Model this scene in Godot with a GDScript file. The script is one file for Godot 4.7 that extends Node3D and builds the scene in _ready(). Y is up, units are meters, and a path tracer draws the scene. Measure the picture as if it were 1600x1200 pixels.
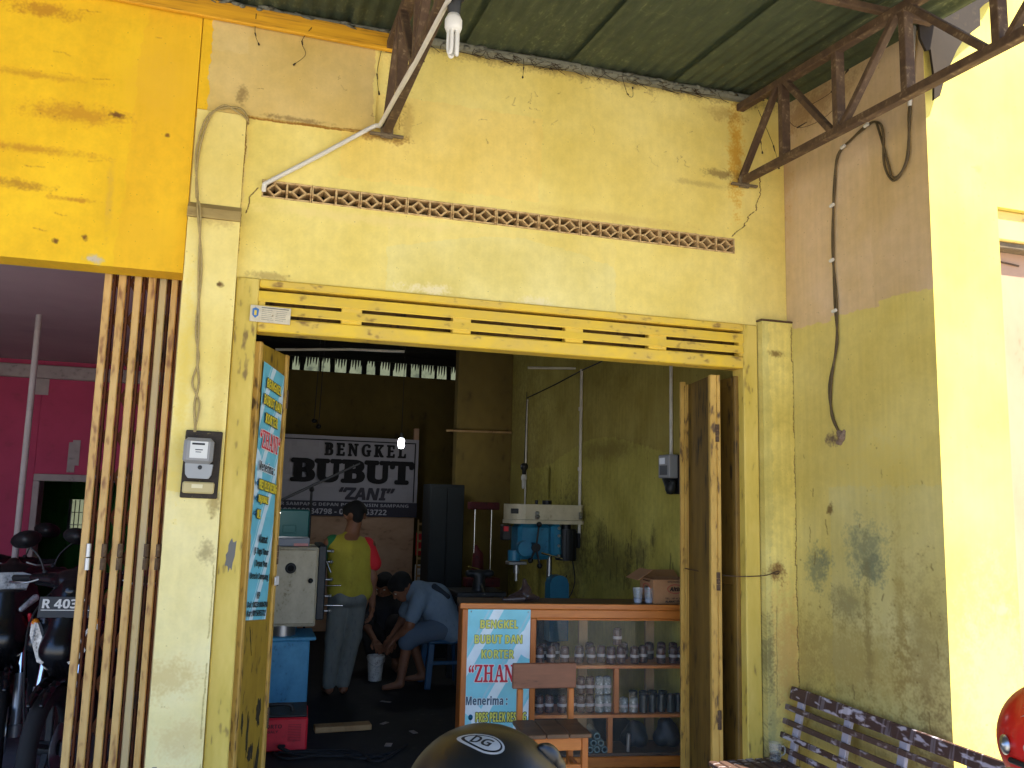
extends Node3D
# ---------------------------------------------------------------- helpers
var names := {}
var rng := RandomNumberGenerator.new()
var font_sans: SystemFont
var font_serif: SystemFont
var M := {}

func numbered(called: String) -> String:
	if not names.has(called):
		names[called] = 0
		return called
	names[called] += 1
	return "%s_%03d" % [called, names[called]]

func tag(o, label := "", category := "", group := "", kind := ""):
	if label != "": o.set_meta("label", label)
	if category != "": o.set_meta("category", category)
	if group != "": o.set_meta("group", group)
	if kind != "": o.set_meta("kind", kind)
	return o

func thing(called: String, label: String, category: String, at := Vector3.ZERO, turn := 0.0, group := "") -> Node3D:
	var o := Node3D.new()
	o.name = numbered(called)
	add_child(o, true)
	o.position = at
	o.rotation.y = turn
	tag(o, label, category, group)
	return o

func new_st() -> SurfaceTool:
	var st := SurfaceTool.new()
	st.begin(Mesh.PRIMITIVE_TRIANGLES)
	return st

func part(parent: Node, called: String, st: SurfaceTool, m: Material) -> MeshInstance3D:
	var o := MeshInstance3D.new()
	o.name = called
	st.index()
	o.mesh = st.commit()
	o.material_override = m
	parent.add_child(o, true)
	return o

func share(parent: Node, called: String, mesh: Mesh, m: Material, xf: Transform3D) -> MeshInstance3D:
	var o := MeshInstance3D.new()
	o.name = called
	o.mesh = mesh
	o.material_override = m
	o.transform = xf
	parent.add_child(o, true)
	return o

func lone(called: String, label: String, category: String, st: SurfaceTool, m: Material, group := "", kind := "") -> MeshInstance3D:
	var o := part(self, numbered(called), st, m)
	return tag(o, label, category, group, kind)

func dup(src: Node3D, at: Vector3, turn: float, label: String, called: String) -> Node3D:
	var c: Node3D = src.duplicate()
	c.name = numbered(called)
	add_child(c, true)
	c.position = at
	c.rotation.y = turn
	if label != "": c.set_meta("label", label)
	return c

# convex polygon with a given normal
func poly(st: SurfaceTool, pts: Array, n: Vector3, uvs: Array = []):
	var ccw: bool = (pts[1] - pts[0]).cross(pts[2] - pts[0]).dot(n) > 0.0
	for i in range(1, pts.size() - 1):
		var ids = [0, i + 1, i] if ccw else [0, i, i + 1]
		for k in ids:
			var p: Vector3 = pts[k]
			st.set_normal(n)
			if uvs.size() > 0:
				st.set_uv(uvs[k])
			else:
				st.set_uv(Vector2(p.x + p.z, p.y))
			st.add_vertex(p)

func tri3(st: SurfaceTool, p: Array, n: Array, uv: Array):
	var nn: Vector3 = n[0] + n[1] + n[2]
	var ccw: bool = (p[1] - p[0]).cross(p[2] - p[0]).dot(nn) > 0.0
	for k in ([0, 2, 1] if ccw else [0, 1, 2]):
		st.set_normal(n[k])
		st.set_uv(uv[k])
		st.add_vertex(p[k])

func quad4(st: SurfaceTool, p: Array, n: Array):
	var u = [Vector2(0, 0), Vector2(1, 0), Vector2(1, 1), Vector2(0, 1)]
	tri3(st, [p[0], p[1], p[2]], [n[0], n[1], n[2]], [u[0], u[1], u[2]])
	tri3(st, [p[0], p[2], p[3]], [n[0], n[2], n[3]], [u[0], u[2], u[3]])

# chamfered box
func cbox(st: SurfaceTool, c: Vector3, s: Vector3, b := 0.004, xf := Transform3D.IDENTITY):
	var h := s * 0.5
	b = min(b, min(h.x, min(h.y, h.z)) * 0.6)
	var g := func(sx, sy, sz, ax):
		var v := Vector3(sx * (h.x - (0.0 if ax == 0 else b)), sy * (h.y - (0.0 if ax == 1 else b)), sz * (h.z - (0.0 if ax == 2 else b)))
		return xf * (c + v)
	var bs := xf.basis
	for s1 in [-1, 1]:
		poly(st, [g.call(s1, -1, -1, 0), g.call(s1, 1, -1, 0), g.call(s1, 1, 1, 0), g.call(s1, -1, 1, 0)], (bs * Vector3(s1, 0, 0)).normalized())
		poly(st, [g.call(-1, s1, -1, 1), g.call(1, s1, -1, 1), g.call(1, s1, 1, 1), g.call(-1, s1, 1, 1)], (bs * Vector3(0, s1, 0)).normalized())
		poly(st, [g.call(-1, -1, s1, 2), g.call(1, -1, s1, 2), g.call(1, 1, s1, 2), g.call(-1, 1, s1, 2)], (bs * Vector3(0, 0, s1)).normalized())
	for s1 in [-1, 1]:
		for s2 in [-1, 1]:
			poly(st, [g.call(s1, s2, -1, 0), g.call(s1, s2, 1, 0), g.call(s1, s2, 1, 1), g.call(s1, s2, -1, 1)], (bs * Vector3(s1, s2, 0)).normalized())
			poly(st, [g.call(s1, -1, s2, 0), g.call(s1, 1, s2, 0), g.call(s1, 1, s2, 2), g.call(s1, -1, s2, 2)], (bs * Vector3(s1, 0, s2)).normalized())
			poly(st, [g.call(-1, s1, s2, 1), g.call(1, s1, s2, 1), g.call(1, s1, s2, 2), g.call(-1, s1, s2, 2)], (bs * Vector3(0, s1, s2)).normalized())
			for s3 in [-1, 1]:
				poly(st, [g.call(s1, s2, s3, 0), g.call(s1, s2, s3, 1), g.call(s1, s2, s3, 2)], (bs * Vector3(s1, s2, s3)).normalized())

# box between two corners
func bb(st: SurfaceTool, a: Vector3, b: Vector3, bev := 0.004):
	cbox(st, (a + b) * 0.5, (b - a).abs(), bev)

# square bar between two points
func bar(st: SurfaceTool, a: Vector3, b: Vector3, w: float, d: float, up := Vector3.UP, bev := 0.003):
	var z := (b - a).normalized()
	var x := up.cross(z)
	if x.length() < 0.01: x = Vector3.RIGHT.cross(z)
	x = x.normalized()
	var y := z.cross(x)
	cbox(st, Vector3.ZERO, Vector3(w, d, a.distance_to(b)), bev, Transform3D(Basis(x, y, z), (a + b) * 0.5))

func tube(st: SurfaceTool, pts: Array, r: float, n := 8, r2 := -1.0):
	var rings := []
	var nors := []
	var prev := Vector3.ZERO
	for i in pts.size():
		var t: Vector3
		if i == 0: t = pts[1] - pts[0]
		elif i == pts.size() - 1: t = pts[i] - pts[i - 1]
		else: t = (pts[i + 1] - pts[i]).normalized() + (pts[i] - pts[i - 1]).normalized()
		t = t.normalized()
		if prev == Vector3.ZERO:
			prev = t.cross(Vector3.UP if abs(t.y) < 0.9 else Vector3.RIGHT).normalized()
		prev = (prev - t * prev.dot(t)).normalized()
		var q := t.cross(prev)
		var ring := []
		var nn := []
		var rr: float = r if r2 < 0 else lerp(r, r2, float(i) / (pts.size() - 1))
		for k in n:
			var a := TAU * k / n
			var d := prev * cos(a) + q * sin(a)
			ring.append(pts[i] + d * rr)
			nn.append(d)
		rings.append(ring); nors.append(nn)
	for i in rings.size() - 1:
		for k in n:
			var k2 := (k + 1) % n
			quad4(st, [rings[i][k], rings[i][k2], rings[i + 1][k2], rings[i + 1][k]], [nors[i][k], nors[i][k2], nors[i + 1][k2], nors[i + 1][k]])
	poly(st, rings[0], (pts[0] - pts[1]).normalized())
	poly(st, rings[-1], (pts[-1] - pts[-2]).normalized())

func cyl(st: SurfaceTool, a: Vector3, b: Vector3, r: float, n := 16, r2 := -1.0):
	tube(st, [a, b], r, n, r if r2 < 0 else r2)

# profile of (radius, height)
func lathe(st: SurfaceTool, prof: Array, n := 20, xf := Transform3D.IDENTITY, smooth := true):
	var m := prof.size()
	var pn := []
	for i in m:
		var d: Vector2
		if smooth:
			d = prof[min(i + 1, m - 1)] - prof[max(i - 1, 0)]
		else:
			d = prof[min(i + 1, m - 1)] - prof[min(i, m - 2)]
		pn.append(Vector2(d.y, -d.x).normalized())
	for i in m - 1:
		var d2: Vector2 = prof[i + 1] - prof[i]
		var fn := Vector2(d2.y, -d2.x).normalized()
		for k in n:
			var p := []
			var nn := []
			for q in [[i, k], [i, k + 1], [i + 1, k + 1], [i + 1, k]]:
				var a: float = TAU * q[1] / n
				var pr: Vector2 = prof[q[0]]
				var nr: Vector2 = pn[q[0]] if smooth else fn
				p.append(xf * Vector3(pr.x * cos(a), pr.y, pr.x * sin(a)))
				nn.append((xf.basis * Vector3(nr.x * cos(a), nr.y, nr.x * sin(a))).normalized())
			quad4(st, p, nn)

func ball(st: SurfaceTool, c: Vector3, r: Vector3, basis := Basis.IDENTITY, n := 14):
	var prof := []
	for i in 9:
		var a := -PI / 2 + PI * i / 8
		prof.append(Vector2(max(cos(a), 0.001), sin(a)))
	lathe(st, prof, n, Transform3D(basis * Basis.from_scale(r), c))

# outline in x,y pushed along z from 0 to depth
func prism(st: SurfaceTool, pts: PackedVector2Array, depth: float, xf := Transform3D.IDENTITY):
	var ids := Geometry2D.triangulate_polygon(pts)
	var nz := (xf.basis * Vector3(0, 0, 1)).normalized()
	for i in range(0, ids.size(), 3):
		for s in [0.0, depth]:
			var t := []
			for k in 3:
				t.append(xf * Vector3(pts[ids[i + k]].x, pts[ids[i + k]].y, s))
			poly(st, t, nz if s == max(depth, 0.0) else -nz)
	var cw := Geometry2D.is_polygon_clockwise(pts)
	for i in pts.size():
		var a := pts[i]
		var b := pts[(i + 1) % pts.size()]
		var e := b - a
		var n2 := Vector2(e.y, -e.x).normalized() * (-1.0 if cw else 1.0)
		poly(st, [xf * Vector3(a.x, a.y, 0), xf * Vector3(b.x, b.y, 0), xf * Vector3(b.x, b.y, depth), xf * Vector3(a.x, a.y, depth)], (xf.basis * Vector3(n2.x, n2.y, 0)).normalized())

func spline(pts: Array, steps := 6) -> Array:
	var out := []
	for i in pts.size() - 1:
		var p0: Vector3 = pts[max(i - 1, 0)]
		var p1: Vector3 = pts[i]
		var p2: Vector3 = pts[i + 1]
		var p3: Vector3 = pts[min(i + 2, pts.size() - 1)]
		for k in steps:
			out.append(p1.cubic_interpolate(p2, p0, p3, float(k) / steps))
	out.append(pts[-1])
	return out

# ---------------------------------------------------------------- smooth bodies
# bones: [a, b, radius a, radius b]
func nets(st: SurfaceTool, bones: Array, cell: float, k: float, xf := Transform3D.IDENTITY):
	var lo := Vector3.ONE * 1e9
	var hi := -lo
	for b in bones:
		var r: float = max(b[2], b[3])
		lo = lo.min(b[0] - Vector3.ONE * r).min(b[1] - Vector3.ONE * r)
		hi = hi.max(b[0] + Vector3.ONE * r).max(b[1] + Vector3.ONE * r)
	lo -= Vector3.ONE * (cell * 3 + k * 0.3)
	hi += Vector3.ONE * (cell * 3 + k * 0.3)
	var nx := int((hi.x - lo.x) / cell) + 1
	var ny := int((hi.y - lo.y) / cell) + 1
	var nz := int((hi.z - lo.z) / cell) + 1
	var f := PackedFloat32Array()
	f.resize(nx * ny * nz)
	f.fill(1.0)
	var sy := nx
	var sz := nx * ny
	for b in bones:
		var a: Vector3 = b[0]
		var e: Vector3 = b[1] - b[0]
		var ee: float = max(e.length_squared(), 1e-9)
		var ra: float = b[2]
		var rb: float = b[3]
		var m: float = max(ra, rb) + k + cell * 2.5
		var l: Vector3 = (a.min(b[1]) - Vector3.ONE * m - lo) / cell
		var h: Vector3 = (a.max(b[1]) + Vector3.ONE * m - lo) / cell
		for z in range(max(0, int(l.z)), min(nz, int(h.z) + 2)):
			for y in range(max(0, int(l.y)), min(ny, int(h.y) + 2)):
				for x in range(max(0, int(l.x)), min(nx, int(h.x) + 2)):
					var pa := Vector3(lo.x + x * cell, lo.y + y * cell, lo.z + z * cell) - a
					var t := clampf(pa.dot(e) / ee, 0.0, 1.0)
					var d := (pa - e * t).length() - lerpf(ra, rb, t)
					var i := x + y * sy + z * sz
					var o := f[i]
					var q := k - absf(d - o)
					f[i] = minf(d, o) - (q * q / (4.0 * k) if q > 0.0 else 0.0)
	var id := PackedInt32Array()
	id.resize(nx * ny * nz)
	id.fill(-1)
	var vs := []
	var ns := []
	var offs := [0, 1, sy, sy + 1, sz, sz + 1, sz + sy, sz + sy + 1]
	var edges := [[0, 1], [2, 3], [4, 5], [6, 7], [0, 2], [1, 3], [4, 6], [5, 7], [0, 4], [1, 5], [2, 6], [3, 7]]
	for z in nz - 1:
		for y in ny - 1:
			for x in nx - 1:
				var i := x + y * sy + z * sz
				if absf(f[i]) > cell * 2.0: continue
				var c := []
				var neg := 0
				for o in offs:
					var v := f[i + o]
					c.append(v)
					if v < 0.0: neg += 1
				if neg == 0 or neg == 8: continue
				var p := Vector3.ZERO
				var cnt := 0
				for e in edges:
					var va: float = c[e[0]]
					var vb: float = c[e[1]]
					if (va < 0.0) != (vb < 0.0):
						var t := va / (va - vb)
						var q0 := Vector3(e[0] & 1, (e[0] >> 1) & 1, e[0] >> 2)
						var q1 := Vector3(e[1] & 1, (e[1] >> 1) & 1, e[1] >> 2)
						p += q0.lerp(q1, t)
						cnt += 1
				p /= cnt
				id[i] = vs.size()
				vs.append(xf * (lo + (Vector3(x, y, z) + p) * cell))
				var g := Vector3(c[1] + c[3] + c[5] + c[7] - c[0] - c[2] - c[4] - c[6], c[2] + c[3] + c[6] + c[7] - c[0] - c[1] - c[4] - c[5], c[4] + c[5] + c[6] + c[7] - c[0] - c[1] - c[2] - c[3])
				ns.append((xf.basis * g).normalized())
	for z in range(1, nz - 1):
		for y in range(1, ny - 1):
			for x in range(1, nx - 1):
				var i := x + y * sy + z * sz
				if id[i] < 0: continue
				var inside := f[i] < 0.0
				for ax in 3:
					var st1 = [1, sy, sz][ax]
					if (f[i + st1] < 0.0) == inside: continue
					var u = [sy, sz, 1][ax]
					var w = [sz, 1, sy][ax]
					var q := [id[i], id[i - u], id[i - u - w], id[i - w]]
					if q.min() < 0: continue
					if not inside: q.reverse()
					quad4(st, [vs[q[0]], vs[q[1]], vs[q[2]], vs[q[3]]], [ns[q[0]], ns[q[1]], ns[q[2]], ns[q[3]]])

# ---------------------------------------------------------------- materials
func rgb(r: float, g: float, b: float) -> Color:
	return Color(r / 255.0, g / 255.0, b / 255.0)

func mat(c: Color, rough := 0.7, metal := 0.0) -> StandardMaterial3D:
	var m := StandardMaterial3D.new()
	m.albedo_color = c
	m.roughness = rough
	m.metallic = metal
	return m

# mottled material from layered noise; stretch > 1 drags the grain along y (or x)
func grain(a: Color, b: Color, c: Color, scale: float, rough := 0.75, stretch := Vector2.ONE, metal := 0.0, seed := 1, spots := 0.35, size := 192, sharp := 1.9) -> StandardMaterial3D:
	var n1 := FastNoiseLite.new()
	n1.seed = seed; n1.frequency = 0.02; n1.fractal_octaves = 4
	var n2 := FastNoiseLite.new()
	n2.seed = seed + 7; n2.frequency = 0.09; n2.fractal_octaves = 3
	var im := Image.create(size, size, false, Image.FORMAT_RGB8)
	for y in size:
		for x in size:
			# blend with the shifted field to make the tile seamless
			var fx := float(x) / size
			var fy := float(y) / size
			var ax := x * stretch.x
			var ay := y * stretch.y
			var bx := (x - size) * stretch.x
			var by := (y - size) * stretch.y
			var v := lerpf(lerpf(n1.get_noise_2d(ax, ay), n1.get_noise_2d(bx, ay), fx), lerpf(n1.get_noise_2d(ax, by), n1.get_noise_2d(bx, by), fx), fy)
			var w := lerpf(lerpf(n2.get_noise_2d(ax, ay), n2.get_noise_2d(bx, ay), fx), lerpf(n2.get_noise_2d(ax, by), n2.get_noise_2d(bx, by), fx), fy)
			var col := a.lerp(b, clampf(0.5 + v * 1.3 + w * 0.5, 0, 1))
			col = col.lerp(c, clampf((w * 1.2 + v * 0.8 - spots) * sharp, 0, 0.85 if sharp < 3.0 else 1.0))
			im.set_pixel(x, y, col)
	im.generate_mipmaps()
	var m := mat(Color.WHITE, rough, metal)
	m.albedo_texture = ImageTexture.create_from_image(im)
	m.uv1_triplanar = true
	m.uv1_scale = Vector3.ONE * scale
	return m

func glow(c: Color, e: float) -> StandardMaterial3D:
	var m := mat(c, 0.4)
	m.emission_enabled = true
	m.emission = c
	m.emission_energy_multiplier = e
	return m

func glass(c: Color, alpha: float, rough := 0.02) -> StandardMaterial3D:
	var m := mat(Color(c.r, c.g, c.b, alpha), rough)
	m.transparency = BaseMaterial3D.TRANSPARENCY_ALPHA
	return m

func tex_mat(im: Image, rough := 0.85) -> StandardMaterial3D:
	im.generate_mipmaps()
	var m := mat(Color.WHITE, rough)
	m.albedo_texture = ImageTexture.create_from_image(im)
	return m

# plaster picture over the rectangle r (metres); col(x, y) gives the paint, blots are stains [x, y, rx, ry, colour, strength]
func plaster(r: Rect2, ppm: float, col: Callable, blots: Array, seed: int, rough_amt := 0.05, streak := 0.04) -> Image:
	var w := int(r.size.x * ppm)
	var h := int(r.size.y * ppm)
	var im := Image.create(w, h, false, Image.FORMAT_RGB8)
	var n1 := FastNoiseLite.new(); n1.seed = seed; n1.frequency = 1.7; n1.fractal_octaves = 4
	var n2 := FastNoiseLite.new(); n2.seed = seed + 3; n2.frequency = 14.0; n2.fractal_octaves = 3
	var n3 := FastNoiseLite.new(); n3.seed = seed + 5; n3.frequency = 60.0; n3.fractal_octaves = 2
	for j in h:
		var y := r.position.y + r.size.y * (1.0 - (j + 0.5) / h)
		for i in w:
			var x := r.position.x + r.size.x * (i + 0.5) / w
			var a := n1.get_noise_2d(x, y)
			var b := n2.get_noise_2d(x, y)
			var s := n2.get_noise_2d(x * 2.2, y * 0.12 + 40.0)
			var t := n3.get_noise_2d(x, y)
			var c: Color = col.call(x + b * 0.012 + a * 0.02, y + b * 0.012)
			var g := 1.0 + a * rough_amt * 2.0 + b * rough_amt + s * streak + t * rough_amt * 0.5
			c = Color(c.r * g, c.g * g * (1.0 + a * 0.02), c.b * (g + a * 0.14))
			for q in blots:
				var dx: float = (x - q[0]) / q[2]
				var dy: float = (y - q[1]) / q[3]
				var d := dx * dx + dy * dy
				if d < 2.2:
					var k := clampf((1.1 - sqrt(d)) * 1.2 + b * 0.7 + t * 0.5, 0.0, 1.0) * float(q[5])
					c = c.lerp(q[4], k)
			if t > 0.66 and b > 0.32:
				c = c.darkened(0.2)
			im.set_pixel(i, j, c)
	return im

func mark_or_shade_line(im: Image, r: Rect2, pts: Array, c: Color, width := 1.0, jit := 0.006, strength := 0.85):
	var w := im.get_width()
	var h := im.get_height()
	for s in pts.size() - 1:
		var a: Vector2 = pts[s]
		var b: Vector2 = pts[s + 1]
		var steps := int(a.distance_to(b) * w / r.size.x * 1.5) + 2
		var wob := 0.0
		for k in steps:
			var p := a.lerp(b, float(k) / steps)
			wob = clampf(wob + rng.randf_range(-1, 1) * jit * 0.35, -jit, jit)
			var px := (p.x + wob - r.position.x) / r.size.x * w
			var py := (1.0 - (p.y + wob * 0.5 - r.position.y) / r.size.y) * h
			var ww := width * rng.randf_range(0.5, 1.2)
			for dy in range(-2, 3):
				for dx in range(-2, 3):
					var ix := int(px) + dx
					var iy := int(py) + dy
					if ix < 0 or iy < 0 or ix >= w or iy >= h: continue
					var d := Vector2(ix + 0.5 - px, iy + 0.5 - py).length()
					var al := clampf(ww - d + 0.5, 0, 1) * strength
					if al > 0: im.set_pixel(ix, iy, im.get_pixel(ix, iy).lerp(c, al))

# rectangle lying in z = const with the wall picture on it
func wall_rect(st: SurfaceTool, r: Rect2, x0: float, x1: float, y0: float, y1: float, z: float):
	var u := func(x, y): return Vector2((x - r.position.x) / r.size.x, 1.0 - (y - r.position.y) / r.size.y)
	poly(st, [Vector3(x0, y0, z), Vector3(x1, y0, z), Vector3(x1, y1, z), Vector3(x0, y1, z)], Vector3(0, 0, 1), [u.call(x0, y0), u.call(x1, y0), u.call(x1, y1), u.call(x0, y1)])

# a box that carries the wall picture r on all sides (by x, y of its corners)
func wall_box(st: SurfaceTool, r: Rect2, a: Vector3, b: Vector3, skip_front := false):
	var u := func(p: Vector3): return Vector2((p.x + p.z * 0.3 - r.position.x) / r.size.x, 1.0 - (p.y + p.z * 0.3 - r.position.y) / r.size.y)
	if not skip_front: wall_rect(st, r, a.x, b.x, a.y, b.y, b.z)
	var f := func(p, n): poly(st, p, n, [u.call(p[0]), u.call(p[1]), u.call(p[2]), u.call(p[3])])
	for x in [a.x, b.x]:
		f.call([Vector3(x, a.y, a.z), Vector3(x, b.y, a.z), Vector3(x, b.y, b.z), Vector3(x, a.y, b.z)], Vector3(-1 if x == a.x else 1, 0, 0))
	for y in [a.y, b.y]:
		f.call([Vector3(a.x, y, a.z), Vector3(b.x, y, a.z), Vector3(b.x, y, b.z), Vector3(a.x, y, b.z)], Vector3(0, -1 if y == a.y else 1, 0))
	f.call([Vector3(a.x, a.y, a.z), Vector3(b.x, a.y, a.z), Vector3(b.x, b.y, a.z), Vector3(a.x, b.y, a.z)], Vector3(0, 0, -1))

# ---------------------------------------------------------------- lettering
func letters(parent: Node, called: String, s: String, serif: bool, at: Transform3D, w: float, h: float, m: Material, fat := 0.0, z := 0.0015) -> MeshInstance3D:
	var tm := TextMesh.new()
	tm.font = font_serif if serif else font_sans
	tm.text = s
	tm.font_size = 48
	tm.pixel_size = 0.01
	tm.depth = 0.02
	tm.curve_step = 2.0
	var bx := tm.get_aabb()
	var sc := Vector3(w / bx.size.x, h / bx.size.y, 0.02)
	var st := new_st()
	var c := bx.get_center()
	var offs := [Vector2.ZERO]
	if fat > 0.0:
		offs = []
		for k in 8: offs.append(Vector2(cos(TAU * k / 8), sin(TAU * k / 8)) * fat)
	var q := 0
	for o in offs:
		q += 1
		var x := Transform3D(Basis.from_scale(sc), Vector3(o.x - c.x * sc.x, o.y - c.y * sc.y, z + q * 0.00002))
		for i in tm.get_surface_count():
			st.append_from(tm, i, at * x)
	return part(parent, called, st, m)

func _ready():
	rng.seed = 20
	# ---------------- camera, sky, sun, exposure
	var cam := Camera3D.new()
	cam.name = "camera"
	cam.position = Vector3(0, 1.5, 3.9)
	cam.rotation_degrees = Vector3(7.726, -16.787, 1.405)
	cam.fov = 48.563
	cam.near = 0.02
	cam.far = 400.0
	add_child(cam)
	cam.current = true
	var sky_mat := ProceduralSkyMaterial.new()
	sky_mat.sky_top_color = Color(0.36, 0.55, 0.83)
	sky_mat.sky_horizon_color = Color(0.80, 0.86, 0.90)
	sky_mat.ground_bottom_color = Color(0.35, 0.32, 0.28)
	sky_mat.ground_horizon_color = Color(0.75, 0.76, 0.75)
	sky_mat.sky_energy_multiplier = 1.0
	var sky := Sky.new()
	sky.sky_material = sky_mat
	var env := Environment.new()
	env.background_mode = Environment.BG_SKY
	env.sky = sky
	env.tonemap_mode = Environment.TONE_MAPPER_LINEAR
	env.tonemap_exposure = 3.85
	env.sdfgi_enabled = true
	env.ssao_enabled = true
	env.ssil_enabled = true
	var we := WorldEnvironment.new()
	we.name = "environment"
	we.environment = env
	add_child(we)
	var sun := DirectionalLight3D.new()
	sun.name = "sun"
	sun.light_energy = 1.3
	sun.light_color = Color(1.0, 0.96, 0.88)
	sun.light_angular_distance = 0.5
	sun.shadow_enabled = true
	add_child(sun)
	sun.look_at_from_position(Vector3(0.25, 1.0, 0.55), Vector3.ZERO)

	font_sans = SystemFont.new()
	font_sans.font_names = PackedStringArray(["Droid Sans"])
	font_sans.font_weight = 700
	font_serif = SystemFont.new()
	font_serif.font_names = PackedStringArray(["Droid Serif"])
	font_serif.font_weight = 700

	materials()
	setting()
	shop_front()
	roof()
	doors()
	left_shop()
	room()
	machines()
	counter()
	people()
	yard()

func materials():
	M.black = mat(rgb(22, 22, 23), 0.5)
	M.rubber = mat(rgb(26, 26, 27), 0.85)
	M.gloss_black = mat(rgb(16, 16, 18), 0.26)
	M.dusty_black = grain(rgb(13, 16, 18), rgb(18, 20, 22), rgb(50, 50, 48), 6.0, 0.42, Vector2(1, 1), 0.0, 171, 0.5, 256)
	M.white = mat(rgb(215, 212, 205), 0.55)
	M.conduit = grain(rgb(205, 198, 186), rgb(225, 220, 208), rgb(150, 138, 118), 3.0, 0.5, Vector2(1, 1), 0.0, 4, 0.6, 96)
	M.steel = mat(rgb(170, 172, 174), 0.32, 0.9)
	M.chrome = mat(rgb(205, 207, 210), 0.12, 1.0)
	M.lens = grain(rgb(196, 200, 204), rgb(130, 134, 138), rgb(60, 62, 66), 9.0, 0.15, Vector2(1, 1), 0.15, 172, 0.3, 96)
	M.amber = mat(rgb(225, 130, 30), 0.25)
	M.rust = grain(rgb(72, 52, 36), rgb(100, 78, 54), rgb(136, 116, 88), 4.0, 0.85, Vector2(1, 1), 0.0, 8, 0.3, 128)
	M.dust = grain(rgb(96, 82, 62), rgb(128, 112, 86), rgb(70, 54, 36), 5.0, 0.95, Vector2(1, 1), 0.0, 9, 0.3, 128)
	M.cable = grain(rgb(70, 56, 36), rgb(104, 88, 58), rgb(44, 34, 24), 9.0, 0.7, Vector2(1, 1), 0.0, 10, 0.3, 96)
	M.pale_cable = grain(rgb(150, 128, 78), rgb(186, 164, 106), rgb(100, 82, 50), 9.0, 0.7, Vector2(1, 1), 0.0, 11, 0.3, 96)
	M.web = mat(rgb(52, 38, 24), 0.95)
	M.vent = grain(rgb(216, 188, 134), rgb(190, 152, 100), rgb(112, 76, 44), 9.0, 0.9, Vector2(1, 1), 0.0, 12, 0.3, 128)
	M.roof = grain(rgb(54, 63, 43), rgb(76, 84, 55), rgb(122, 124, 88), 0.8, 0.9, Vector2(2.0, 0.6), 0.0, 13, 0.36, 448)
	M.mortar = grain(rgb(104, 104, 90), rgb(132, 130, 112), rgb(72, 70, 56), 4.0, 0.95, Vector2(1, 1), 0.0, 14, 0.3, 128)
	M.board = grain(rgb(232, 172, 30), rgb(206, 146, 24), rgb(150, 104, 26), 2.2, 0.7, Vector2(0.15, 2.0), 0.0, 15, 0.4, 192)
	M.frame = grain(rgb(232, 194, 56), rgb(214, 180, 76), rgb(132, 100, 44), 0.45, 0.6, Vector2(0.6, 1.0), 0.0, 16, 0.44, 512)
	M.post = grain(rgb(220, 194, 98), rgb(204, 178, 76), rgb(124, 100, 54), 0.45, 0.65, Vector2(1.4, 0.4), 0.0, 17, 0.44, 512)
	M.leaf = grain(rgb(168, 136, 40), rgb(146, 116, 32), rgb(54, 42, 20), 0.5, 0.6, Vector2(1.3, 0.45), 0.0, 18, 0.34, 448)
	M.leaf_shade = grain(rgb(130, 100, 36), rgb(104, 78, 26), rgb(38, 29, 14), 0.5, 0.65, Vector2(1.5, 0.3), 0.0, 19, 0.34, 384)  # leaf paint again, with the shade on the folded leaves put into the colour
	M.leaf_edge = grain(rgb(206, 166, 82), rgb(182, 142, 60), rgb(70, 50, 28), 0.5, 0.6, Vector2(1.3, 0.4), 0.0, 20, 0.3, 512)
	M.gate = grain(rgb(214, 176, 110), rgb(196, 152, 84), rgb(128, 82, 44), 0.5, 0.5, Vector2(1.6, 0.45), 0.0, 21, 0.2, 448)
	M.gate_worn = grain(rgb(186, 164, 126), rgb(200, 176, 120), rgb(142, 98, 58), 1.5, 0.5, Vector2(1.4, 0.3), 0.0, 22, 0.35, 192)
	M.gate_in = grain(rgb(120, 66, 26), rgb(90, 48, 20), rgb(40, 24, 14), 2.0, 0.8, Vector2(1.4, 0.4), 0.0, 23, 0.3, 128)
	M.concrete = grain(rgb(176, 168, 152), rgb(196, 188, 172), rgb(136, 128, 114), 0.35, 0.92, Vector2(1, 1), 0.0, 24, 0.35, 256)
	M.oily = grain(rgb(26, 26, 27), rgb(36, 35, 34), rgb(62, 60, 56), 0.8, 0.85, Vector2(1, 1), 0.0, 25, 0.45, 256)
	M.tiles = grain(rgb(104, 108, 112), rgb(124, 127, 130), rgb(80, 84, 88), 0.9, 0.6, Vector2(1, 1), 0.0, 26, 0.4, 192)
	M.magenta = grain(rgb(182, 68, 100), rgb(172, 64, 94), rgb(156, 62, 86), 0.5, 0.9, Vector2(1, 1), 0.0, 27, 0.45, 192)
	M.mauve = grain(rgb(178, 156, 160), rgb(168, 146, 150), rgb(154, 132, 138), 0.4, 0.9, Vector2(1, 1), 0.0, 28, 0.45, 128)
	M.grey_trim = grain(rgb(170, 160, 156), rgb(154, 144, 142), rgb(120, 112, 110), 2.0, 0.8, Vector2(1, 1), 0.0, 29, 0.4, 96)
	M.green_wall = grain(rgb(84, 168, 74), rgb(74, 152, 66), rgb(62, 130, 58), 0.6, 0.9, Vector2(1, 1), 0.0, 30, 0.4, 128)
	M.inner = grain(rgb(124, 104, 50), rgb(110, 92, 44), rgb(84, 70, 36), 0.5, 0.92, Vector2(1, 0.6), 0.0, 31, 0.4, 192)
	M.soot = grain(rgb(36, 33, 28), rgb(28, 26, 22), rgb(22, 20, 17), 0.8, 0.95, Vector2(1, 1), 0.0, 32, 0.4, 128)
	M.wood = grain(rgb(196, 116, 46), rgb(180, 100, 36), rgb(140, 74, 28), 1.8, 0.42, Vector2(2.2, 0.25), 0.0, 33, 0.42, 256)
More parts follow.
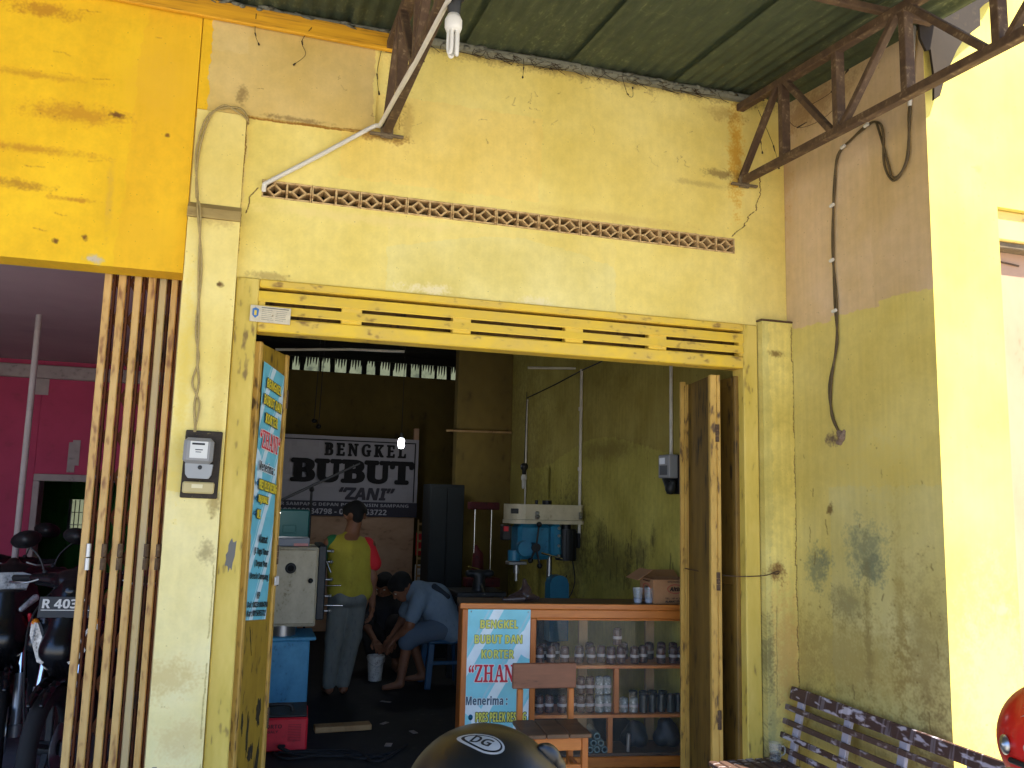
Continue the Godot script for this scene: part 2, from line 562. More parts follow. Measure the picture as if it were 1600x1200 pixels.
	M.wood_rail = grain(rgb(204, 124, 50), rgb(186, 106, 40), rgb(150, 82, 30), 1.8, 0.42, Vector2(0.25, 2.2), 0.0, 34, 0.42, 256)
	M.wood_brown = grain(rgb(136, 86, 58), rgb(120, 74, 48), rgb(84, 50, 32), 2.2, 0.5, Vector2(0.3, 2.0), 0.0, 35, 0.4, 192)
	M.wood_top = grain(rgb(112, 82, 54), rgb(92, 66, 44), rgb(58, 44, 32), 1.6, 0.5, Vector2(0.4, 1.4), 0.0, 36, 0.35, 192)
	M.raw_wood = grain(rgb(176, 142, 96), rgb(156, 122, 80), rgb(112, 84, 54), 2.4, 0.85, Vector2(1.6, 0.3), 0.0, 37, 0.4, 128)
	M.ply = grain(rgb(196, 158, 128), rgb(180, 142, 112), rgb(140, 108, 84), 0.9, 0.9, Vector2(0.6, 1.2), 0.0, 38, 0.36, 192)
	M.card = grain(rgb(178, 132, 92), rgb(166, 120, 82), rgb(140, 98, 66), 3.0, 0.9, Vector2(1, 1), 0.0, 39, 0.5, 96)
	M.cream = grain(rgb(206, 196, 168), rgb(190, 180, 150), rgb(140, 126, 96), 2.4, 0.5, Vector2(1, 0.7), 0.0, 40, 0.46, 192)
	M.blue_paint = grain(rgb(88, 168, 206), rgb(76, 152, 192), rgb(54, 98, 122), 2.0, 0.55, Vector2(1, 0.7), 0.0, 41, 0.5, 192)
	M.teal_paint = grain(rgb(44, 128, 160), rgb(38, 112, 146), rgb(26, 62, 78), 3.0, 0.42, Vector2(1, 1), 0.0, 42, 0.45, 128)
	M.red_paint = grain(rgb(206, 34, 48), rgb(190, 28, 42), rgb(120, 22, 30), 2.2, 0.5, Vector2(1, 1), 0.0, 43, 0.5, 128)
	M.dark_metal = grain(rgb(40, 42, 44), rgb(52, 54, 56), rgb(70, 66, 60), 3.0, 0.5, Vector2(1, 1), 0.3, 44, 0.4, 128)
	M.skin = grain(rgb(132, 88, 62), rgb(122, 80, 56), rgb(108, 70, 50), 3.0, 0.6, Vector2(1, 1), 0.0, 45, 0.5, 96)
	M.hair = mat(rgb(12, 11, 10), 0.9)

# ---------------------------------------------------------------- ground and walls
func setting():
	var st := new_st()
	poly(st, [Vector3(-200, -0.2, -160), Vector3(200, -0.2, -160), Vector3(200, -0.2, 220), Vector3(-200, -0.2, 220)], Vector3.UP)
	lone("ground", "pale bare concrete yard in front of the workshop", "", st, M.concrete, "", "structure")
	st = new_st()
	bb(st, Vector3(-0.15, -0.19, -7.2), Vector3(2.72, 0.0, -0.005), 0.006)
	lone("workshop_floor", "black oil-stained concrete floor inside the workshop", "", st, M.oily, "", "structure")
	st = new_st()
	bb(st, Vector3(-4.0, -0.19, -4.3), Vector3(-0.33, 0.0, 0.0), 0.006)
	lone("shop_floor", "grey floor of the pink-walled room under the motorcycles", "", st, M.tiles, "", "structure")

func facade_paint(x: float, y: float) -> Color:
	var pale := rgb(234, 212, 119)
	if x < -0.295 and y > 3.17: return rgb(243, 192, 30)
	if y > 3.205 and x < 0.45: return rgb(218, 188, 114) if x > -0.13 or y < 3.5 else rgb(220, 192, 122)
	if x < -0.12 and y > 2.76: return rgb(232, 210, 134)
	if x > 0.55 and x < 1.72 and y < 2.82: return rgb(230, 213, 132) if y < 2.72 - 0.06 * sin(x * 4.0) else rgb(234, 213, 124)
	if x > 0.3 and x < 1.3 and y > 2.98 and y < 3.42: return rgb(237, 210, 116)
	if x > 2.46: return rgb(230, 208, 118)
	return pale

func shop_front():
	# main wall with the slot of vent blocks
	var r := Rect2(-0.34, 2.44, 3.07, 1.32)
	var stain := rgb(150, 112, 52)
	var dirt := rgb(120, 96, 56)
	var im := plaster(r, 420, facade_paint, [
		[2.42, 3.40, 0.05, 0.34, rgb(206, 146, 36), 0.75], [2.33, 3.27, 0.12, 0.03, dirt, 0.6], [2.2, 3.2, 0.2, 0.02, dirt, 0.25],
		[2.36, 3.62, 0.16, 0.05, stain, 0.35], [0.5, 3.2, 0.14, 0.025, stain, 0.8], [0.1, 3.22, 0.16, 0.015, dirt, 0.6], [1.4, 3.71, 1.3, 0.05, dirt, 0.5],
		[0.55, 3.45, 0.05, 0.25, stain, 0.35], [0.62, 3.3, 0.03, 0.14, stain, 0.3], [-0.15, 3.3, 0.03, 0.05, dirt, 0.6], [1.7, 2.95, 0.5, 0.03, stain, 0.18], [0.4, 2.79, 0.6, 0.03, rgb(238, 214, 140), 0.5],
		[0.02, 2.47, 0.1, 0.02, dirt, 0.4], [0.75, 2.48, 0.14, 0.03, rgb(240, 226, 190), 0.7], [1.3, 2.47, 0.1, 0.025, rgb(238, 224, 184), 0.6], [-0.33, 2.6, 0.03, 0.16, stain, 0.3],
	], 3, 0.03, 0.012)
	var cr := rgb(72, 50, 26)
	mark_or_shade_line(im, r, [Vector2(-0.1, 2.75), Vector2(-0.085, 2.83), Vector2(-0.045, 2.88)], cr, 0.8)
	mark_or_shade_line(im, r, [Vector2(2.39, 2.93), Vector2(2.47, 3.0), Vector2(2.5, 3.06), Vector2(2.54, 3.09), Vector2(2.565, 3.2), Vector2(2.57, 3.3)], cr, 0.8, 0.01)
	mark_or_shade_line(im, r, [Vector2(-0.122, 2.45), Vector2(-0.118, 3.2)], rgb(120, 90, 36), 1.0, 0.004, 0.7)  # shadow line beside the pillar's right edge, painted on the wall
	mark_or_shade_line(im, r, [Vector2(-0.12, 3.203), Vector2(0.45, 3.21)], rgb(150, 108, 40), 1.6, 0.006, 0.6)  # edge shadow along the foot of the raised band, painted in
	mark_or_shade_line(im, r, [Vector2(0.585, 3.6), Vector2(0.58, 3.25)], rgb(150, 108, 40), 0.8, 0.006, 0.5)
	for k in 34:
		var x := rng.randf_range(-0.25, 2.5)
		var y := rng.randf_range(3.25, 3.68) if k < 34 else rng.randf_range(2.5, 3.2)
		var p := Vector2(x, y)
		var q := p + Vector2(rng.randf_range(-0.03, 0.03), rng.randf_range(-0.05, 0.01))
		mark_or_shade_line(im, r, [p, q, q + Vector2(rng.randf_range(-0.02, 0.03), rng.randf_range(-0.02, 0.01))], rgb(120, 88, 46), 0.6, 0.01, rng.randf_range(0.12, 0.45))
	var wm := tex_mat(im, 0.9)
	M.facade = wm
	var wall := thing("front_wall", "pale yellow plaster wall above the workshop doorway, cracked and patched", "wall")
	var st := new_st()
	var x0 := -0.34
	var x1 := 2.722
	wall_rect(st, r, x0, x1, 2.92, 3.75, 0.0)
	wall_rect(st, r, x0, x1, 2.452, 2.835, 0.0)
	wall_rect(st, r, x0, -0.035, 2.835, 2.92, 0.0)
	wall_rect(st, r, 2.408, x1, 2.835, 2.92, 0.0)
	wall_box(st, r, Vector3(x0, 2.92, -0.13), Vector3(x1, 3.75, -0.0), true)
	wall_box(st, r, Vector3(x0, 2.452, -0.13), Vector3(x1, 2.835, -0.0), true)
	wall_box(st, r, Vector3(x0, 2.835, -0.13), Vector3(-0.035, 2.92, -0.0), true)
	wall_box(st, r, Vector3(2.408, 2.835, -0.13), Vector3(x1, 2.92, -0.0), true)
	part(wall, "plaster", st, wm)
	# raised band under the eaves
	st = new_st()
	wall_box(st, r, Vector3(-0.336, 3.205, 0.001), Vector3(0.46, 3.735, 0.0135))
	part(wall, "raised_band", st, wm)
	# wall bits below the lintel, right of the frame
	st = new_st()
	wall_box(st, Rect2(2.3, -0.3, 0.6, 3.0), Vector3(2.53, -0.2, -0.13), Vector3(2.722, 2.452, 0.0))
	var rp := Rect2(2.44, -0.22, 0.32, 2.72)
	im = plaster(rp, 300, func(x, y): return rgb(222, 202, 112) if x > 2.58 else rgb(208, 192, 110), [
		[2.66, 0.75, 0.12, 0.35, rgb(196, 150, 84), 0.55], [2.6, 1.17, 0.05, 0.06, rgb(120, 84, 44), 0.8], [2.55, 0.75, 0.03, 0.22, rgb(96, 92, 60), 0.55], [2.56, 0.3, 0.06, 0.3, rgb(140, 140, 100), 0.4],
		[2.62, 2.3, 0.05, 0.02, rgb(90, 64, 30), 0.6], [2.68, 0.2, 0.1, 0.2, rgb(130, 120, 80), 0.4], [2.53, 0.1, 0.03, 0.3, rgb(70, 66, 44), 0.6]], 41, 0.05, 0.05)
	mark_or_shade_line(im, rp, [Vector2(2.715, 2.45), Vector2(2.722, 1.8), Vector2(2.716, 1.2), Vector2(2.72, 0.6), Vector2(2.712, 0.0)], rgb(88, 70, 40), 0.7, 0.005, 0.7)
	mark_or_shade_line(im, rp, [Vector2(2.585, 0.5), Vector2(2.6, 1.0)], rgb(150, 130, 80), 0.8, 0.004, 0.4)
	var pm := tex_mat(im, 0.9)
	st = new_st()
	wall_box(st, rp, Vector3(2.535, -0.2, 0.001), Vector3(2.722, 2.47, 0.05))
	var rpil := thing("pillar", "narrow pale yellow pillar between the right door leaves and the side wall, stained brown", "pillar")
	part(rpil, "shaft", st, pm)
	st = new_st()
	bb(st, Vector3(2.528, 2.471, 0.001), Vector3(2.722, 2.481, 0.056), 0.003)
	part(rpil, "ledge", st, M.rust)
	# vent blocks
	var vw := 2.443 / 11.0
	var variants := []
	for v in 3:
		var s2 := new_st()
		var h := 0.085
		var d := 0.085
		var tw := 0.009
		bb(s2, Vector3(0.001, 0.001, -d), Vector3(vw - 0.001, tw, 0), 0.002)
		bb(s2, Vector3(0.001, h - tw, -d), Vector3(vw - 0.001, h - 0.001, 0), 0.002)
		bb(s2, Vector3(0.001, tw, -d), Vector3(tw * 0.8, h - tw, 0), 0.002)
		bb(s2, Vector3(vw - tw * 0.8, tw, -d), Vector3(vw - 0.001, h - tw, 0), 0.002)
		bb(s2, Vector3(vw / 2 - tw / 2, tw, -d), Vector3(vw / 2 + tw / 2, h - tw, -0.001), 0.002)
		for c in 2:
			var cx := vw * (0.25 + 0.5 * c) + rng.randf_range(-0.002, 0.002)
			var cy := h / 2
			var rx := 0.031
			var ry := 0.027
			var q := [Vector3(cx - rx, cy, -d / 2), Vector3(cx, cy + ry, -d / 2), Vector3(cx + rx, cy, -d / 2), Vector3(cx, cy - ry, -d / 2)]
			for k in 4:
				bar(s2, q[k], q[(k + 1) % 4], d * 0.96, 0.008, Vector3.FORWARD.cross(q[(k + 1) % 4] - q[k]), 0.002)
			for sx in [-1, 1]:
				bar(s2, Vector3(cx + sx * (rx - 0.004), cy, -d / 2), Vector3(cx + sx * 0.05, cy, -d / 2), d * 0.9, 0.0075, Vector3.UP, 0.002)
				bar(s2, Vector3(cx, cy + sx * (ry - 0.003), -d / 2), Vector3(cx, cy + sx * 0.035, -d / 2), 0.009, d * 0.9, Vector3.BACK, 0.002)
		s2.index()
		variants.append(s2.commit())
	for k in 11:
		share(wall, "vent_block", variants[k % 3], M.vent, Transform3D(Basis(Vector3.BACK, rng.randf_range(-0.006, 0.006)), Vector3(-0.035 + k * vw, 2.835 + rng.randf_range(-0.001, 0.001), 0.003 + rng.randf_range(-0.004, 0.003))))

	# left pillar with its meter
	var rl := Rect2(-0.37, -0.25, 0.3, 3.5)  # pillar paint is paler low down: sky light put into the colour
	im = plaster(rl, 300, func(x, y): return rgb(236, 214, 128) if y > 1.5 else rgb(238, 222, 156), [
		[-0.28, 0.75, 0.14, 0.09, rgb(206, 178, 110), 0.55], [-0.16, 1.25, 0.04, 0.05, rgb(130, 110, 70), 0.5], [-0.2, 0.5, 0.12, 0.1, rgb(212, 184, 120), 0.5], [-0.14, 1.45, 0.03, 0.06, rgb(120, 96, 50), 0.5],
		[-0.22, 2.7, 0.14, 0.05, rgb(176, 148, 86), 0.5], [-0.15, 1.9, 0.03, 0.4, rgb(206, 176, 90), 0.4], [-0.3, 2.0, 0.03, 0.5, rgb(226, 196, 84), 0.5], [-0.18, 2.4, 0.015, 0.012, rgb(90, 64, 30), 0.9]], 51, 0.025, 0.012)
	for k in 3:
		mark_or_shade_line(im, rl, [Vector2(-0.13, 0.1 + k * 0.4), Vector2(-0.125, 0.4 + k * 0.4)], rgb(150, 124, 66), 0.7, 0.003, 0.4)
	mark_or_shade_line(im, rl, [Vector2(-0.33, 0.37), Vector2(-0.3, 0.39), Vector2(-0.27, 0.37)], rgb(110, 108, 104), 5.0, 0.006, 0.9)
	pm = tex_mat(im, 0.88)
	var lp := thing("pillar", "tall cream-yellow pillar left of the doorway, carrying the electric meter", "pillar")
	st = new_st()
	wall_box(st, rl, Vector3(-0.335, -0.2, -0.13), Vector3(-0.118, 2.69, 0.05))
	part(lp, "shaft", st, pm)
	st = new_st()
	wall_box(st, rl, Vector3(-0.333, 2.76, 0.001), Vector3(-0.122, 3.2, 0.022))
	part(lp, "upper_shaft", st, pm)
	st = new_st()
	prism(st, PackedVector2Array([Vector2(0.001, 2.691), Vector2(0.062, 2.691), Vector2(0.058, 2.735), Vector2(0.024, 2.765), Vector2(0.001, 2.765)]), 0.223, Transform3D(Basis(Vector3(0, 0, -1), Vector3(0, 1, 0), Vector3(1, 0, 0)), Vector3(-0.339, 0, 0)) * Transform3D(Basis(Vector3(-1, 0, 0), Vector3(0, 1, 0), Vector3(0, 0, 1)), Vector3.ZERO))
	part(lp, "cap_ledge", st, grain(rgb(178, 154, 96), rgb(150, 126, 76), rgb(104, 84, 52), 3.0, 0.9, Vector2(0.4, 1.4), 0.0, 61, 0.4, 128))

	# deep yellow beam over the neighbouring shop
	var rb := Rect2(-4.0, 2.42, 3.7, 1.4)
	var ochre := rgb(176, 112, 30)
	im = plaster(rb, 300, func(x, y): return rgb(245, 196, 28) if x < -0.75 + 0.05 * y else rgb(241, 188, 30), [
		[-0.82, 3.1, 0.22, 0.05, ochre, 0.5], [-0.98, 2.92, 0.3, 0.02, ochre, 0.5], [-0.66, 3.12, 0.03, 0.014, rgb(100, 60, 26), 0.9], [-1.0, 2.76, 0.12, 0.025, rgb(150, 98, 32), 0.55], [-0.8, 2.72, 0.1, 0.012, ochre, 0.6],
		[-0.98, 3.55, 0.16, 0.04, ochre, 0.6], [-0.5, 3.3, 0.16, 0.2, rgb(232, 182, 50), 0.5], [-0.66, 2.75, 0.02, 0.18, rgb(214, 168, 60), 0.6], [-0.5, 2.6, 0.14, 0.1, rgb(234, 182, 34), 0.5],
		[-0.7, 2.47, 0.05, 0.02, rgb(200, 186, 166), 0.95], [-0.74, 2.56, 0.015, 0.015, rgb(110, 70, 26), 0.9], [-0.85, 2.53, 0.012, 0.012, rgb(110, 70, 26), 0.9], [-1.0, 3.25, 0.25, 0.02, ochre, 0.4], [-0.45, 3.06, 0.01, 0.01, rgb(110, 70, 26), 0.8]], 71, 0.03, 0.012)
	for k in 11:
		var p := Vector2(rng.randf_range(-1.1, -0.4), rng.randf_range(2.55, 3.65))
		mark_or_shade_line(im, rb, [p, p + Vector2(rng.randf_range(-0.1, 0.1), rng.randf_range(-0.012, 0.012))], rgb(190, 130, 34), 0.8, 0.01, rng.randf_range(0.15, 0.4))
	var bm := tex_mat(im, 0.85)
	st = new_st()
	wall_box(st, rb, Vector3(-4.0, 2.445, -0.13), Vector3(-0.341, 3.8, 0.012))
	lone("beam_wall", "deep golden yellow wall over the pink room's opening, smudged with brown", "wall", st, bm)

	# wooden fascia under the roof
	st = new_st()
	var fx := [-4.0, -0.9, 0.555]
	for k in 2:
		cbox(st, Vector3.ZERO, Vector3(fx[k + 1] - fx[k] - 0.004, 0.088, 0.024), 0.005, Transform3D(Basis(Vector3.BACK, 0.002 if k == 0 else -0.012), Vector3((fx[k] + fx[k + 1]) / 2, 3.672, 0.04)))
	lone("fascia_board", "yellow painted wooden board along the top of the wall under the green roof", "board", st, M.board)

	# frame with the slotted transom
	var fr := thing("door_frame", "yellow wooden door frame with a slotted transom over the workshop doorway", "door frame")
	st = new_st(); bb(st, Vector3(-0.116, -0.2, -0.10), Vector3(-0.018, 2.452, 0.018), 0.005); part(fr, "post", st, M.post)
	st = new_st()
	var wp := PackedVector2Array()
	for k in 20: wp.append(Vector2(cos(TAU * k / 20) * 0.02, sin(TAU * k / 20) * 0.07) * rng.randf_range(0.7, 1.15))
	prism(st, wp, 0.0008, Transform3D(Basis(Vector3.BACK, -0.1), Vector3(-0.062, 1.235, 0.0182)))
	part(fr, "bare_patch", st, mat(rgb(112, 110, 104), 0.85))
	st = new_st(); bb(st, Vector3(2.445, -0.2, -0.10), Vector3(2.531, 2.452, 0.012), 0.005); part(fr, "post", st, M.post)
	st = new_st(); bb(st, Vector3(-0.017, 2.214, -0.09), Vector3(2.444, 2.278, 0.015), 0.006); part(fr, "bottom_rail", st, M.frame)
	for yy in [[2.293, 2.333], [2.349, 2.398]]:
		st = new_st()
		prism(st, PackedVector2Array([Vector2(-0.03, yy[0] + 0.012), Vector2(0.013, yy[0]), Vector2(0.017, yy[0] + 0.006), Vector2(0.011, yy[1]), Vector2(-0.03, yy[1])]), 2.462, Transform3D(Basis(Vector3(0, 0, 1), Vector3(0, 1, 0), Vector3(-1, 0, 0)), Vector3(2.444, 0, 0)))
		part(fr, "slat", st, M.frame)
	st = new_st(); bb(st, Vector3(-0.017, 2.413, -0.09), Vector3(2.444, 2.451, 0.02), 0.006); part(fr, "top_rail", st, M.frame)
	for xx in [[-0.017, 0.012], [0.35, 0.443], [0.872, 0.962], [1.443, 1.538], [1.897, 1.998], [2.42, 2.444]]:
		st = new_st(); bb(st, Vector3(xx[0], 2.279, -0.04), Vector3(xx[1], 2.397, 0.0095), 0.003); part(fr, "spacer", st, M.frame)
	st = new_st(); bb(st, Vector3(-0.017, 2.28, -0.088), Vector3(2.444, 2.412, -0.075), 0.002); part(fr, "backing", st, M.leaf_shade)  # dark board added behind the slots, standing in for the dark interior

	# little licence plate on the transom
	var pl := thing("notice_plate", "small tin registration plate with a blue crest on the left end of the transom", "plate", Vector3(0.037, 2.288, 0.030), 0.0)
	pl.rotation.z = -0.02
	st = new_st(); cbox(st, Vector3.ZERO, Vector3(0.174, 0.074, 0.003), 0.001); part(pl, "sheet", st, grain(rgb(214, 202, 172), rgb(196, 184, 156), rgb(120, 96, 60), 8.0, 0.5, Vector2(1, 1), 0.0, 77, 0.5, 96))
	st = new_st()
	prism(st, PackedVector2Array([Vector2(-0.078, 0.02), Vector2(-0.064, 0.027), Vector2(-0.05, 0.02), Vector2(-0.051, -0.008), Vector2(-0.064, -0.021), Vector2(-0.077, -0.008)]), 0.001, Transform3D(Basis.IDENTITY, Vector3(0, 0, 0.0016)))
	part(pl, "crest", st, mat(rgb(60, 110, 170), 0.5))
	st = new_st(); bb(st, Vector3(-0.069, -0.008, 0.0027), Vector3(-0.059, 0.014, 0.0032), 0.0002); part(pl, "crest_tower", st, mat(rgb(220, 190, 60), 0.5))
	st = new_st()
	for k in 6:
		for j in 2:
			var lx := -0.038 + j * 0.06
			bb(st, Vector3(lx, 0.018 - k * 0.0085, 0.0017), Vector3(lx + rng.randf_range(0.03, 0.053), 0.0195 - k * 0.0085, 0.0021), 0.0001)
	bb(st, Vector3(-0.04, 0.027, 0.0017), Vector3(0.078, 0.031, 0.0021), 0.0001)
	part(pl, "print", st, mat(rgb(96, 96, 100), 0.7))
	# electric meter
	var mt := thing("electric_meter", "grey electricity meter on a weathered black board on the left pillar", "meter", Vector3(-0.2, 1.615, 0.051), 0.0)
	mt.rotation.z = -0.02
	st = new_st(); bb(st, Vector3(-0.078, -0.142, 0), Vector3(0.07, 0.142, 0.018), 0.004); part(mt, "backboard", st, grain(rgb(64, 54, 44), rgb(46, 40, 34), rgb(176, 160, 96), 7.0, 0.9, Vector2(1, 1), 0.0, 78, 0.42, 128))
	st = new_st(); cbox(st, Vector3(-0.018, 0.054, 0.05), Vector3(0.118, 0.108, 0.062), 0.014); part(mt, "case", st, mat(rgb(140, 138, 134), 0.4))
	st = new_st(); cbox(st, Vector3(-0.016, 0.058, 0.0815), Vector3(0.07, 0.07, 0.003), 0.001); part(mt, "dial_label", st, mat(rgb(214, 212, 204), 0.4))
	st = new_st(); bb(st, Vector3(-0.044, 0.078, 0.0832), Vector3(0.006, 0.086, 0.0845), 0.0003); bb(st, Vector3(-0.03, 0.056, 0.0832), Vector3(0.0, 0.06, 0.0842), 0.0003); bb(st, Vector3(-0.028, 0.047, 0.0832), Vector3(-0.006, 0.050, 0.0842), 0.0003); part(mt, "counter_window", st, M.black)
	st = new_st()
	prism(st, PackedVector2Array([Vector2(-0.066, 0.0), Vector2(0.044, 0.0), Vector2(0.04, -0.044), Vector2(0.03, -0.06), Vector2(-0.05, -0.06), Vector2(-0.062, -0.044)]), 0.05, Transform3D(Basis.IDENTITY, Vector3(0, 0, 0.018)))
	part(mt, "terminal_cover", st, mat(rgb(156, 156, 154), 0.45))
	st = new_st(); lathe(st, [Vector2(0.0, 0.006), Vector2(0.008, 0.005), Vector2(0.009, 0.0)], 12, Transform3D(Basis(Vector3.RIGHT, PI / 2), Vector3(-0.006, -0.014, 0.068))); part(mt, "screw", st, M.dark_metal)
	st = new_st(); bb(st, Vector3(-0.07, -0.122, 0.018), Vector3(0.056, -0.074, 0.04), 0.006); part(mt, "fuse_box", st, mat(rgb(190, 172, 118), 0.5))
	st = new_st(); bb(st, Vector3(-0.034, -0.1, 0.0405), Vector3(0.01, -0.084, 0.042), 0.0004); part(mt, "tag", st, mat(rgb(220, 208, 164), 0.5))
	# its cable up the pillar
	st = new_st()
	for s in 2:
		var o := 0.006 * (s * 2 - 1)
		tube(st, spline([Vector3(-0.113, 3.172, 0.0), Vector3(-0.118, 3.185 - o, 0.028), Vector3(-0.151, 3.212 - o * 2, 0.035), Vector3(-0.22, 3.222 + o, 0.034), Vector3(-0.284 + o, 3.16, 0.034), Vector3(-0.318 + o, 2.99, 0.03), Vector3(-0.306 - o * 0.6, 2.802, 0.04), Vector3(-0.29 + o, 2.716, 0.068), Vector3(-0.268 - o, 2.459, 0.058), Vector3(-0.262 + o, 2.2, 0.057), Vector3(-0.25 - o * 0.5, 2.066, 0.056), Vector3(-0.252 + o * 2.2, 1.96, 0.057), Vector3(-0.24 - o * 1.6, 1.87, 0.058), Vector3(-0.24 + o * 0.5, 1.75, 0.066)], 5), 0.0048, 6)
	lone("meter_cable", "tan twin electric cable looping from a wall hole down the left pillar to the meter", "cable", st, M.pale_cable)
	# white conduit along the wall to the vent blocks
	st = new_st()
	tube(st, spline([Vector3(-0.026, 2.86, 0.006), Vector3(-0.024, 2.885, 0.018), Vector3(-0.005, 2.905, 0.02), Vector3(0.2, 3.052, 0.022), Vector3(0.43, 3.222, 0.026), Vector3(0.47, 3.237, 0.045), Vector3(0.478, 3.228, 0.09), Vector3(0.49, 3.186, 0.5), Vector3(0.505, 3.165, 0.8), Vector3(0.52, 3.14, 1.2), Vector3(0.54, 3.11, 1.7)], 6), 0.0105, 10)
	lone("wall_conduit", "white plastic conduit running from the vent blocks up along the middle roof truss", "conduit", st, M.conduit)

	# neighbouring building: side wall, sunlit front with a recessed door
	var rs := Rect2(0.0, -0.25, 1.1, 4.8)
	im = plaster(rs, 230, side_paint, [
		[0.3, 1.2, 0.09, 0.11, rgb(122, 126, 96), 0.7], [0.36, 1.25, 0.05, 0.06, rgb(104, 110, 92), 0.5], [0.62, 1.3, 0.13, 0.16, rgb(124, 128, 98), 0.7], [0.66, 1.22, 0.08, 0.08, rgb(110, 116, 94), 0.45], [0.5, 1.05, 0.14, 0.1, rgb(130, 120, 80), 0.55],
		[0.5, 0.8, 0.5, 0.22, rgb(160, 136, 70), 0.5], [0.92, 0.9, 0.14, 0.4, rgb(150, 130, 76), 0.5], [0.5, 0.5, 0.5, 0.14, rgb(146, 126, 66), 0.45], [0.2, 0.7, 0.14, 0.3, rgb(170, 146, 78), 0.45], [0.97, 0.5, 0.1, 0.24, rgb(122, 104, 66), 0.45],
		[0.43, 1.83, 0.05, 0.04, rgb(90, 72, 64), 0.9], [0.4, 1.49, 0.025, 0.03, rgb(104, 80, 40), 0.8], [0.7, 1.7, 0.22, 0.16, rgb(206, 184, 92), 0.45], [0.8, 1.0, 0.04, 0.5, rgb(150, 126, 64), 0.4], [0.62, 0.95, 0.03, 0.4, rgb(140, 120, 64), 0.4],
		[0.3, 3.6, 0.4, 0.1, rgb(130, 96, 58), 0.5], [0.1, 3.3, 0.1, 0.4, rgb(180, 136, 84), 0.4]], 81, 0.03, 0.03)
	for k in 30:
		var p := Vector2(rng.randf_range(0.05, 1.0), rng.randf_range(0.4, 1.9))
		mark_or_shade_line(im, rs, [p, p + Vector2(rng.randf_range(-0.01, 0.01), rng.randf_range(-0.08, 0.02))], rgb(110, 90, 48), 0.7, 0.006, rng.randf_range(0.15, 0.5))
	mark_or_shade_line(im, rs, [Vector2(0.012, 0.0), Vector2(0.02, 0.9), Vector2(0.012, 1.6), Vector2(0.018, 2.45)], rgb(88, 70, 40), 0.6, 0.005, 0.6)
	var sm := tex_mat(im, 0.9)
	var nb := thing("neighbour_building", "building on the right: shaded tan and yellow side wall, sunlit lemon yellow front", "building")
	st = new_st()
	var us := func(z, y): return Vector2((z - rs.position.x) / rs.size.x, 1.0 - (y - rs.position.y) / rs.size.y)
	poly(st, [Vector3(2.723, -0.2, -0.13), Vector3(2.723, -0.2, 1.04), Vector3(2.723, 4.5, 1.04), Vector3(2.723, 4.5, -0.13)], Vector3(-1, 0, 0), [us.call(0.0, -0.2), us.call(1.04, -0.2), us.call(1.04, 4.5), us.call(0.0, 4.5)])
	part(nb, "side_wall", st, sm)
	var rf := Rect2(2.7, -0.25, 3.4, 4.8)
	im = plaster(rf, 170, func(x, y): return rgb(216, 194, 92), [[3.0, 1.1, 0.06, 0.03, rgb(150, 140, 110), 0.7], [2.85, 0.95, 0.05, 0.12, rgb(206, 186, 110), 0.5], [3.0, 3.0, 0.02, 0.02, rgb(180, 150, 70), 0.6], [2.95, 0.8, 0.2, 0.5, rgb(224, 206, 120), 0.5], [2.9, 3.15, 0.1, 0.012, rgb(200, 180, 100), 0.5]], 91, 0.02, 0.02)
	var fm := tex_mat(im, 0.85)
	st = new_st()
	wall_rect(st, rf, 2.723, 3.092, -0.2, 4.5, 1.04)
	wall_rect(st, rf, 3.092, 4.1, 2.84, 4.5, 1.04)
	wall_rect(st, rf, 4.1, 6.0, -0.2, 4.5, 1.04)
	wall_box(st, rf, Vector3(2.726, -0.2, -4.0), Vector3(3.092, 4.5, 1.039), true)
	wall_box(st, rf, Vector3(3.092, 2.84, -4.0), Vector3(4.1, 4.5, 1.039), true)
	wall_box(st, rf, Vector3(4.1, -0.2, -4.0), Vector3(6.0, 4.5, 1.039), true)
	part(nb, "front_wall", st, fm)
	var dm := grain(rgb(176, 140, 112), rgb(166, 130, 102), rgb(136, 98, 70), 1.4, 0.7, Vector2(1, 0.5), 0.0, 92, 0.5, 128)
	st = new_st(); bb(st, Vector3(3.0935, 2.70, 0.93), Vector3(4.099, 2.838, 1.015), 0.006); part(nb, "door_head", st, grain(rgb(226, 196, 110), rgb(214, 184, 104), rgb(170, 130, 70), 2.0, 0.8, Vector2(1, 1), 0.0, 93, 0.4, 96))
	st = new_st(); bb(st, Vector3(3.0935, -0.2, 0.90), Vector3(4.099, 2.699, 0.94), 0.004); var dr := part(nb, "door", st, dm)
	st = new_st()
	tube(st, spline([Vector3(3.115, 2.63, 0.946), Vector3(3.112, 2.4, 0.946), Vector3(3.122, 1.9, 0.947), Vector3(3.116, 1.3, 0.946), Vector3(3.124, 0.6, 0.946), Vector3(3.12, -0.1, 0.946)], 5), 0.005, 6)
	tube(st, [Vector3(3.115, 2.63, 0.946), Vector3(3.3, 2.615, 0.946)], 0.004, 6)
	part(dr, "door_seam", st, M.rust)
	st = new_st(); bb(st, Vector3(3.0935, 2.67, 0.93), Vector3(4.099, 2.699, 1.0), 0.004); part(dr, "door_rail", st, M.dust)
	# cable on the side wall
	st = new_st()
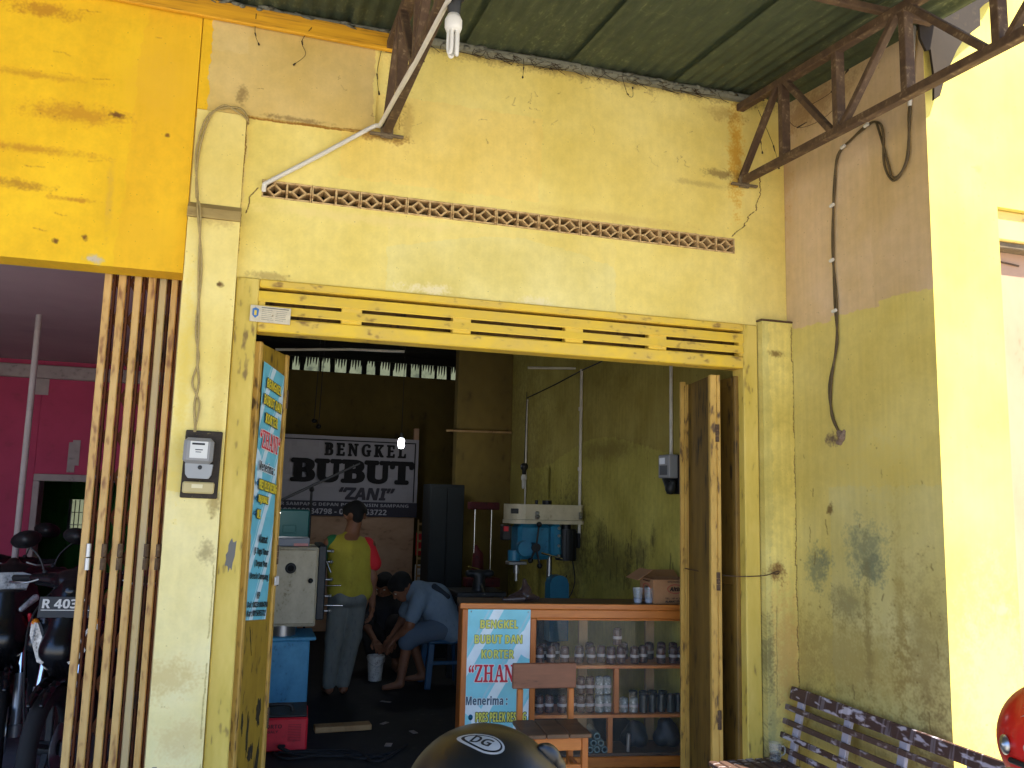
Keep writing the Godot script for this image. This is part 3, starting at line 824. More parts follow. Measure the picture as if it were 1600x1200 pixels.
	for s in 2:
		var o := 0.004 * (s * 2 - 1)
		tube(st, spline([Vector3(2.712, 3.3, 0.965), Vector3(2.712, 3.246, 0.955 + o), Vector3(2.71, 3.07, 0.94 - o), Vector3(2.708, 3.0, 0.9), Vector3(2.71, 2.99 - o * 2, 0.84), Vector3(2.712, 3.08, 0.8 - o * 3), Vector3(2.712, 3.25, 0.775 + o * 3), Vector3(2.712, 3.31, 0.735), Vector3(2.712, 3.31 + o, 0.66), Vector3(2.712, 3.29, 0.57 + o), Vector3(2.712, 3.25, 0.47 - o), Vector3(2.712, 3.1, 0.435 + o), Vector3(2.712, 2.8, 0.41 - o), Vector3(2.712, 2.5, 0.42 + o * 2), Vector3(2.712, 2.3, 0.42 - o), Vector3(2.712, 2.1, 0.362 + o * 2), Vector3(2.712, 1.95, 0.37 - o), Vector3(2.716, 1.86, 0.415)], 5), 0.0055, 6)
	var sc := lone("wall_cable", "twisted brown cable looping down the shaded side wall to a broken hole", "cable", st, M.cable)
	for q in [[3.31, 0.69], [3.27, 0.52], [3.0, 0.425], [2.72, 0.412], [2.46, 0.42]]:
		st = new_st(); tube(st, [Vector3(2.702, q[0], q[1] - 0.013), Vector3(2.702, q[0] + 0.003, q[1] + 0.013)], 0.009, 6); part(sc, "clip", st, M.white)
	st = new_st()
	nets(st, [[Vector3(2.722, 1.86, 0.41), Vector3(2.722, 1.835, 0.43), 0.016, 0.02], [Vector3(2.722, 1.815, 0.40), Vector3(2.722, 1.81, 0.415), 0.014, 0.012], [Vector3(2.722, 1.85, 0.44), Vector3(2.722, 1.865, 0.445), 0.012, 0.01]], 0.006, 0.012)
	part(sc, "broken_socket", st, grain(rgb(120, 100, 86), rgb(150, 128, 110), rgb(60, 48, 40), 12.0, 0.95, Vector2(1, 1), 0.0, 94, 0.2, 96))
	st = new_st(); tube(st, [Vector3(2.70, 3.64, 1.02), Vector3(2.71, 3.285, 0.962)], 0.0095, 8)
	lone("conduit_stub", "short white conduit dropping beside the right roof truss to the hanging cable", "conduit", st, M.conduit)

func side_paint(x: float, y: float) -> Color:
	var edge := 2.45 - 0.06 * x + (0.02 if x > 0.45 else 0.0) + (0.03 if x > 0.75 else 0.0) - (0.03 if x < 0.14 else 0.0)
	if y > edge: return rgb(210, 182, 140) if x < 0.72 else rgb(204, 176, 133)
	if y < 1.6 and x > 0.4: return rgb(208, 194, 122)
	return rgb(212, 194, 112)

# ---------------------------------------------------------------- canopy roof and trusses
func roof():
	var rf := thing("canopy_roof", "dark green corrugated canopy roof over the shop fronts, seen from below", "roof")
	var y0 := 3.735
	var sl := -0.1
	var lens := [-4.05, -3.45, -2.85, -2.28, -1.72, -1.15, -0.58, -0.1, 0.37, 0.932, 1.48, 2.076, 2.55, 2.75]
	for s in lens.size() - 1:
		var xa: float = lens[s] - 0.05
		var xb: float = lens[s + 1]
		var st := new_st()
		var n := 54
		var tilt: float = [0.034, 0.034, 0.03, 0.034, 0.03, 0.034, 0.03, 0.026, 0.034, 0.034, 0.036, 0.03, -0.05][s]
		var lift := rng.randf_range(-0.004, 0.004)
		for face in 2:
			for k in n:
				var p := []
				var nn := []
				for q in [[k, 0], [k + 1, 0], [k + 1, 1], [k, 1]]:
					var u: float = float(q[0]) / n
					var x := lerpf(xa, xb, u)
					var ph: float = TAU * x / 0.072
					var z: float = -0.12 if q[1] == 0 else 5.0
					var y: float = y0 + sl * z + 0.0052 * sin(ph) + tilt * (u - 0.5) + lift + 0.005 * face + 0.012
					p.append(Vector3(x, y, z))
					var dy: float = 0.0052 * cos(ph) * TAU / 0.072 + tilt / (xb - xa)
					nn.append(Vector3(-dy, 1, 0.1).normalized() * (1 if face == 1 else -1))
				quad4(st, p, nn)
		part(rf, "roof_sheet", st, M.roof)
	var st := new_st()
	for x in range(-8, 6):
		var xa := x * 0.5 - 0.02
		if xa > 2.2: continue
		bar(st, Vector3(xa, 3.712 + 0.004 * (x % 2), 0.02), Vector3(min(xa + 0.52, 2.7), 3.714, 0.022 + 0.005 * (x % 3)), 0.05, 0.04, Vector3.UP, 0.014)
	part(rf, "mortar_bed", st, M.mortar)
	# lumpy lime squeezed out between wall and sheets
	st = new_st()
	for k in 90:
		var x := rng.randf_range(-0.6, 2.62)
		var c := Vector3(x, 3.715 + rng.randf_range(-0.014, 0.008), 0.046 + rng.randf_range(-0.006, 0.008))
		ball(st, c, Vector3(rng.randf_range(0.014, 0.04), rng.randf_range(0.004, 0.011), rng.randf_range(0.004, 0.008)), Basis(Vector3.BACK, rng.randf_range(-0.4, 0.4)), 7)
	part(rf, "mortar_lumps", st, M.mortar)
	for z in [1.12, 2.12, 3.12, 4.12]:
		st = new_st()
		bar(st, Vector3(-4.0, 3.735 - 0.1 * z - 0.028, z), Vector3(2.70, 3.735 - 0.1 * z - 0.028, z), 0.03, 0.03)
		part(rf, "purlin", st, M.rust)
	# dark shadow-shaped sheet at the roof's end, its shade put into the colour
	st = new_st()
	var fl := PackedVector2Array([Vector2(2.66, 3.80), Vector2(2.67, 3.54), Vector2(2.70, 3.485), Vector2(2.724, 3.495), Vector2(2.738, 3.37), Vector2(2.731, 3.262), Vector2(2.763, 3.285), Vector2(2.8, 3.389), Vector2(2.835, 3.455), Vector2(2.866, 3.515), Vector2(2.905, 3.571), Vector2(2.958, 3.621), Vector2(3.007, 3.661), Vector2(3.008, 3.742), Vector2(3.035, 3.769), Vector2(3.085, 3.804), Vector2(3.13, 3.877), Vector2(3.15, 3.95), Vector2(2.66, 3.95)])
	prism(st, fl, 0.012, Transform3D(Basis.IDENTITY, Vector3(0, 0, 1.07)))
	lone("shade_sheet", "torn brown sheet in the shape of a shadow, shade put into its colour, hanging from the roof's right end against the sunlit wall", "roof sheet", st, grain(rgb(50, 39, 24), rgb(42, 32, 20), rgb(62, 50, 32), 3.0, 0.95, Vector2(1, 1), 0.0, 173, 0.4, 96))
	# the lattice trusses
	var t := thing("roof_truss", "rusty lattice roof truss at the right end of the canopy, cobwebbed, beside the side wall", "truss", Vector3(2.45, 0, 0), 0.0, "roof trusses")
	var top := func(z): return Vector3(0, 3.668 - 0.1 * z, z)
	var bot := func(z): return Vector3(0, 3.243 - 0.062 * z, z)
	st = new_st(); bar(st, top.call(-0.05), top.call(4.9), 0.044, 0.04); bar(st, top.call(-0.05) + Vector3(0.035, 0.026, 0), top.call(4.9) + Vector3(0.035, 0.026, 0), 0.03, 0.01); part(t, "top_chord", st, M.rust)
	st = new_st(); bar(st, bot.call(0.0), bot.call(4.9), 0.042, 0.036); part(t, "bottom_chord", st, M.rust)
	for z in [0.395, 0.81, 1.235, 1.68, 2.1, 2.55, 3.0, 3.45, 3.9, 4.35]:
		st = new_st(); bar(st, bot.call(z) + Vector3(0.004, 0.012, 0), top.call(z) + Vector3(0.004, 0.0, 0), 0.036, 0.048, Vector3.RIGHT); part(t, "post", st, M.rust)
	var dg := [[0.02, 0.36], [0.77, 0.43], [0.85, 1.2], [1.63, 1.27], [1.73, 2.05], [2.5, 2.15], [2.6, 2.95], [3.4, 3.05], [3.5, 3.85], [4.3, 3.95]]
	for q in dg:
		st = new_st(); bar(st, bot.call(q[0]) + Vector3(-0.006, 0.012, 0), top.call(q[1]) + Vector3(-0.006, -0.012, 0), 0.028, 0.034, Vector3.RIGHT); part(t, "brace", st, M.rust)
	st = new_st(); bb(st, Vector3(-0.08, 3.208, 0.0235), Vector3(0.08, 3.22, 0.045), 0.003); bb(st, Vector3(-0.03, 3.2, 0.0235), Vector3(0.03, 3.26, 0.04), 0.003); part(t, "bearing_plate", st, M.dust)
	var t2 := dup(t, Vector3(0.515, -0.014, 0), 0.0, "rusty roof truss seen end-on mid canopy with a white conduit tied to it", "roof_truss")
	# cobwebs and dead roots
	st = new_st()
	var strands := [[Vector3(2.5, 3.62, 0.1), Vector3(2.55, 3.4, 0.16), Vector3(2.54, 3.25, 0.22)], [Vector3(2.47, 3.6, 0.3), Vector3(2.6, 3.45, 0.3), Vector3(2.69, 3.5, 0.5), Vector3(2.46, 3.6, 0.8)], [Vector3(2.45, 3.52, 0.2), Vector3(2.46, 3.4, 0.18), Vector3(2.455, 3.33, 0.2)],
		[Vector3(0.56, 3.68, 0.03), Vector3(0.6, 3.6, 0.02), Vector3(0.58, 3.5, 0.02), Vector3(0.565, 3.44, 0.02)], [Vector3(0.55, 3.62, 0.03), Vector3(0.62, 3.63, 0.03), Vector3(0.68, 3.61, 0.02)], [Vector3(0.47, 3.62, 0.03), Vector3(0.455, 3.5, 0.03), Vector3(0.47, 3.4, 0.03)],
		[Vector3(0.14, 3.66, 0.06), Vector3(0.1, 3.6, 0.03), Vector3(0.12, 3.54, 0.025), Vector3(0.07, 3.48, 0.025)], [Vector3(-0.11, 3.68, 0.06), Vector3(-0.11, 3.6, 0.03), Vector3(-0.09, 3.55, 0.026)], [Vector3(1.18, 3.7, 0.05), Vector3(1.185, 3.66, 0.04), Vector3(1.184, 3.61, 0.03)], [Vector3(1.72, 3.7, 0.05), Vector3(1.76, 3.62, 0.03), Vector3(1.79, 3.61, 0.03), Vector3(1.79, 3.66, 0.03)],
		[Vector3(2.5, 3.45, 0.5), Vector3(2.58, 3.5, 0.6), Vector3(2.64, 3.6, 0.65)]]
	for sgm in strands:
		tube(st, spline(sgm, 7), 0.0018, 5, 0.0008)
		nets(st, [[sgm[1], sgm[1].lerp(sgm[2], 0.25), 0.004, 0.0025], [sgm[-1], sgm[-1].lerp(sgm[-2], 0.15), 0.005, 0.003]], 0.0025, 0.003)
	for k in 60:
		var x := rng.randf_range(0.62, 2.4)
		tube(st, spline([Vector3(x, 3.705, 0.052), Vector3(x + rng.randf_range(-0.05, 0.05), 3.69 + rng.randf_range(-0.015, 0.01), 0.045), Vector3(x + rng.randf_range(-0.1, 0.1), 3.685 + rng.randf_range(-0.02, 0.01), 0.03)], 3), 0.0016, 4)
	lone("cobwebs", "dusty brown cobweb strands hanging along the eaves and trusses", "cobweb", st, M.web, "", "stuff")
	# energy saving bulb under the roof
	var bu := thing("roof_bulb", "unlit white compact fluorescent bulb in a black holder under the canopy roof", "bulb", Vector3(0.55, 2.95, 1.3))
	bulb_parts(bu, 1.12, M.white)
	st = new_st(); tube(st, spline([Vector3(0, 0.262, 0), Vector3(0.004, 0.4, 0), Vector3(-0.004, 0.66, 0)], 4), 0.004, 6); part(bu, "flex", st, M.black)

# bulb of three bent tubes, tip at the origin, holder on top
func bulb_parts(t: Node3D, k: float, m: Material):
	var st := new_st()
	for a in 3:
		var d := Vector3(cos(TAU * a / 3 + 0.4), 0, sin(TAU * a / 3 + 0.4)) * 0.013 * k
		var e := Vector3(-d.z, 0, d.x).normalized() * 0.0065 * k
		tube(st, spline([d + e + Vector3(0, 0.085 * k, 0), d + e + Vector3(0, 0.02 * k, 0), d + Vector3(0, 0.004 * k, 0), d - e + Vector3(0, 0.02 * k, 0), d - e + Vector3(0, 0.085 * k, 0)], 5), 0.0055 * k, 8)
	part(t, "glass_tubes", st, m)
	st = new_st(); lathe(st, [Vector2(0.002, 0.075), Vector2(0.021, 0.076), Vector2(0.026, 0.09), Vector2(0.026, 0.112), Vector2(0.018, 0.13), Vector2(0.002, 0.131)].map(func(p): return p * k), 18); part(t, "ballast", st, M.white)
	st = new_st(); lathe(st, [Vector2(0.002, 0.128), Vector2(0.019, 0.13), Vector2(0.021, 0.17), Vector2(0.034, 0.185), Vector2(0.036, 0.215), Vector2(0.02, 0.235), Vector2(0.002, 0.237)].map(func(p): return p * k), 18); part(t, "holder", st, M.black)

# ---------------------------------------------------------------- doors
func banner_picture(w: int, h: int, seed: int, base := Color(112 / 255.0, 192 / 255.0, 208 / 255.0), pale := Color(206 / 255.0, 228 / 255.0, 234 / 255.0)) -> Image:
	var im := Image.create(w, h, false, Image.FORMAT_RGB8)
	var nz := FastNoiseLite.new(); nz.seed = seed; nz.frequency = 0.01
	for y in h:
		for x in w:
			var fx := float(x) / w
			var fy := float(y) / w
			var c := base
			var d := fx + fy * 0.52 + nz.get_noise_2d(x * 0.3, y * 0.3) * 0.02
			var b := fposmod(d * 1.5, 1.0)
			if b > 0.62 and b < 0.86: c = pale
			elif b > 0.5 and b < 0.56: c = rgb(164, 212, 224)
			var e := Vector2(fx - 1.05, fy - 0.55).length()
			if e < 0.26: c = pale
			var e2 := Vector2(fx + 0.1, fy - 1.85).length()
			if e2 < 0.42 and e2 > 0.2: c = pale
			c = c * (1.0 + nz.get_noise_2d(x, y) * 0.05)
			im.set_pixel(x, y, Color(c.r, c.g, c.b))
	return im

func hinge(parent: Node, at: Vector3, m: Material):
	var st := new_st()
	for k in 3: cyl(st, at + Vector3(0, -0.045 + k * 0.031, 0), at + Vector3(0, -0.016 + k * 0.031, 0), 0.012, 10)
	part(parent, "hinge", st, m)

# a leaf that stands from the origin along +x, its picture side facing +z
func leaf(called: String, label: String, at: Vector3, to: Vector3, panel: Material, edge: Material) -> Node3D:
	var d := to - at
	var t := thing(called, label, "door leaf", at, atan2(-d.z, d.x))
	var w := Vector2(d.x, d.z).length()
	var h := 2.17
	var st := new_st(); bb(st, Vector3(0.03, 0.03, -0.008), Vector3(w - 0.03, h - 0.002, 0.008), 0.002); part(t, "panel", st, panel)
	for x in [0.0, w - 0.034]:
		st = new_st(); bb(st, Vector3(x, 0.02, -0.018), Vector3(x + 0.034, h, 0.018), 0.004); part(t, "stile", st, edge)
	for y in [0.02, 1.08, h - 0.05]:
		st = new_st(); bb(st, Vector3(0.035, y, -0.016), Vector3(w - 0.035, y + 0.045, -0.007), 0.003); part(t, "rail", st, edge)
	return t

func doors():
	var st := new_st()
	# left leaf with the hanging banner
	var l := leaf("door_leaf", "mustard yellow steel door leaf folded inward at the left jamb, grease-smeared, behind the banner", Vector3(-0.012, 0.01, -0.055), Vector3(0.13, 0.01, -0.42), M.leaf, M.leaf_edge)
	hinge(l, Vector3(0.385, 0.45, 0.012), M.rust)
	hinge(l, Vector3(0.385, 1.2, 0.012), M.rust)
	hinge(l, Vector3(0.385, 1.95, 0.012), M.rust)
	# black grease smears, thin dry films on the paint
	var grease := grain(rgb(30, 26, 18), rgb(52, 44, 24), rgb(120, 98, 34), 9.0, 0.8, Vector2(1, 1), 0.0, 95, 0.3, 128)
	for q in [[0.16, 0.42, 0.014, 0.11], [0.21, 0.34, 0.04, 0.04], [0.28, 0.5, 0.03, 0.08], [0.09, 0.5, 0.012, 0.06], [0.13, 0.84, 0.005, 0.07], [0.3, 0.28, 0.02, 0.1], [0.12, 0.25, 0.025, 0.04]]:
		st = new_st()
		var blob := PackedVector2Array()
		for k in 22: blob.append(Vector2(cos(TAU * k / 22) * q[2], sin(TAU * k / 22) * q[3]) * rng.randf_range(0.55, 1.15))
		prism(st, blob, 0.0008, Transform3D(Basis(Vector3.BACK, q[1] * 0.7 - 0.3), Vector3(q[0], q[1], 0.0082)))
		part(l, "grease_smear", st, grease)
	st = new_st(); cbox(st, Vector3(0.36, 1.08, 0.03), Vector3(0.05, 0.04, 0.006), 0.002); cyl(st, Vector3(0.385, 1.06, 0.02), Vector3(0.385, 1.1, 0.02), 0.005, 8); part(l, "latch", st, M.white)
	# second leaf folded flat behind the first
	leaf("door_leaf", "second yellow steel door leaf folded back behind the banner leaf at the left jamb", Vector3(0.085, 0.01, -0.44), Vector3(-0.055, 0.01, -0.12), M.leaf_shade, M.leaf_edge)
	var bw := 0.275
	var bh := 1.145
	var b := thing("door_banner", "tall light blue lettered banner hung on the left door leaf", "banner", Vector3(-0.012, 0.01, -0.055), l.rotation.y)
	var bm := tex_mat(banner_picture(192, 800, 5), 0.55)
	st = new_st()
	banner_cloth(st, bw, bh, 0.006)
	var sheet := part(b, "sheet", st, bm)
	sheet.transform = Transform3D(Basis(Vector3(1, -0.11, 0).normalized(), Vector3(0.04, 1, 0).normalized(), Vector3.BACK), Vector3(0.165, 1.5, 0.0185))
	var yel := mat(rgb(226, 206, 60), 0.6)
	var drk := mat(rgb(34, 44, 44), 0.6)
	var red := mat(rgb(206, 34, 50), 0.6)
	var xf := sheet.transform
	var put := func(s, serif, x, y, w, h, m, out):
		var at := xf * Transform3D(Basis.IDENTITY, Vector3(x, y, 0.006))
		if out != null: letters(b, "letter_outline", s, serif, at, w, h, out, 0.0042, 0.0008)
		letters(b, "lettering", s, serif, at, w, h, m, 0.0007, 0.0016)
	put.call("BENGKEL", false, 0.0, 0.485, 0.19, 0.042, yel, drk)
	put.call("BUBUT DAN", false, 0.0, 0.405, 0.235, 0.044, yel, drk)
	put.call("KORTER", false, 0.0, 0.325, 0.16, 0.044, yel, drk)
	put.call("“ZHANI“", true, 0.0, 0.225, 0.262, 0.08, red, mat(rgb(236, 230, 224), 0.6))
	put.call("Menerima :", false, -0.015, 0.105, 0.2, 0.044, drk, mat(rgb(226, 236, 238), 0.6))
	put.call("PRES PELEK RESING", false, 0.015, 0.022, 0.225, 0.042, yel, drk)
	put.call("RAJAWALI", false, -0.03, -0.045, 0.125, 0.038, yel, drk)
	put.call("OLI", false, -0.075, -0.11, 0.045, 0.038, yel, drk)
	put.call("Alamat", false, 0.005, -0.215, 0.11, 0.036, drk, null)
	put.call("Jl. Tugu Timur", false, -0.005, -0.275, 0.18, 0.036, drk, null)
	put.call("( Depan Pom", false, 0.0, -0.33, 0.16, 0.036, drk, null)
	put.call("Bensin Sampang )", false, 0.0, -0.385, 0.24, 0.036, drk, null)
	put.call("HP", false, 0.0, -0.465, 0.035, 0.03, drk, null)
	put.call("Dai : 082310084798", false, 0.0, -0.505, 0.25, 0.026, drk, null)
	put.call("Nar : 08156953722", false, -0.01, -0.543, 0.23, 0.026, drk, null)
	st = new_st()
	for y in [0.022, -0.045, -0.11]: ball(st, Vector3(-0.122, y, 0.008), Vector3(0.011, 0.011, 0.001))
	part(b, "bullet_dot", st, mat(rgb(48, 128, 176), 0.5)).transform = xf
	# right pair of leaves folded in a zigzag
	var r1 := leaf("door_leaf", "mustard door leaf with shade put into its colour, hinged to the right jamb, deepest of the folded right pair", Vector3(2.44, 0.01, -0.04), Vector3(2.415, 0.01, -0.46), M.leaf_shade, M.leaf_shade)
	var r2 := leaf("door_leaf", "mustard door leaf with shade put into its colour, nearest the counter in the folded right pair, rusty edge strips", Vector3(2.378, 0.01, -0.47), Vector3(2.300, 0.01, -0.05), M.leaf_shade, M.leaf_edge)
	st = new_st(); bb(st, Vector3(0.405, 0.02, -0.04), Vector3(0.423, 2.17, -0.019), 0.003); part(r2, "cover_strip", st, M.leaf_edge)
	st = new_st(); bb(st, Vector3(0.001, 0.015, 0.0185), Vector3(0.022, 2.185, 0.05), 0.003); bb(st, Vector3(0.023, 0.02, 0.0185), Vector3(0.04, 2.16, 0.03), 0.002); part(r2, "edge_flange", st, M.leaf_edge)
	for y in [0.42, 1.1, 1.86]:
		hinge(r2, Vector3(0.423, y, -0.02), M.rust)
		hinge(r1, Vector3(0.01, y, 0.02), M.rust)
	st = new_st()
	tube(st, spline([Vector3(2.335, 1.145, -0.43), Vector3(2.345, 1.14, -0.1), Vector3(2.42, 1.142, 0.03), Vector3(2.53, 1.15, 0.055), Vector3(2.585, 1.165, 0.053), Vector3(2.61, 1.17, 0.055), Vector3(2.6, 1.155, 0.056), Vector3(2.575, 1.158, 0.056)], 5), 0.003, 5)
	lone("tie_wire", "thin rusty wire tying the right door leaves to a hook on the pillar", "wire", st, M.rust)

func banner_cloth(st: SurfaceTool, w: float, h: float, amp: float):
	var nz := FastNoiseLite.new(); nz.seed = 9; nz.frequency = 2.2
	var nx := 10
	var ny := 40
	var p := func(i, j):
		var x: float = (float(i) / nx - 0.5) * w
		var y: float = (0.5 - float(j) / ny) * h
		return Vector3(x, y, nz.get_noise_2d(x * 1.5 + y * 0.6, y * 0.8) * amp)
	for i in nx:
		for j in ny:
			var c = [p.call(i, j), p.call(i + 1, j), p.call(i + 1, j + 1), p.call(i, j + 1)]
			var n: Vector3 = (c[3] - c[0]).cross(c[1] - c[0]).normalized()
			if n.z < 0: n = -n
			var u := func(a, b2): return Vector2(float(a) / nx, float(b2) / ny)
			poly(st, c, n, [u.call(i, j), u.call(i + 1, j), u.call(i + 1, j + 1), u.call(i, j + 1)])

# ---------------------------------------------------------------- the pink room with motorcycles
func left_shop():
	var st := new_st()
	var g := thing("folding_gate", "collapsible gate of tall cream-yellow steel strips folded against the left pillar", "gate", Vector3(0, 0, -0.17))
	var xs := [-0.678, -0.618, -0.555, -0.495, -0.45, -0.398, -0.358]
	for k in 7:
		st = new_st()
		var w := 0.031 if k < 5 else 0.027
		var zz: float = 0.012 * (k % 2)
		bb(st, Vector3(xs[k], 0.02, zz - 0.012), Vector3(xs[k] + w, 2.55, zz + 0.012), 0.004)
		part(g, "strip", st, M.gate if k != 4 and k != 6 else M.gate_worn)
		st = new_st()
		bb(st, Vector3(xs[k] + w + 0.002, 0.02, zz - 0.045), Vector3(xs[k] + w + 0.012, 2.55, zz - 0.012), 0.002)
		part(g, "channel", st, M.gate_in)
	for k in 6:
		for j in 14:
			st = new_st()
			var y := 0.1 + j * 0.175
			bar(st, Vector3(xs[k] + 0.015, y, -0.03), Vector3(xs[k + 1] + 0.01, y + 0.11, -0.03), 0.003, 0.016)
			bar(st, Vector3(xs[k] + 0.015, y + 0.11, -0.035), Vector3(xs[k + 1] + 0.01, y, -0.035), 0.003, 0.016)
			part(g, "lattice_strap", st, M.gate_in)
	for k in [0, 1, 2, 4, 6]:
		st = new_st()
		var hx: float = xs[k] + 0.036 if k < 6 else xs[k] - 0.008
		cyl(st, Vector3(hx, 1.215, 0.02), Vector3(hx, 1.27, 0.02), 0.011, 10)
		cyl(st, Vector3(hx, 1.16, 0.02), Vector3(hx, 1.21, 0.02), 0.012, 10)
		part(g, "hinge_knuckle", st, M.steel if k == 0 else M.rust)
	# room shell
	st = new_st()
	bb(st, Vector3(-4.1, 0.0, -4.45), Vector3(-1.78, 2.62, -4.3), 0.004)
	bb(st, Vector3(-0.95, 0.0, -4.45), Vector3(-0.34, 2.62, -4.3), 0.004)
	bb(st, Vector3(-1.78, 1.62, -4.449), Vector3(-0.95, 2.62, -4.301), 0.004)
	var pw := lone("pink_wall", "magenta painted back wall of the room behind the folding gate", "wall", st, M.magenta)
	st = new_st()
	bb(st, Vector3(-1.85, 2.30, -4.303), Vector3(-1.73, 2.5, -4.2985), 0.001)
	for q in [[-1.53, 1.64, 1.9], [-1.50, 1.7, 1.92]]:
		bb(st, Vector3(q[0], q[1], -4.303), Vector3(q[0] + 0.06, q[2], -4.297 - q[0] * 0.001), 0.001)
	part(pw, "plaster_patch", st, M.grey_trim)
	st = new_st()
	bb(st, Vector3(-4.1, 2.44, -4.299), Vector3(-0.34, 2.555, -4.24), 0.008)
	part(pw, "moulding", st, M.grey_trim)
	st = new_st(); bb(st, Vector3(-4.3, -0.2, -4.45), Vector3(-4.1, 3.8, 0.0), 0.004)
	lone("pink_side_wall", "magenta far left wall of the pink room, out at the left edge", "wall", st, M.magenta)
	st = new_st(); bb(st, Vector3(-4.1, 2.56, -1.95), Vector3(-0.34, 2.68, -0.131), 0.004); bb(st, Vector3(-4.1, 2.6, -4.45), Vector3(-0.34, 2.72, -1.95), 0.004)
	lone("pink_room_ceiling", "mauve painted ceiling above the motorcycles", "ceiling", st, M.mauve)
	st = new_st(); bb(st, Vector3(-0.34, -0.19, -7.3), Vector3(-0.152, 3.7, -0.131), 0.004)
	lone("dividing_wall", "wall between the pink room and the workshop, running back from the left pillar", "wall", st, M.magenta)
	st = new_st(); cyl(st, Vector3(-1.316, 0.0, -1.9), Vector3(-1.316, 2.56, -1.9), 0.019, 12)
	lone("pole", "thin grey-white pole from ceiling to floor in the pink room", "pole", st, M.grey_trim)
	# doorway to the green back room
	var df := thing("back_door_frame", "grey door frame in the magenta wall, open onto a dark green room", "door frame", Vector3(-1.365, 0, -4.3))
	for x in [-0.41, 0.37]:
		st = new_st(); bb(st, Vector3(x, 0, -0.16), Vector3(x + 0.05, 1.56, 0.03), 0.004); part(df, "jamb", st, M.grey_trim)
	st = new_st(); bb(st, Vector3(-0.41, 1.561, -0.16), Vector3(0.42, 1.62, 0.03), 0.004); part(df, "head", st, M.grey_trim)
	st = new_st()
	bb(st, Vector3(-2.6, -0.1, -7.0), Vector3(-1.96, 2.4, -6.9), 0.004); bb(st, Vector3(-1.7, -0.1, -7.0), Vector3(-0.35, 2.4, -6.9), 0.004)
	bb(st, Vector3(-1.96, -0.1, -6.999), Vector3(-1.7, 0.95, -6.901), 0.004); bb(st, Vector3(-1.96, 1.38, -6.999), Vector3(-1.7, 2.4, -6.901), 0.004)
	bb(st, Vector3(-2.75, -0.1, -7.0), Vector3(-2.6, 2.4, -4.45), 0.004)
	bb(st, Vector3(-2.75, 2.401, -7.0), Vector3(-0.35, 2.5, -4.45), 0.004)
	bb(st, Vector3(-2.75, -0.19, -7.0), Vector3(-0.35, -0.101, -4.45), 0.004)
	lone("green_room", "dark green walled room seen through the back doorway", "room", st, M.green_wall)
	var wn := thing("barred_window", "small bright barred window at the back of the green room", "window", Vector3(-1.83, 1.165, -6.9))
	for x in [-0.1295, 0.1]:
		st = new_st(); bb(st, Vector3(x, -0.214, -0.04), Vector3(x + 0.0295, 0.214, 0.01), 0.003); part(wn, "frame", st, M.grey_trim)
	for x in [-0.065, -0.02, 0.025, 0.07]:
		st = new_st(); cyl(st, Vector3(x, -0.21, -0.02), Vector3(x, 0.21, -0.02), 0.006, 6); part(wn, "bar", st, M.grey_trim)
	for y in [-0.07, 0.07]:
		st = new_st(); cyl(st, Vector3(-0.1, y, -0.03), Vector3(0.1, y, -0.03), 0.005, 6); part(wn, "bar", st, M.grey_trim)
	# motorcycles
	var b1 := make_motorbike("black motorcycle nose-out right behind the folding gate, white-lettered number plate", Vector3(-0.745, 0, -1.36), -0.16, true)
	var b2 := make_motorbike("black motorcycle with a red stripe at the far left edge, headlight on its handlebar", Vector3(-1.27, 0, -1.72), 0.2, false)
	b1.set_meta("group", "parked motorcycles"); b2.set_meta("group", "parked motorcycles")
	var b3 := dup(b2, Vector3(-1.55, 0, -2.5), 0.1, "black motorcycle parked behind the two front ones in the pink room", "motorcycle")
	dup(b2, Vector3(0.37, -0.2, 3.02), PI, "black motorcycle in the yard under the black helmet", "motorcycle")
	dup(b2, Vector3(1.628, -0.24, 2.93), PI, "black motorcycle in the yard under the red helmet", "motorcycle")

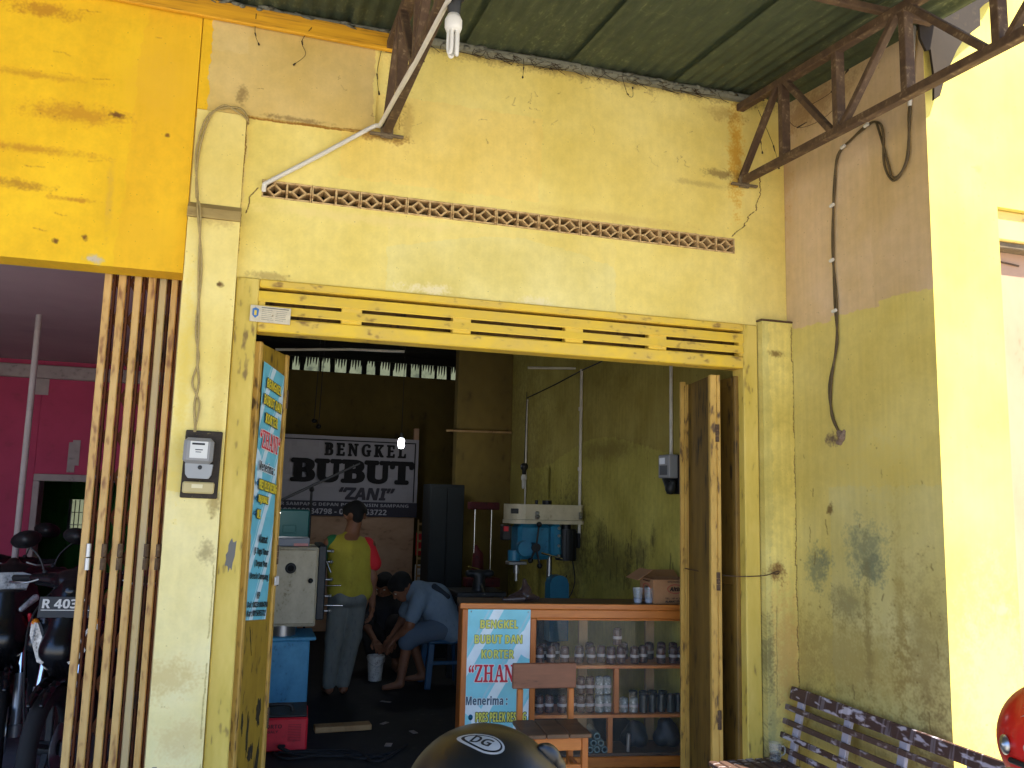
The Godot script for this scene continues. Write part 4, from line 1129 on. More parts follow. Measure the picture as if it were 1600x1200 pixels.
# nose towards +z, ground at y 0
func make_motorbike(label: String, at: Vector3, turn: float, apron_lamps: bool) -> Node3D:
	var t := thing("motorcycle", label, "motorcycle", at, turn)
	var st := new_st()
	for w in [[0.60, 0.0], [-0.62, 0.0]]:
		st = new_st()
		var c := Vector3(0, 0.285, w[0])
		var ring := []
		for k in 33:
			var a: float = TAU * k / 32
			ring.append(c + Vector3(0, cos(a), sin(a)) * 0.245)
		tube(st, ring, 0.042, 10)
		var wheel := part(t, "wheel", st, M.rubber)
		st = new_st()
		ring = []
		for k in 33:
			var a: float = TAU * k / 32
			ring.append(c + Vector3(0, cos(a), sin(a)) * 0.205)
		tube(st, ring, 0.018, 6)
		for k in 5:
			var a: float = TAU * k / 5
			bar(st, c, c + Vector3(0, cos(a), sin(a)) * 0.2, 0.02, 0.03, Vector3.RIGHT)
		cyl(st, c - Vector3(0.05, 0, 0), c + Vector3(0.05, 0, 0), 0.035, 12)
		part(wheel, "rim", st, M.dark_metal)
		st = new_st()
		cyl(st, c + Vector3(0.045, 0, 0), c + Vector3(0.049, 0, 0), 0.11, 20)
		part(wheel, "brake_disc", st, M.steel)
	for s in [-1, 1]:
		st = new_st()
		cyl(st, Vector3(s * 0.085, 0.28, 0.60), Vector3(s * 0.085, 0.55, 0.545), 0.024, 12)
		cyl(st, Vector3(s * 0.085, 0.25, 0.6), Vector3(s * 0.085, 0.31, 0.6), 0.032, 12)
		part(t, "fork_leg", st, mat(rgb(150, 154, 160), 0.4, 0.6))
		st = new_st(); cyl(st, Vector3(s * 0.085, 0.55, 0.545), Vector3(s * 0.08, 0.8, 0.48), 0.017, 10); part(t, "fork_tube", st, M.chrome)
	st = new_st()
	var fender := []
	for k in 9:
		var a := -0.75 + 1.45 * k / 8
		fender.append([Vector3(0, 0.285, 0.6) + Vector3(0, cos(a), sin(a)) * 0.305, 0.05])
	for k in 8: fender[k].append(fender[k + 1][0])
	var fb := []
	for k in 8:
		for s in [-1, 1]: fb.append([fender[k][0] + Vector3(s * 0.028, 0, 0), fender[k][2] + Vector3(s * 0.028, 0, 0), 0.016, 0.016])
	nets(st, fb, 0.014, 0.02)
	part(t, "front_fender", st, M.gloss_black)
	# apron, leg shields and body
	st = new_st()
	nets(st, [[Vector3(0, 0.98, 0.42), Vector3(0, 0.72, 0.52), 0.085, 0.10], [Vector3(0, 0.72, 0.52), Vector3(0, 0.58, 0.47), 0.10, 0.06],
		[Vector3(-0.08, 0.95, 0.42), Vector3(-0.14, 0.74, 0.46), 0.05, 0.055], [Vector3(0.08, 0.95, 0.42), Vector3(0.14, 0.74, 0.46), 0.05, 0.055],
		[Vector3(-0.14, 0.74, 0.44), Vector3(-0.2, 0.36, 0.26), 0.05, 0.035], [Vector3(0.14, 0.74, 0.44), Vector3(0.2, 0.36, 0.26), 0.05, 0.035]], 0.016, 0.035)
	part(t, "front_apron", st, M.gloss_black)
	st = new_st()
	nets(st, [[Vector3(0, 0.6, 0.36), Vector3(0, 0.5, -0.1), 0.07, 0.09], [Vector3(-0.08, 0.6, -0.15), Vector3(-0.05, 0.76, -0.85), 0.075, 0.05], [Vector3(0.08, 0.6, -0.15), Vector3(0.05, 0.76, -0.85), 0.075, 0.05], [Vector3(0, 0.6, -0.2), Vector3(0, 0.72, -0.7), 0.09, 0.07]], 0.02, 0.04)
	part(t, "body_cover", st, M.gloss_black)
	st = new_st()
	nets(st, [[Vector3(0, 0.74, -0.02), Vector3(0, 0.79, -0.4), 0.08, 0.1], [Vector3(0, 0.79, -0.4), Vector3(0, 0.83, -0.75), 0.1, 0.07]], 0.02, 0.04)
	part(t, "seat", st, M.rubber)
	st = new_st()
	nets(st, [[Vector3(0, 0.32, 0.1), Vector3(0, 0.33, -0.2), 0.1, 0.12], [Vector3(0.0, 0.36, 0.25), Vector3(0, 0.34, 0.1), 0.06, 0.07]], 0.02, 0.03)
	part(t, "engine", st, M.dark_metal)
	st = new_st(); cyl(st, Vector3(0.16, 0.3, 0.0), Vector3(0.17, 0.42, -0.75), 0.03, 12, 0.045); part(t, "exhaust", st, M.steel)
	for s in [-1, 1]:
		st = new_st(); bar(st, Vector3(s * 0.06, 0.285, -0.62), Vector3(s * 0.06, 0.33, -0.1), 0.025, 0.05); cyl(st, Vector3(s * 0.12, 0.32, -0.6), Vector3(s * 0.11, 0.66, -0.5), 0.03, 10); part(t, "swing_arm", st, M.dark_metal)
	st = new_st()
	nets(st, [[Vector3(-0.05, 1.03, 0.38), Vector3(0.05, 1.03, 0.38), 0.06, 0.06], [Vector3(-0.06, 1.03, 0.37), Vector3(-0.24, 1.04, 0.31), 0.05, 0.028], [Vector3(0.06, 1.03, 0.37), Vector3(0.24, 1.04, 0.31), 0.05, 0.028], [Vector3(0, 1.02, 0.42), Vector3(0, 0.99, 0.46), 0.05, 0.05], [Vector3(0, 1.06, 0.36), Vector3(0, 1.09, 0.34), 0.05, 0.035]], 0.013, 0.03)
	part(t, "handlebar_cowl", st, M.gloss_black)
	for s in [-1, 1]:
		st = new_st(); cyl(st, Vector3(s * 0.22, 1.04, 0.315), Vector3(s * 0.36, 1.035, 0.26), 0.017, 10); part(t, "grip", st, M.rubber)
		st = new_st(); tube(st, spline([Vector3(s * 0.2, 1.04, 0.35), Vector3(s * 0.27, 1.02, 0.36), Vector3(s * 0.36, 1.02, 0.31)], 4), 0.006, 6); part(t, "brake_lever", st, M.steel)
		st = new_st(); tube(st, spline([Vector3(s * 0.19, 1.06, 0.32), Vector3(s * 0.22, 1.14, 0.32), Vector3(s * 0.28, 1.2, 0.31)], 4), 0.005, 6)
		ball(st, Vector3(s * 0.19, 1.07, 0.32), Vector3.ONE * 0.014)
		var mi := part(t, "mirror", st, M.dark_metal)
		st = new_st(); ball(st, Vector3(s * 0.3, 1.235, 0.31), Vector3(0.078, 0.046, 0.024), Basis(Vector3.BACK, s * -0.2)); part(mi, "mirror_shell", st, M.black)
	if apron_lamps:
		for s in [-1, 1]:
			st = new_st()
			var o := PackedVector2Array([Vector2(s * 0.035, 0.70), Vector2(s * 0.06, 0.665), Vector2(s * 0.09, 0.672), Vector2(s * 0.158, 0.79), Vector2(s * 0.162, 0.85), Vector2(s * 0.125, 0.845)])
			prism(st, o, 0.05, Transform3D(Basis(Vector3(1, 0, s * -0.45), Vector3(0, 1, -0.28), Vector3(0, 0, 1)), Vector3(0, 0, 0.765)))
			var la := part(t, "headlight", st, M.lens)
			st = new_st(); ball(st, Vector3(s * 0.145, 0.845, 0.5), Vector3(0.018, 0.02, 0.014)); part(la, "turn_signal", st, M.amber)
		var np := thing_part(t, "number_plate")
		np.transform = Transform3D(Basis(Vector3.RIGHT, -0.16), Vector3(0.005, 0.925, 0.548))
		st = new_st(); cbox(st, Vector3.ZERO, Vector3(0.25, 0.1, 0.004), 0.0015); part(np, "plate_sheet", st, M.black)
		letters(np, "plate_number", "R 4036", false, Transform3D(Basis.IDENTITY, Vector3(-0.008, 0.016, 0.002)), 0.2, 0.044, M.white, 0.0004)
		st = new_st(); bb(st, Vector3(-0.112, -0.016, 0.0022), Vector3(0.112, -0.012, 0.0032), 0.0003); part(np, "plate_line", st, M.white)
	else:
		st = new_st(); prism(st, PackedVector2Array([Vector2(-0.1, 1.035), Vector2(-0.075, 0.965), Vector2(0.075, 0.965), Vector2(0.1, 1.035), Vector2(0.05, 1.05), Vector2(-0.05, 1.05)]), 0.05, Transform3D(Basis(Vector3.RIGHT, -0.3), Vector3(0, 0.04, 0.77 + 0.0))); part(t, "headlight", st, M.lens)
		for s in [-1, 1]:
			st = new_st(); nets(st, [[Vector3(s * 0.12, 0.92, 0.475), Vector3(s * 0.06, 0.87, 0.54), 0.02, 0.014]], 0.008, 0.01); part(t, "position_lamp", st, M.lens)
			st = new_st(); nets(st, [[Vector3(s * 0.1, 0.84, 0.53), Vector3(s * 0.17, 0.6, 0.43), 0.012, 0.02]], 0.01, 0.01); part(t, "red_stripe", st, M.red_paint)
	st = new_st(); tube(st, spline([Vector3(-0.1, 1.0, 0.42), Vector3(-0.15, 0.85, 0.56), Vector3(-0.13, 0.55, 0.6), Vector3(-0.1, 0.33, 0.61)], 5), 0.005, 6); part(t, "brake_hose", st, M.rubber)
	st = new_st(); nets(st, [[Vector3(0, 0.78, -0.86), Vector3(0, 0.74, -0.9), 0.045, 0.04]], 0.012, 0.01); part(t, "tail_lamp", st, M.red_paint)
	return t

func thing_part(t: Node3D, called: String) -> Node3D:
	var o := Node3D.new()
	o.name = called
	t.add_child(o, true)
	return o

# ---------------------------------------------------------------- workshop room
func room():
	var st := new_st()
	var ri := Rect2(-7.2, 0.0, 7.2, 3.7)
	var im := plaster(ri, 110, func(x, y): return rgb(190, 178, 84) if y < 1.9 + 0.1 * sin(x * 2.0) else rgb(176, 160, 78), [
		[-2.1, 1.05, 0.5, 0.22, rgb(96, 88, 44), 0.5], [-1.6, 1.15, 0.16, 0.12, rgb(84, 76, 40), 0.5], [-1.8, 1.05, 0.06, 0.16, rgb(76, 68, 38), 0.5], [-2.3, 1.2, 0.12, 0.2, rgb(96, 88, 46), 0.5], [-2.9, 1.15, 0.4, 0.5, rgb(70, 64, 36), 0.6], [-1.4, 1.25, 0.04, 0.12, rgb(84, 76, 40), 0.5],
		[-2.2, 1.9, 0.7, 0.1, rgb(124, 104, 48), 0.5], [-1.0, 2.0, 0.6, 0.4, rgb(140, 122, 60), 0.4], [-4.6, 1.6, 1.2, 1.6, rgb(96, 84, 44), 0.5]], 101, 0.06, 0.06)
	for k in 20:
		var p := Vector2(rng.randf_range(-3.0, -1.0), rng.randf_range(0.95, 1.35))
		mark_or_shade_line(im, ri, [p, p + Vector2(rng.randf_range(-0.02, 0.02), -rng.randf_range(0.04, 0.2))], rgb(80, 72, 38), 0.8, 0.01, 0.4)
	st = new_st()
	var u := func(z, y): return Vector2((z - ri.position.x) / ri.size.x, 1.0 - (y - ri.position.y) / ri.size.y)
	poly(st, [Vector3(2.62, 0, -7.2), Vector3(2.62, 0, -0.131), Vector3(2.62, 3.7, -0.131), Vector3(2.62, 3.7, -7.2)], Vector3(-1, 0, 0), [u.call(-7.2, 0), u.call(-0.131, 0), u.call(-0.131, 3.7), u.call(-7.2, 3.7)])
	var rw := lone("workshop_side_wall", "olive yellow right wall inside the workshop, scuffed behind the drill press", "wall", st, tex_mat(im, 0.9))
	st = new_st(); bb(st, Vector3(2.625, -0.19, -7.3), Vector3(2.721, 3.7, -0.132), 0.003); part(rw, "masonry", st, M.inner)
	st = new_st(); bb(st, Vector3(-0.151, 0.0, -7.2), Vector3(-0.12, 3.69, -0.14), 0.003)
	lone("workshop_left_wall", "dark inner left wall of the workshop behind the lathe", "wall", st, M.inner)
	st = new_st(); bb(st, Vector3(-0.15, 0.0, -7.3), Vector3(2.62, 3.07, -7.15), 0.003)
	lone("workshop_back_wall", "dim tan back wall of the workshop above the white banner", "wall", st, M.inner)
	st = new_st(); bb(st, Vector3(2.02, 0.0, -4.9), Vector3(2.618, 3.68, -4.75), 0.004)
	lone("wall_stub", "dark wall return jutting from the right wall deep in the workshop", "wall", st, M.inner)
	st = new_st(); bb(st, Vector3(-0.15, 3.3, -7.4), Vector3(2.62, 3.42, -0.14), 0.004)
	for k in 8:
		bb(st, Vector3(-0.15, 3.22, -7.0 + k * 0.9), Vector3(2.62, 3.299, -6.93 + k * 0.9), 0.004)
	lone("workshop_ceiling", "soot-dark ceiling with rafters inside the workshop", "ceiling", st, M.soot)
	# slot of daylight over the back wall
	var sl := thing("clerestory", "strip of ragged daylight gaps under corrugated sheeting above the back wall", "window", Vector3(0, 3.03, -7.2))
	for k in 13:
		st = new_st(); var x := 0.34 + k * 0.19 + rng.randf_range(-0.03, 0.03); bb(st, Vector3(x, 0.0, -0.03), Vector3(x + rng.randf_range(0.02, 0.07), 0.27, 0.03), 0.003); part(sl, "stud", st, M.soot)
	st = new_st()
	for k in 64:
		var x := 0.34 + k * 0.036
		var h := 0.115 + 0.035 * sin(k * 0.37) + 0.015 * sin(k * 2.1) + rng.randf_range(0, 0.045)
		prism(st, PackedVector2Array([Vector2(x, 0.27), Vector2(x + 0.009, 0.27 - h), Vector2(x + 0.02, 0.27 - h * 0.8), Vector2(x + 0.036, 0.27)]), 0.01, Transform3D(Basis.IDENTITY, Vector3(0, 0, -0.06)))
	part(sl, "sheet_edge", st, M.soot)
	st = new_st(); bb(st, Vector3(-0.15, -0.0, -0.05), Vector3(0.33, 0.27, 0.04), 0.003); part(sl, "filler", st, M.soot)
	st = new_st(); bb(st, Vector3(-3.0, -0.2, -9.6), Vector3(6.0, 4.4, -9.4), 0.01)
	lone("sky_block_wall", "added dark grey-green wall blocking the sky beyond the daylight gaps at the back", "wall", st, grain(rgb(78, 82, 62), rgb(60, 66, 46), rgb(36, 42, 28), 1.2, 0.95, Vector2(1, 1), 0.0, 111, 0.3, 96))  # wall added to block the bright sky; its low colour stands in for shade
	# plywood and banner
	st = new_st(); bb(st, Vector3(0.1, 0.0, -6.02), Vector3(1.84, 1.32, -6.0), 0.003)
	bb(st, Vector3(0.1, 1.321, -6.06), Vector3(0.16, 2.3, -6.0), 0.003); bb(st, Vector3(1.80, 1.321, -6.06), Vector3(1.86, 2.3, -6.0), 0.003)
	lone("plywood_screen", "pinkish brown plywood sheet standing under the white banner", "panel", st, M.ply)
	var bn := thing("wall_banner", "large white cloth banner with black and grey lettering hung across the back of the workshop", "banner", Vector3(0.41, 1.72, -5.985))
	st = new_st()
	var nz := FastNoiseLite.new(); nz.seed = 31; nz.frequency = 1.4
	var bw := 2.9
	var bh := 0.9
	for i in 48:
		for j in 14:
			var c := []
			for q in [[i, j], [i + 1, j], [i + 1, j + 1], [i, j + 1]]:
				var x: float = (q[0] / 48.0 - 0.5) * bw
				var y: float = (q[1] / 14.0 - 0.5) * bh
				c.append(Vector3(x, y, nz.get_noise_2d(x * 1.2 + y * 1.6, y * 0.7 - x * 0.4) * 0.03))
			var n: Vector3 = (c[1] - c[0]).cross(c[3] - c[0]).normalized()
			poly(st, c, n)
	part(bn, "cloth", st, mat(rgb(178, 174, 182), 0.85)).transform = Transform3D(Basis.IDENTITY, Vector3.ZERO)
	bn.rotation.z = -0.003
	var blk := mat(rgb(24, 22, 26), 0.8)
	var gry := mat(rgb(74, 70, 80), 0.8)
	letters(bn, "lettering", "B E N G K E L", true, Transform3D(Basis.IDENTITY, Vector3(0.83, 0.30, 0.03)), 0.92, 0.135, blk, 0.006)
	letters(bn, "lettering", "BUBUT", true, Transform3D(Basis.IDENTITY, Vector3(0.70, 0.055, 0.03)), 1.36, 0.235, blk, 0.016)
	letters(bn, "lettering", "“ZANI”", false, Transform3D(Basis(Vector3(1, 0, 0), Vector3(0.18, 1, 0).normalized(), Vector3.BACK), Vector3(0.86, -0.195, 0.03)), 0.62, 0.13, gry, 0.006)
	st = new_st(); bb(st, Vector3(-1.45, -0.45, 0.026), Vector3(1.45, -0.285, 0.0285), 0.0005); part(bn, "dark_band", st, mat(rgb(60, 58, 70), 0.8))
	st = new_st()
	bb(st, Vector3(-1.42, 0.395, 0.026), Vector3(1.41, 0.408, 0.028), 0.0005); bb(st, Vector3(1.397, -0.28, 0.026), Vector3(1.41, 0.394, 0.028), 0.0005)
	part(bn, "border_line", st, blk)
	letters(bn, "lettering", "JL TUGU TIMUR SAMPANG DEPAN POM BENSIN SAMPANG", false, Transform3D(Basis.IDENTITY, Vector3(0.4, -0.327, 0.0295)), 1.9, 0.045, mat(rgb(190, 188, 196), 0.8))
	letters(bn, "lettering", "HP. 082310084798 - 08156953722", false, Transform3D(Basis.IDENTITY, Vector3(0.42, -0.4, 0.0295)), 1.36, 0.062, mat(rgb(200, 198, 206), 0.8))
	# lit bulb
	var lb := thing("lit_bulb", "glowing white bulb hanging on a thin wire in front of the wall banner", "bulb", Vector3(1.319, 1.945, -4.0))
	st = new_st(); lathe(st, [Vector2(0.001, 0), Vector2(0.022, 0.006), Vector2(0.03, 0.03), Vector2(0.03, 0.075), Vector2(0.02, 0.095), Vector2(0.001, 0.096)], 16); part(lb, "bulb_glass", st, glow(Color(0.95, 0.98, 1.0), 6.0))
	st = new_st(); cyl(st, Vector3(0, 0.096, 0), Vector3(0, 0.145, 0), 0.016, 12); tube(st, [Vector3(0, 0.145, 0), Vector3(0, 1.3, 0)], 0.003, 6); part(lb, "holder_and_flex", st, M.black)
	var ol := OmniLight3D.new(); ol.name = "bulb_light"; ol.light_color = Color(0.95, 0.98, 1.0); ol.light_energy = 0.035; ol.omni_range = 14.0; ol.omni_attenuation = 2.0; ol.light_size = 0.03; ol.shadow_enabled = true
	ol.position = Vector3(0, 0.05, 0); lb.add_child(ol)
	# pull switches on a cord
	var pc := thing("pull_cord", "two dark hanging cords with small black switches over the banner", "cord", Vector3(0.62, 2.32, -5.6))
	for k in 2:
		st = new_st(); tube(st, [Vector3(k * 0.05, 0.0 - k * 0.06, 0), Vector3(k * 0.05 + 0.02, 0.9, 0)], 0.004, 5); part(pc, "string", st, M.black)
		st = new_st(); ball(st, Vector3(k * 0.05, -0.02 - k * 0.06, 0), Vector3(0.03, 0.025, 0.02)); part(pc, "switch", st, M.black)
	# conduits and wires on the right wall
	var cd := thing("wall_conduit", "white conduit dropping down the right wall behind the drill press, wire slung beside it", "conduit")
	st = new_st(); cyl(st, Vector3(2.605, 1.2, -2.72), Vector3(2.605, 2.6, -2.715), 0.013, 8); part(cd, "riser", st, M.conduit)
	for y in [1.75, 2.25]:
		st = new_st(); cyl(st, Vector3(2.603, y, -2.72), Vector3(2.603, y + 0.03, -2.72), 0.019, 8); part(cd, "coupling", st, M.conduit)
	st = new_st(); tube(st, spline([Vector3(2.6, 2.514, -4.19), Vector3(2.605, 2.55, -3.4), Vector3(2.605, 2.59, -2.72), Vector3(2.605, 2.62, -2.1), Vector3(2.605, 2.75, -1.4)], 5), 0.006, 5); part(cd, "slung_wire", st, M.black)
	st = new_st(); cyl(st, Vector3(2.605, 1.2, -4.19), Vector3(2.605, 2.5, -4.19), 0.009, 6); part(cd, "rear_riser", st, M.conduit)
	st = new_st(); cyl(st, Vector3(2.19, 2.612, -2.9), Vector3(2.62, 2.635, -2.9), 0.011, 8)
	lone("tube_lamp", "thin white unlit tube across the corner high over the drill press", "tube", st, M.conduit)
	st = new_st(); tube(st, [Vector3(0.12, 2.63, -3.0), Vector3(0.7, 2.675, -3.0), Vector3(1.145, 2.69, -3.0)], 0.011, 8)
	lone("ceiling_tube", "long thin white tube hung high at the front of the dark ceiling", "tube", st, M.conduit)
	var ib := thing("inner_bulb", "unlit compact fluorescent bulb hanging over the drill press near the right wall", "bulb", Vector3(2.4, 1.6, -3.6))
	bulb_parts(ib, 1.0, M.white)
	st = new_st(); tube(st, [Vector3(0, 0.235, 0), Vector3(0.01, 0.9, 0.0)], 0.004, 5); part(ib, "flex", st, M.black)
	# breaker box and its feed
	var bx := thing("breaker_box", "grey and black electric breaker box on the right wall, fed by a white conduit", "electric box", Vector3(2.62, 1.69, -1.08))
	st = new_st(); bb(st, Vector3(-0.02, -0.13, -0.09), Vector3(0, 0.12, 0.09), 0.003); part(bx, "backboard", st, M.black)
	st = new_st(); bb(st, Vector3(-0.085, -0.03, -0.075), Vector3(-0.02, 0.12, 0.075), 0.006); part(bx, "case", st, mat(rgb(150, 150, 154), 0.5))
	st = new_st(); bb(st, Vector3(-0.088, 0.06, -0.055), Vector3(-0.085, 0.1, 0.02), 0.001); part(bx, "window", st, mat(rgb(216, 220, 232), 0.3))
	st = new_st(); bb(st, Vector3(-0.088, -0.01, -0.05), Vector3(-0.085, 0.05, 0.05), 0.001); part(bx, "print", st, mat(rgb(90, 92, 98), 0.6))
	st = new_st(); nets(st, [[Vector3(-0.05, -0.03, -0.05), Vector3(-0.05, -0.1, 0.03), 0.02, 0.03], [Vector3(-0.05, -0.1, 0.03), Vector3(-0.05, -0.06, 0.06), 0.03, 0.02]], 0.008, 0.02); part(bx, "terminal", st, M.dark_metal)
	st = new_st(); cyl(st, Vector3(-0.015, 0.12, -0.03), Vector3(-0.015, 1.2, -0.03), 0.012, 8); part(bx, "feed_conduit", st, M.conduit)
	# dark things at the back right
	var cab := thing("tall_cabinet", "tall dark blue-grey steel cabinet standing in shadow right of the white banner", "cabinet", Vector3(1.83, 0, -4.4))
	st = new_st(); bb(st, Vector3(-0.17, 0.0, -0.2), Vector3(0.17, 1.63, 0.16), 0.006); part(cab, "body", st, mat(rgb(20, 24, 26), 0.75))
	for x in [-0.165, 0.005]:
		st = new_st(); bb(st, Vector3(x, 0.05, 0.161), Vector3(x + 0.16, 1.6, 0.175), 0.004); part(cab, "door", st, mat(rgb(22, 28, 30), 0.75))
	var gr := thing("lattice_door", "brown lattice screen with red and white light painted on panels behind it, beside the plywood", "screen", Vector3(1.885, 0, -5.7))
	for k in 3:
		st = new_st(); bb(st, Vector3(-0.06 + k * 0.055, 0.0, 0), Vector3(-0.045 + k * 0.055, 1.25, 0.02), 0.002); part(gr, "upright", st, M.raw_wood)
	for k in 13:
		st = new_st(); bb(st, Vector3(-0.06, 0.05 + k * 0.095, 0.02), Vector3(0.08, 0.075 + k * 0.095, 0.03), 0.002); part(gr, "slat", st, M.raw_wood)
	st = new_st(); bb(st, Vector3(-0.06, 0.85, -0.06), Vector3(0.06, 1.1, -0.05), 0.002); part(gr, "red_light_panel", st, mat(rgb(206, 40, 46), 0.7))  # red and white panels added here stand in for light from behind
	st = new_st(); bb(st, Vector3(-0.06, 0.25, -0.06), Vector3(0.06, 0.75, -0.05), 0.002); part(gr, "white_light_panel", st, mat(rgb(214, 214, 210), 0.7))
	st = new_st()
	bar(st, Vector3(1.9, 2.19, -4.7), Vector3(2.6, 2.2, -4.7), 0.04, 0.02)
	lone("shelf_board", "thin board fixed across the dark corner behind the press", "board", st, M.raw_wood)

# ---------------------------------------------------------------- machines
func machines():
	var st := new_st()
	var l := thing("lathe", "cream and blue metal lathe end-on behind the banner leaf, round hole in its cover", "lathe", Vector3(0.32, 0, -2.4))
	st = new_st(); bb(st, Vector3(-0.17, 0.0, -0.35), Vector3(0.145, 0.49, 0.02), 0.01); part(l, "pedestal", st, M.blue_paint)
	st = new_st(); bb(st, Vector3(-0.18, 0.491, -0.38), Vector3(0.185, 0.515, 0.04), 0.006); part(l, "chip_tray", st, M.blue_paint)
	st = new_st(); cyl(st, Vector3(-0.05, 0.516, -0.1), Vector3(-0.05, 0.59, -0.1), 0.1, 20); part(l, "gear_housing", st, M.steel)
	st = new_st(); bb(st, Vector3(-0.16, 0.58, -0.4), Vector3(0.175, 1.13, 0.0), 0.01); part(l, "headstock", st, M.cream)
	st = new_st(); bb(st, Vector3(-0.15, 0.60, 0.001), Vector3(0.165, 1.115, 0.028), 0.008); var cv := part(l, "end_cover", st, M.cream)
	st = new_st(); lathe(st, [Vector2(0.022, 0.012), Vector2(0.034, 0.012), Vector2(0.038, 0.0)], 20, Transform3D(Basis(Vector3.RIGHT, PI / 2), Vector3(-0.015, 0.985, 0.028))); part(cv, "spindle_ring", st, M.dark_metal)
	st = new_st(); cyl(st, Vector3(-0.015, 0.985, 0.027), Vector3(-0.015, 0.985, 0.031), 0.023, 18); part(cv, "spindle_hole", st, mat(rgb(10, 10, 10), 0.9))
	st = new_st(); lathe(st, [Vector2(0.016, 0.0), Vector2(0.018, 0.015), Vector2(0.012, 0.026), Vector2(0.001, 0.027)], 14, Transform3D(Basis(Vector3.RIGHT, PI / 2), Vector3(0.125, 0.9, 0.028))); part(cv, "knob", st, M.black)
	st = new_st(); tube(st, [Vector3(-0.1, 0.92, 0.03), Vector3(-0.1, 0.92, 0.05), Vector3(-0.1, 0.87, 0.05), Vector3(-0.1, 0.87, 0.03)], 0.005, 6); part(cv, "handle", st, M.dark_metal)
	st = new_st(); bb(st, Vector3(0.176, 0.62, -0.5), Vector3(0.235, 1.14, -0.03), 0.008); part(l, "gearbox", st, M.dark_metal)
	for q in [[1.1, -0.06], [1.02, -0.1], [0.9, -0.05], [0.78, -0.08], [0.68, -0.05]]:
		st = new_st(); cyl(st, Vector3(0.235, q[0], q[1]), Vector3(0.27, q[0], q[1]), 0.008, 8); ball(st, Vector3(0.275, q[0], q[1]), Vector3.ONE * 0.014); part(l, "control_knob", st, M.steel)
	st = new_st(); tube(st, [Vector3(0.23, 1.04, -0.05), Vector3(0.27, 0.95, -0.03)], 0.006, 6); tube(st, [Vector3(0.24, 0.84, -0.2), Vector3(0.36, 0.845, -0.18)], 0.006, 6); tube(st, [Vector3(0.24, 0.7, -0.2), Vector3(0.38, 0.70, -0.18)], 0.006, 6); part(l, "lever", st, M.chrome)
	st = new_st(); bb(st, Vector3(-0.1, 0.62, -2.0), Vector3(0.15, 0.78, -0.41), 0.01); part(l, "bed", st, M.dark_metal)
	st = new_st(); cyl(st, Vector3(0.02, 0.95, -0.41), Vector3(0.02, 0.95, -0.5), 0.1, 20); part(l, "chuck", st, M.steel)
	st = new_st(); bb(st, Vector3(-0.1, 0.0, -2.0), Vector3(0.15, 0.619, -1.7), 0.01); part(l, "tail_pedestal", st, M.blue_paint)
	# papers on top
	var bk := thing("box_file", "grey and white flat box with a pink slip lying on top of the lathe", "box", Vector3(0.31, 1.131, -2.55))
	st = new_st(); cbox(st, Vector3(-0.03, 0.03, 0), Vector3(0.3, 0.06, 0.2), 0.006); part(bk, "box", st, mat(rgb(140, 146, 156), 0.5))
	st = new_st(); cbox(st, Vector3(0.06, 0.012, 0.103), Vector3(0.1, 0.02, 0.006), 0.002); part(bk, "slip", st, mat(rgb(220, 150, 146), 0.6))
	st = new_st(); bb(st, Vector3(0.2, 1.15, -3.3), Vector3(0.46, 1.38, -3.05), 0.01); bb(st, Vector3(0.26, 1.2, -3.049), Vector3(0.36, 1.26, -3.04), 0.004)
	var tb := lone("teal_box", "dark teal metal box standing behind the lathe below the banner", "box", st, mat(rgb(30, 96, 96), 0.5))
	st = new_st(); bb(st, Vector3(0.27, 0.0, -3.25), Vector3(0.4, 1.149, -3.1), 0.006); part(tb, "stand", st, M.dark_metal)
	# work lamp arm
	var wl := thing("work_lamp", "black boom arm on a thin stand reaching diagonally across the banner", "lamp", Vector3(0.494, 0, -3.5))
	st = new_st(); cyl(st, Vector3(0, 0.0, 0), Vector3(0, 1.55, 0), 0.01, 8); part(wl, "stand", st, M.dark_metal)
	st = new_st(); bar(st, Vector3(-0.26, 1.44, 0.02), Vector3(0.39, 1.775, 0.02), 0.022, 0.022); part(wl, "boom", st, M.black)
	st = new_st(); ball(st, Vector3(0, 1.545, 0.01), Vector3(0.022, 0.026, 0.02)); part(wl, "clamp", st, M.black)
	var sp := thing("spot_lamp", "small lit white lamp peeping past the banner leaf above the lathe", "lamp", Vector3(0.193, 1.36, -2.62))
	st = new_st(); lathe(st, [Vector2(0.012, 0.04), Vector2(0.03, 0.0), Vector2(0.001, -0.004)], 14); part(sp, "lamp_head", st, glow(Color(1, 0.97, 0.9), 3.0))
	st = new_st(); tube(st, spline([Vector3(0, 0.04, 0), Vector3(-0.05, 0.12, -0.02), Vector3(-0.12, 0.0, -0.05), Vector3(-0.13, -0.24, -0.05)], 4), 0.007, 6); part(sp, "gooseneck", st, M.black)
	var sl := OmniLight3D.new(); sl.name = "lamp_light"; sl.light_energy = 0.006; sl.light_size = 0.02; sl.omni_range = 6.0; sl.omni_attenuation = 2.0; sl.shadow_enabled = true; sl.position = Vector3(0, -0.03, 0); sp.add_child(sl)
	# welder
	var w := thing("welding_machine", "red welding machine on the floor in front of the blue lathe base", "welder", Vector3(0.3, 0, -1.5), -0.06)
	st = new_st(); bb(st, Vector3(-0.17, 0.012, -0.28), Vector3(0.112, 0.2, 0.05), 0.01); part(w, "case", st, M.red_paint)
	st = new_st(); bb(st, Vector3(-0.16, 0.201, -0.28), Vector3(0.105, 0.215, 0.04), 0.004); part(w, "lid", st, M.dark_metal)
	st = new_st(); tube(st, spline([Vector3(-0.14, 0.21, -0.05), Vector3(-0.13, 0.25, -0.05), Vector3(0.0, 0.252, -0.05), Vector3(0.02, 0.21, -0.05)], 4), 0.011, 8); part(w, "handle", st, M.black)
	st = new_st()
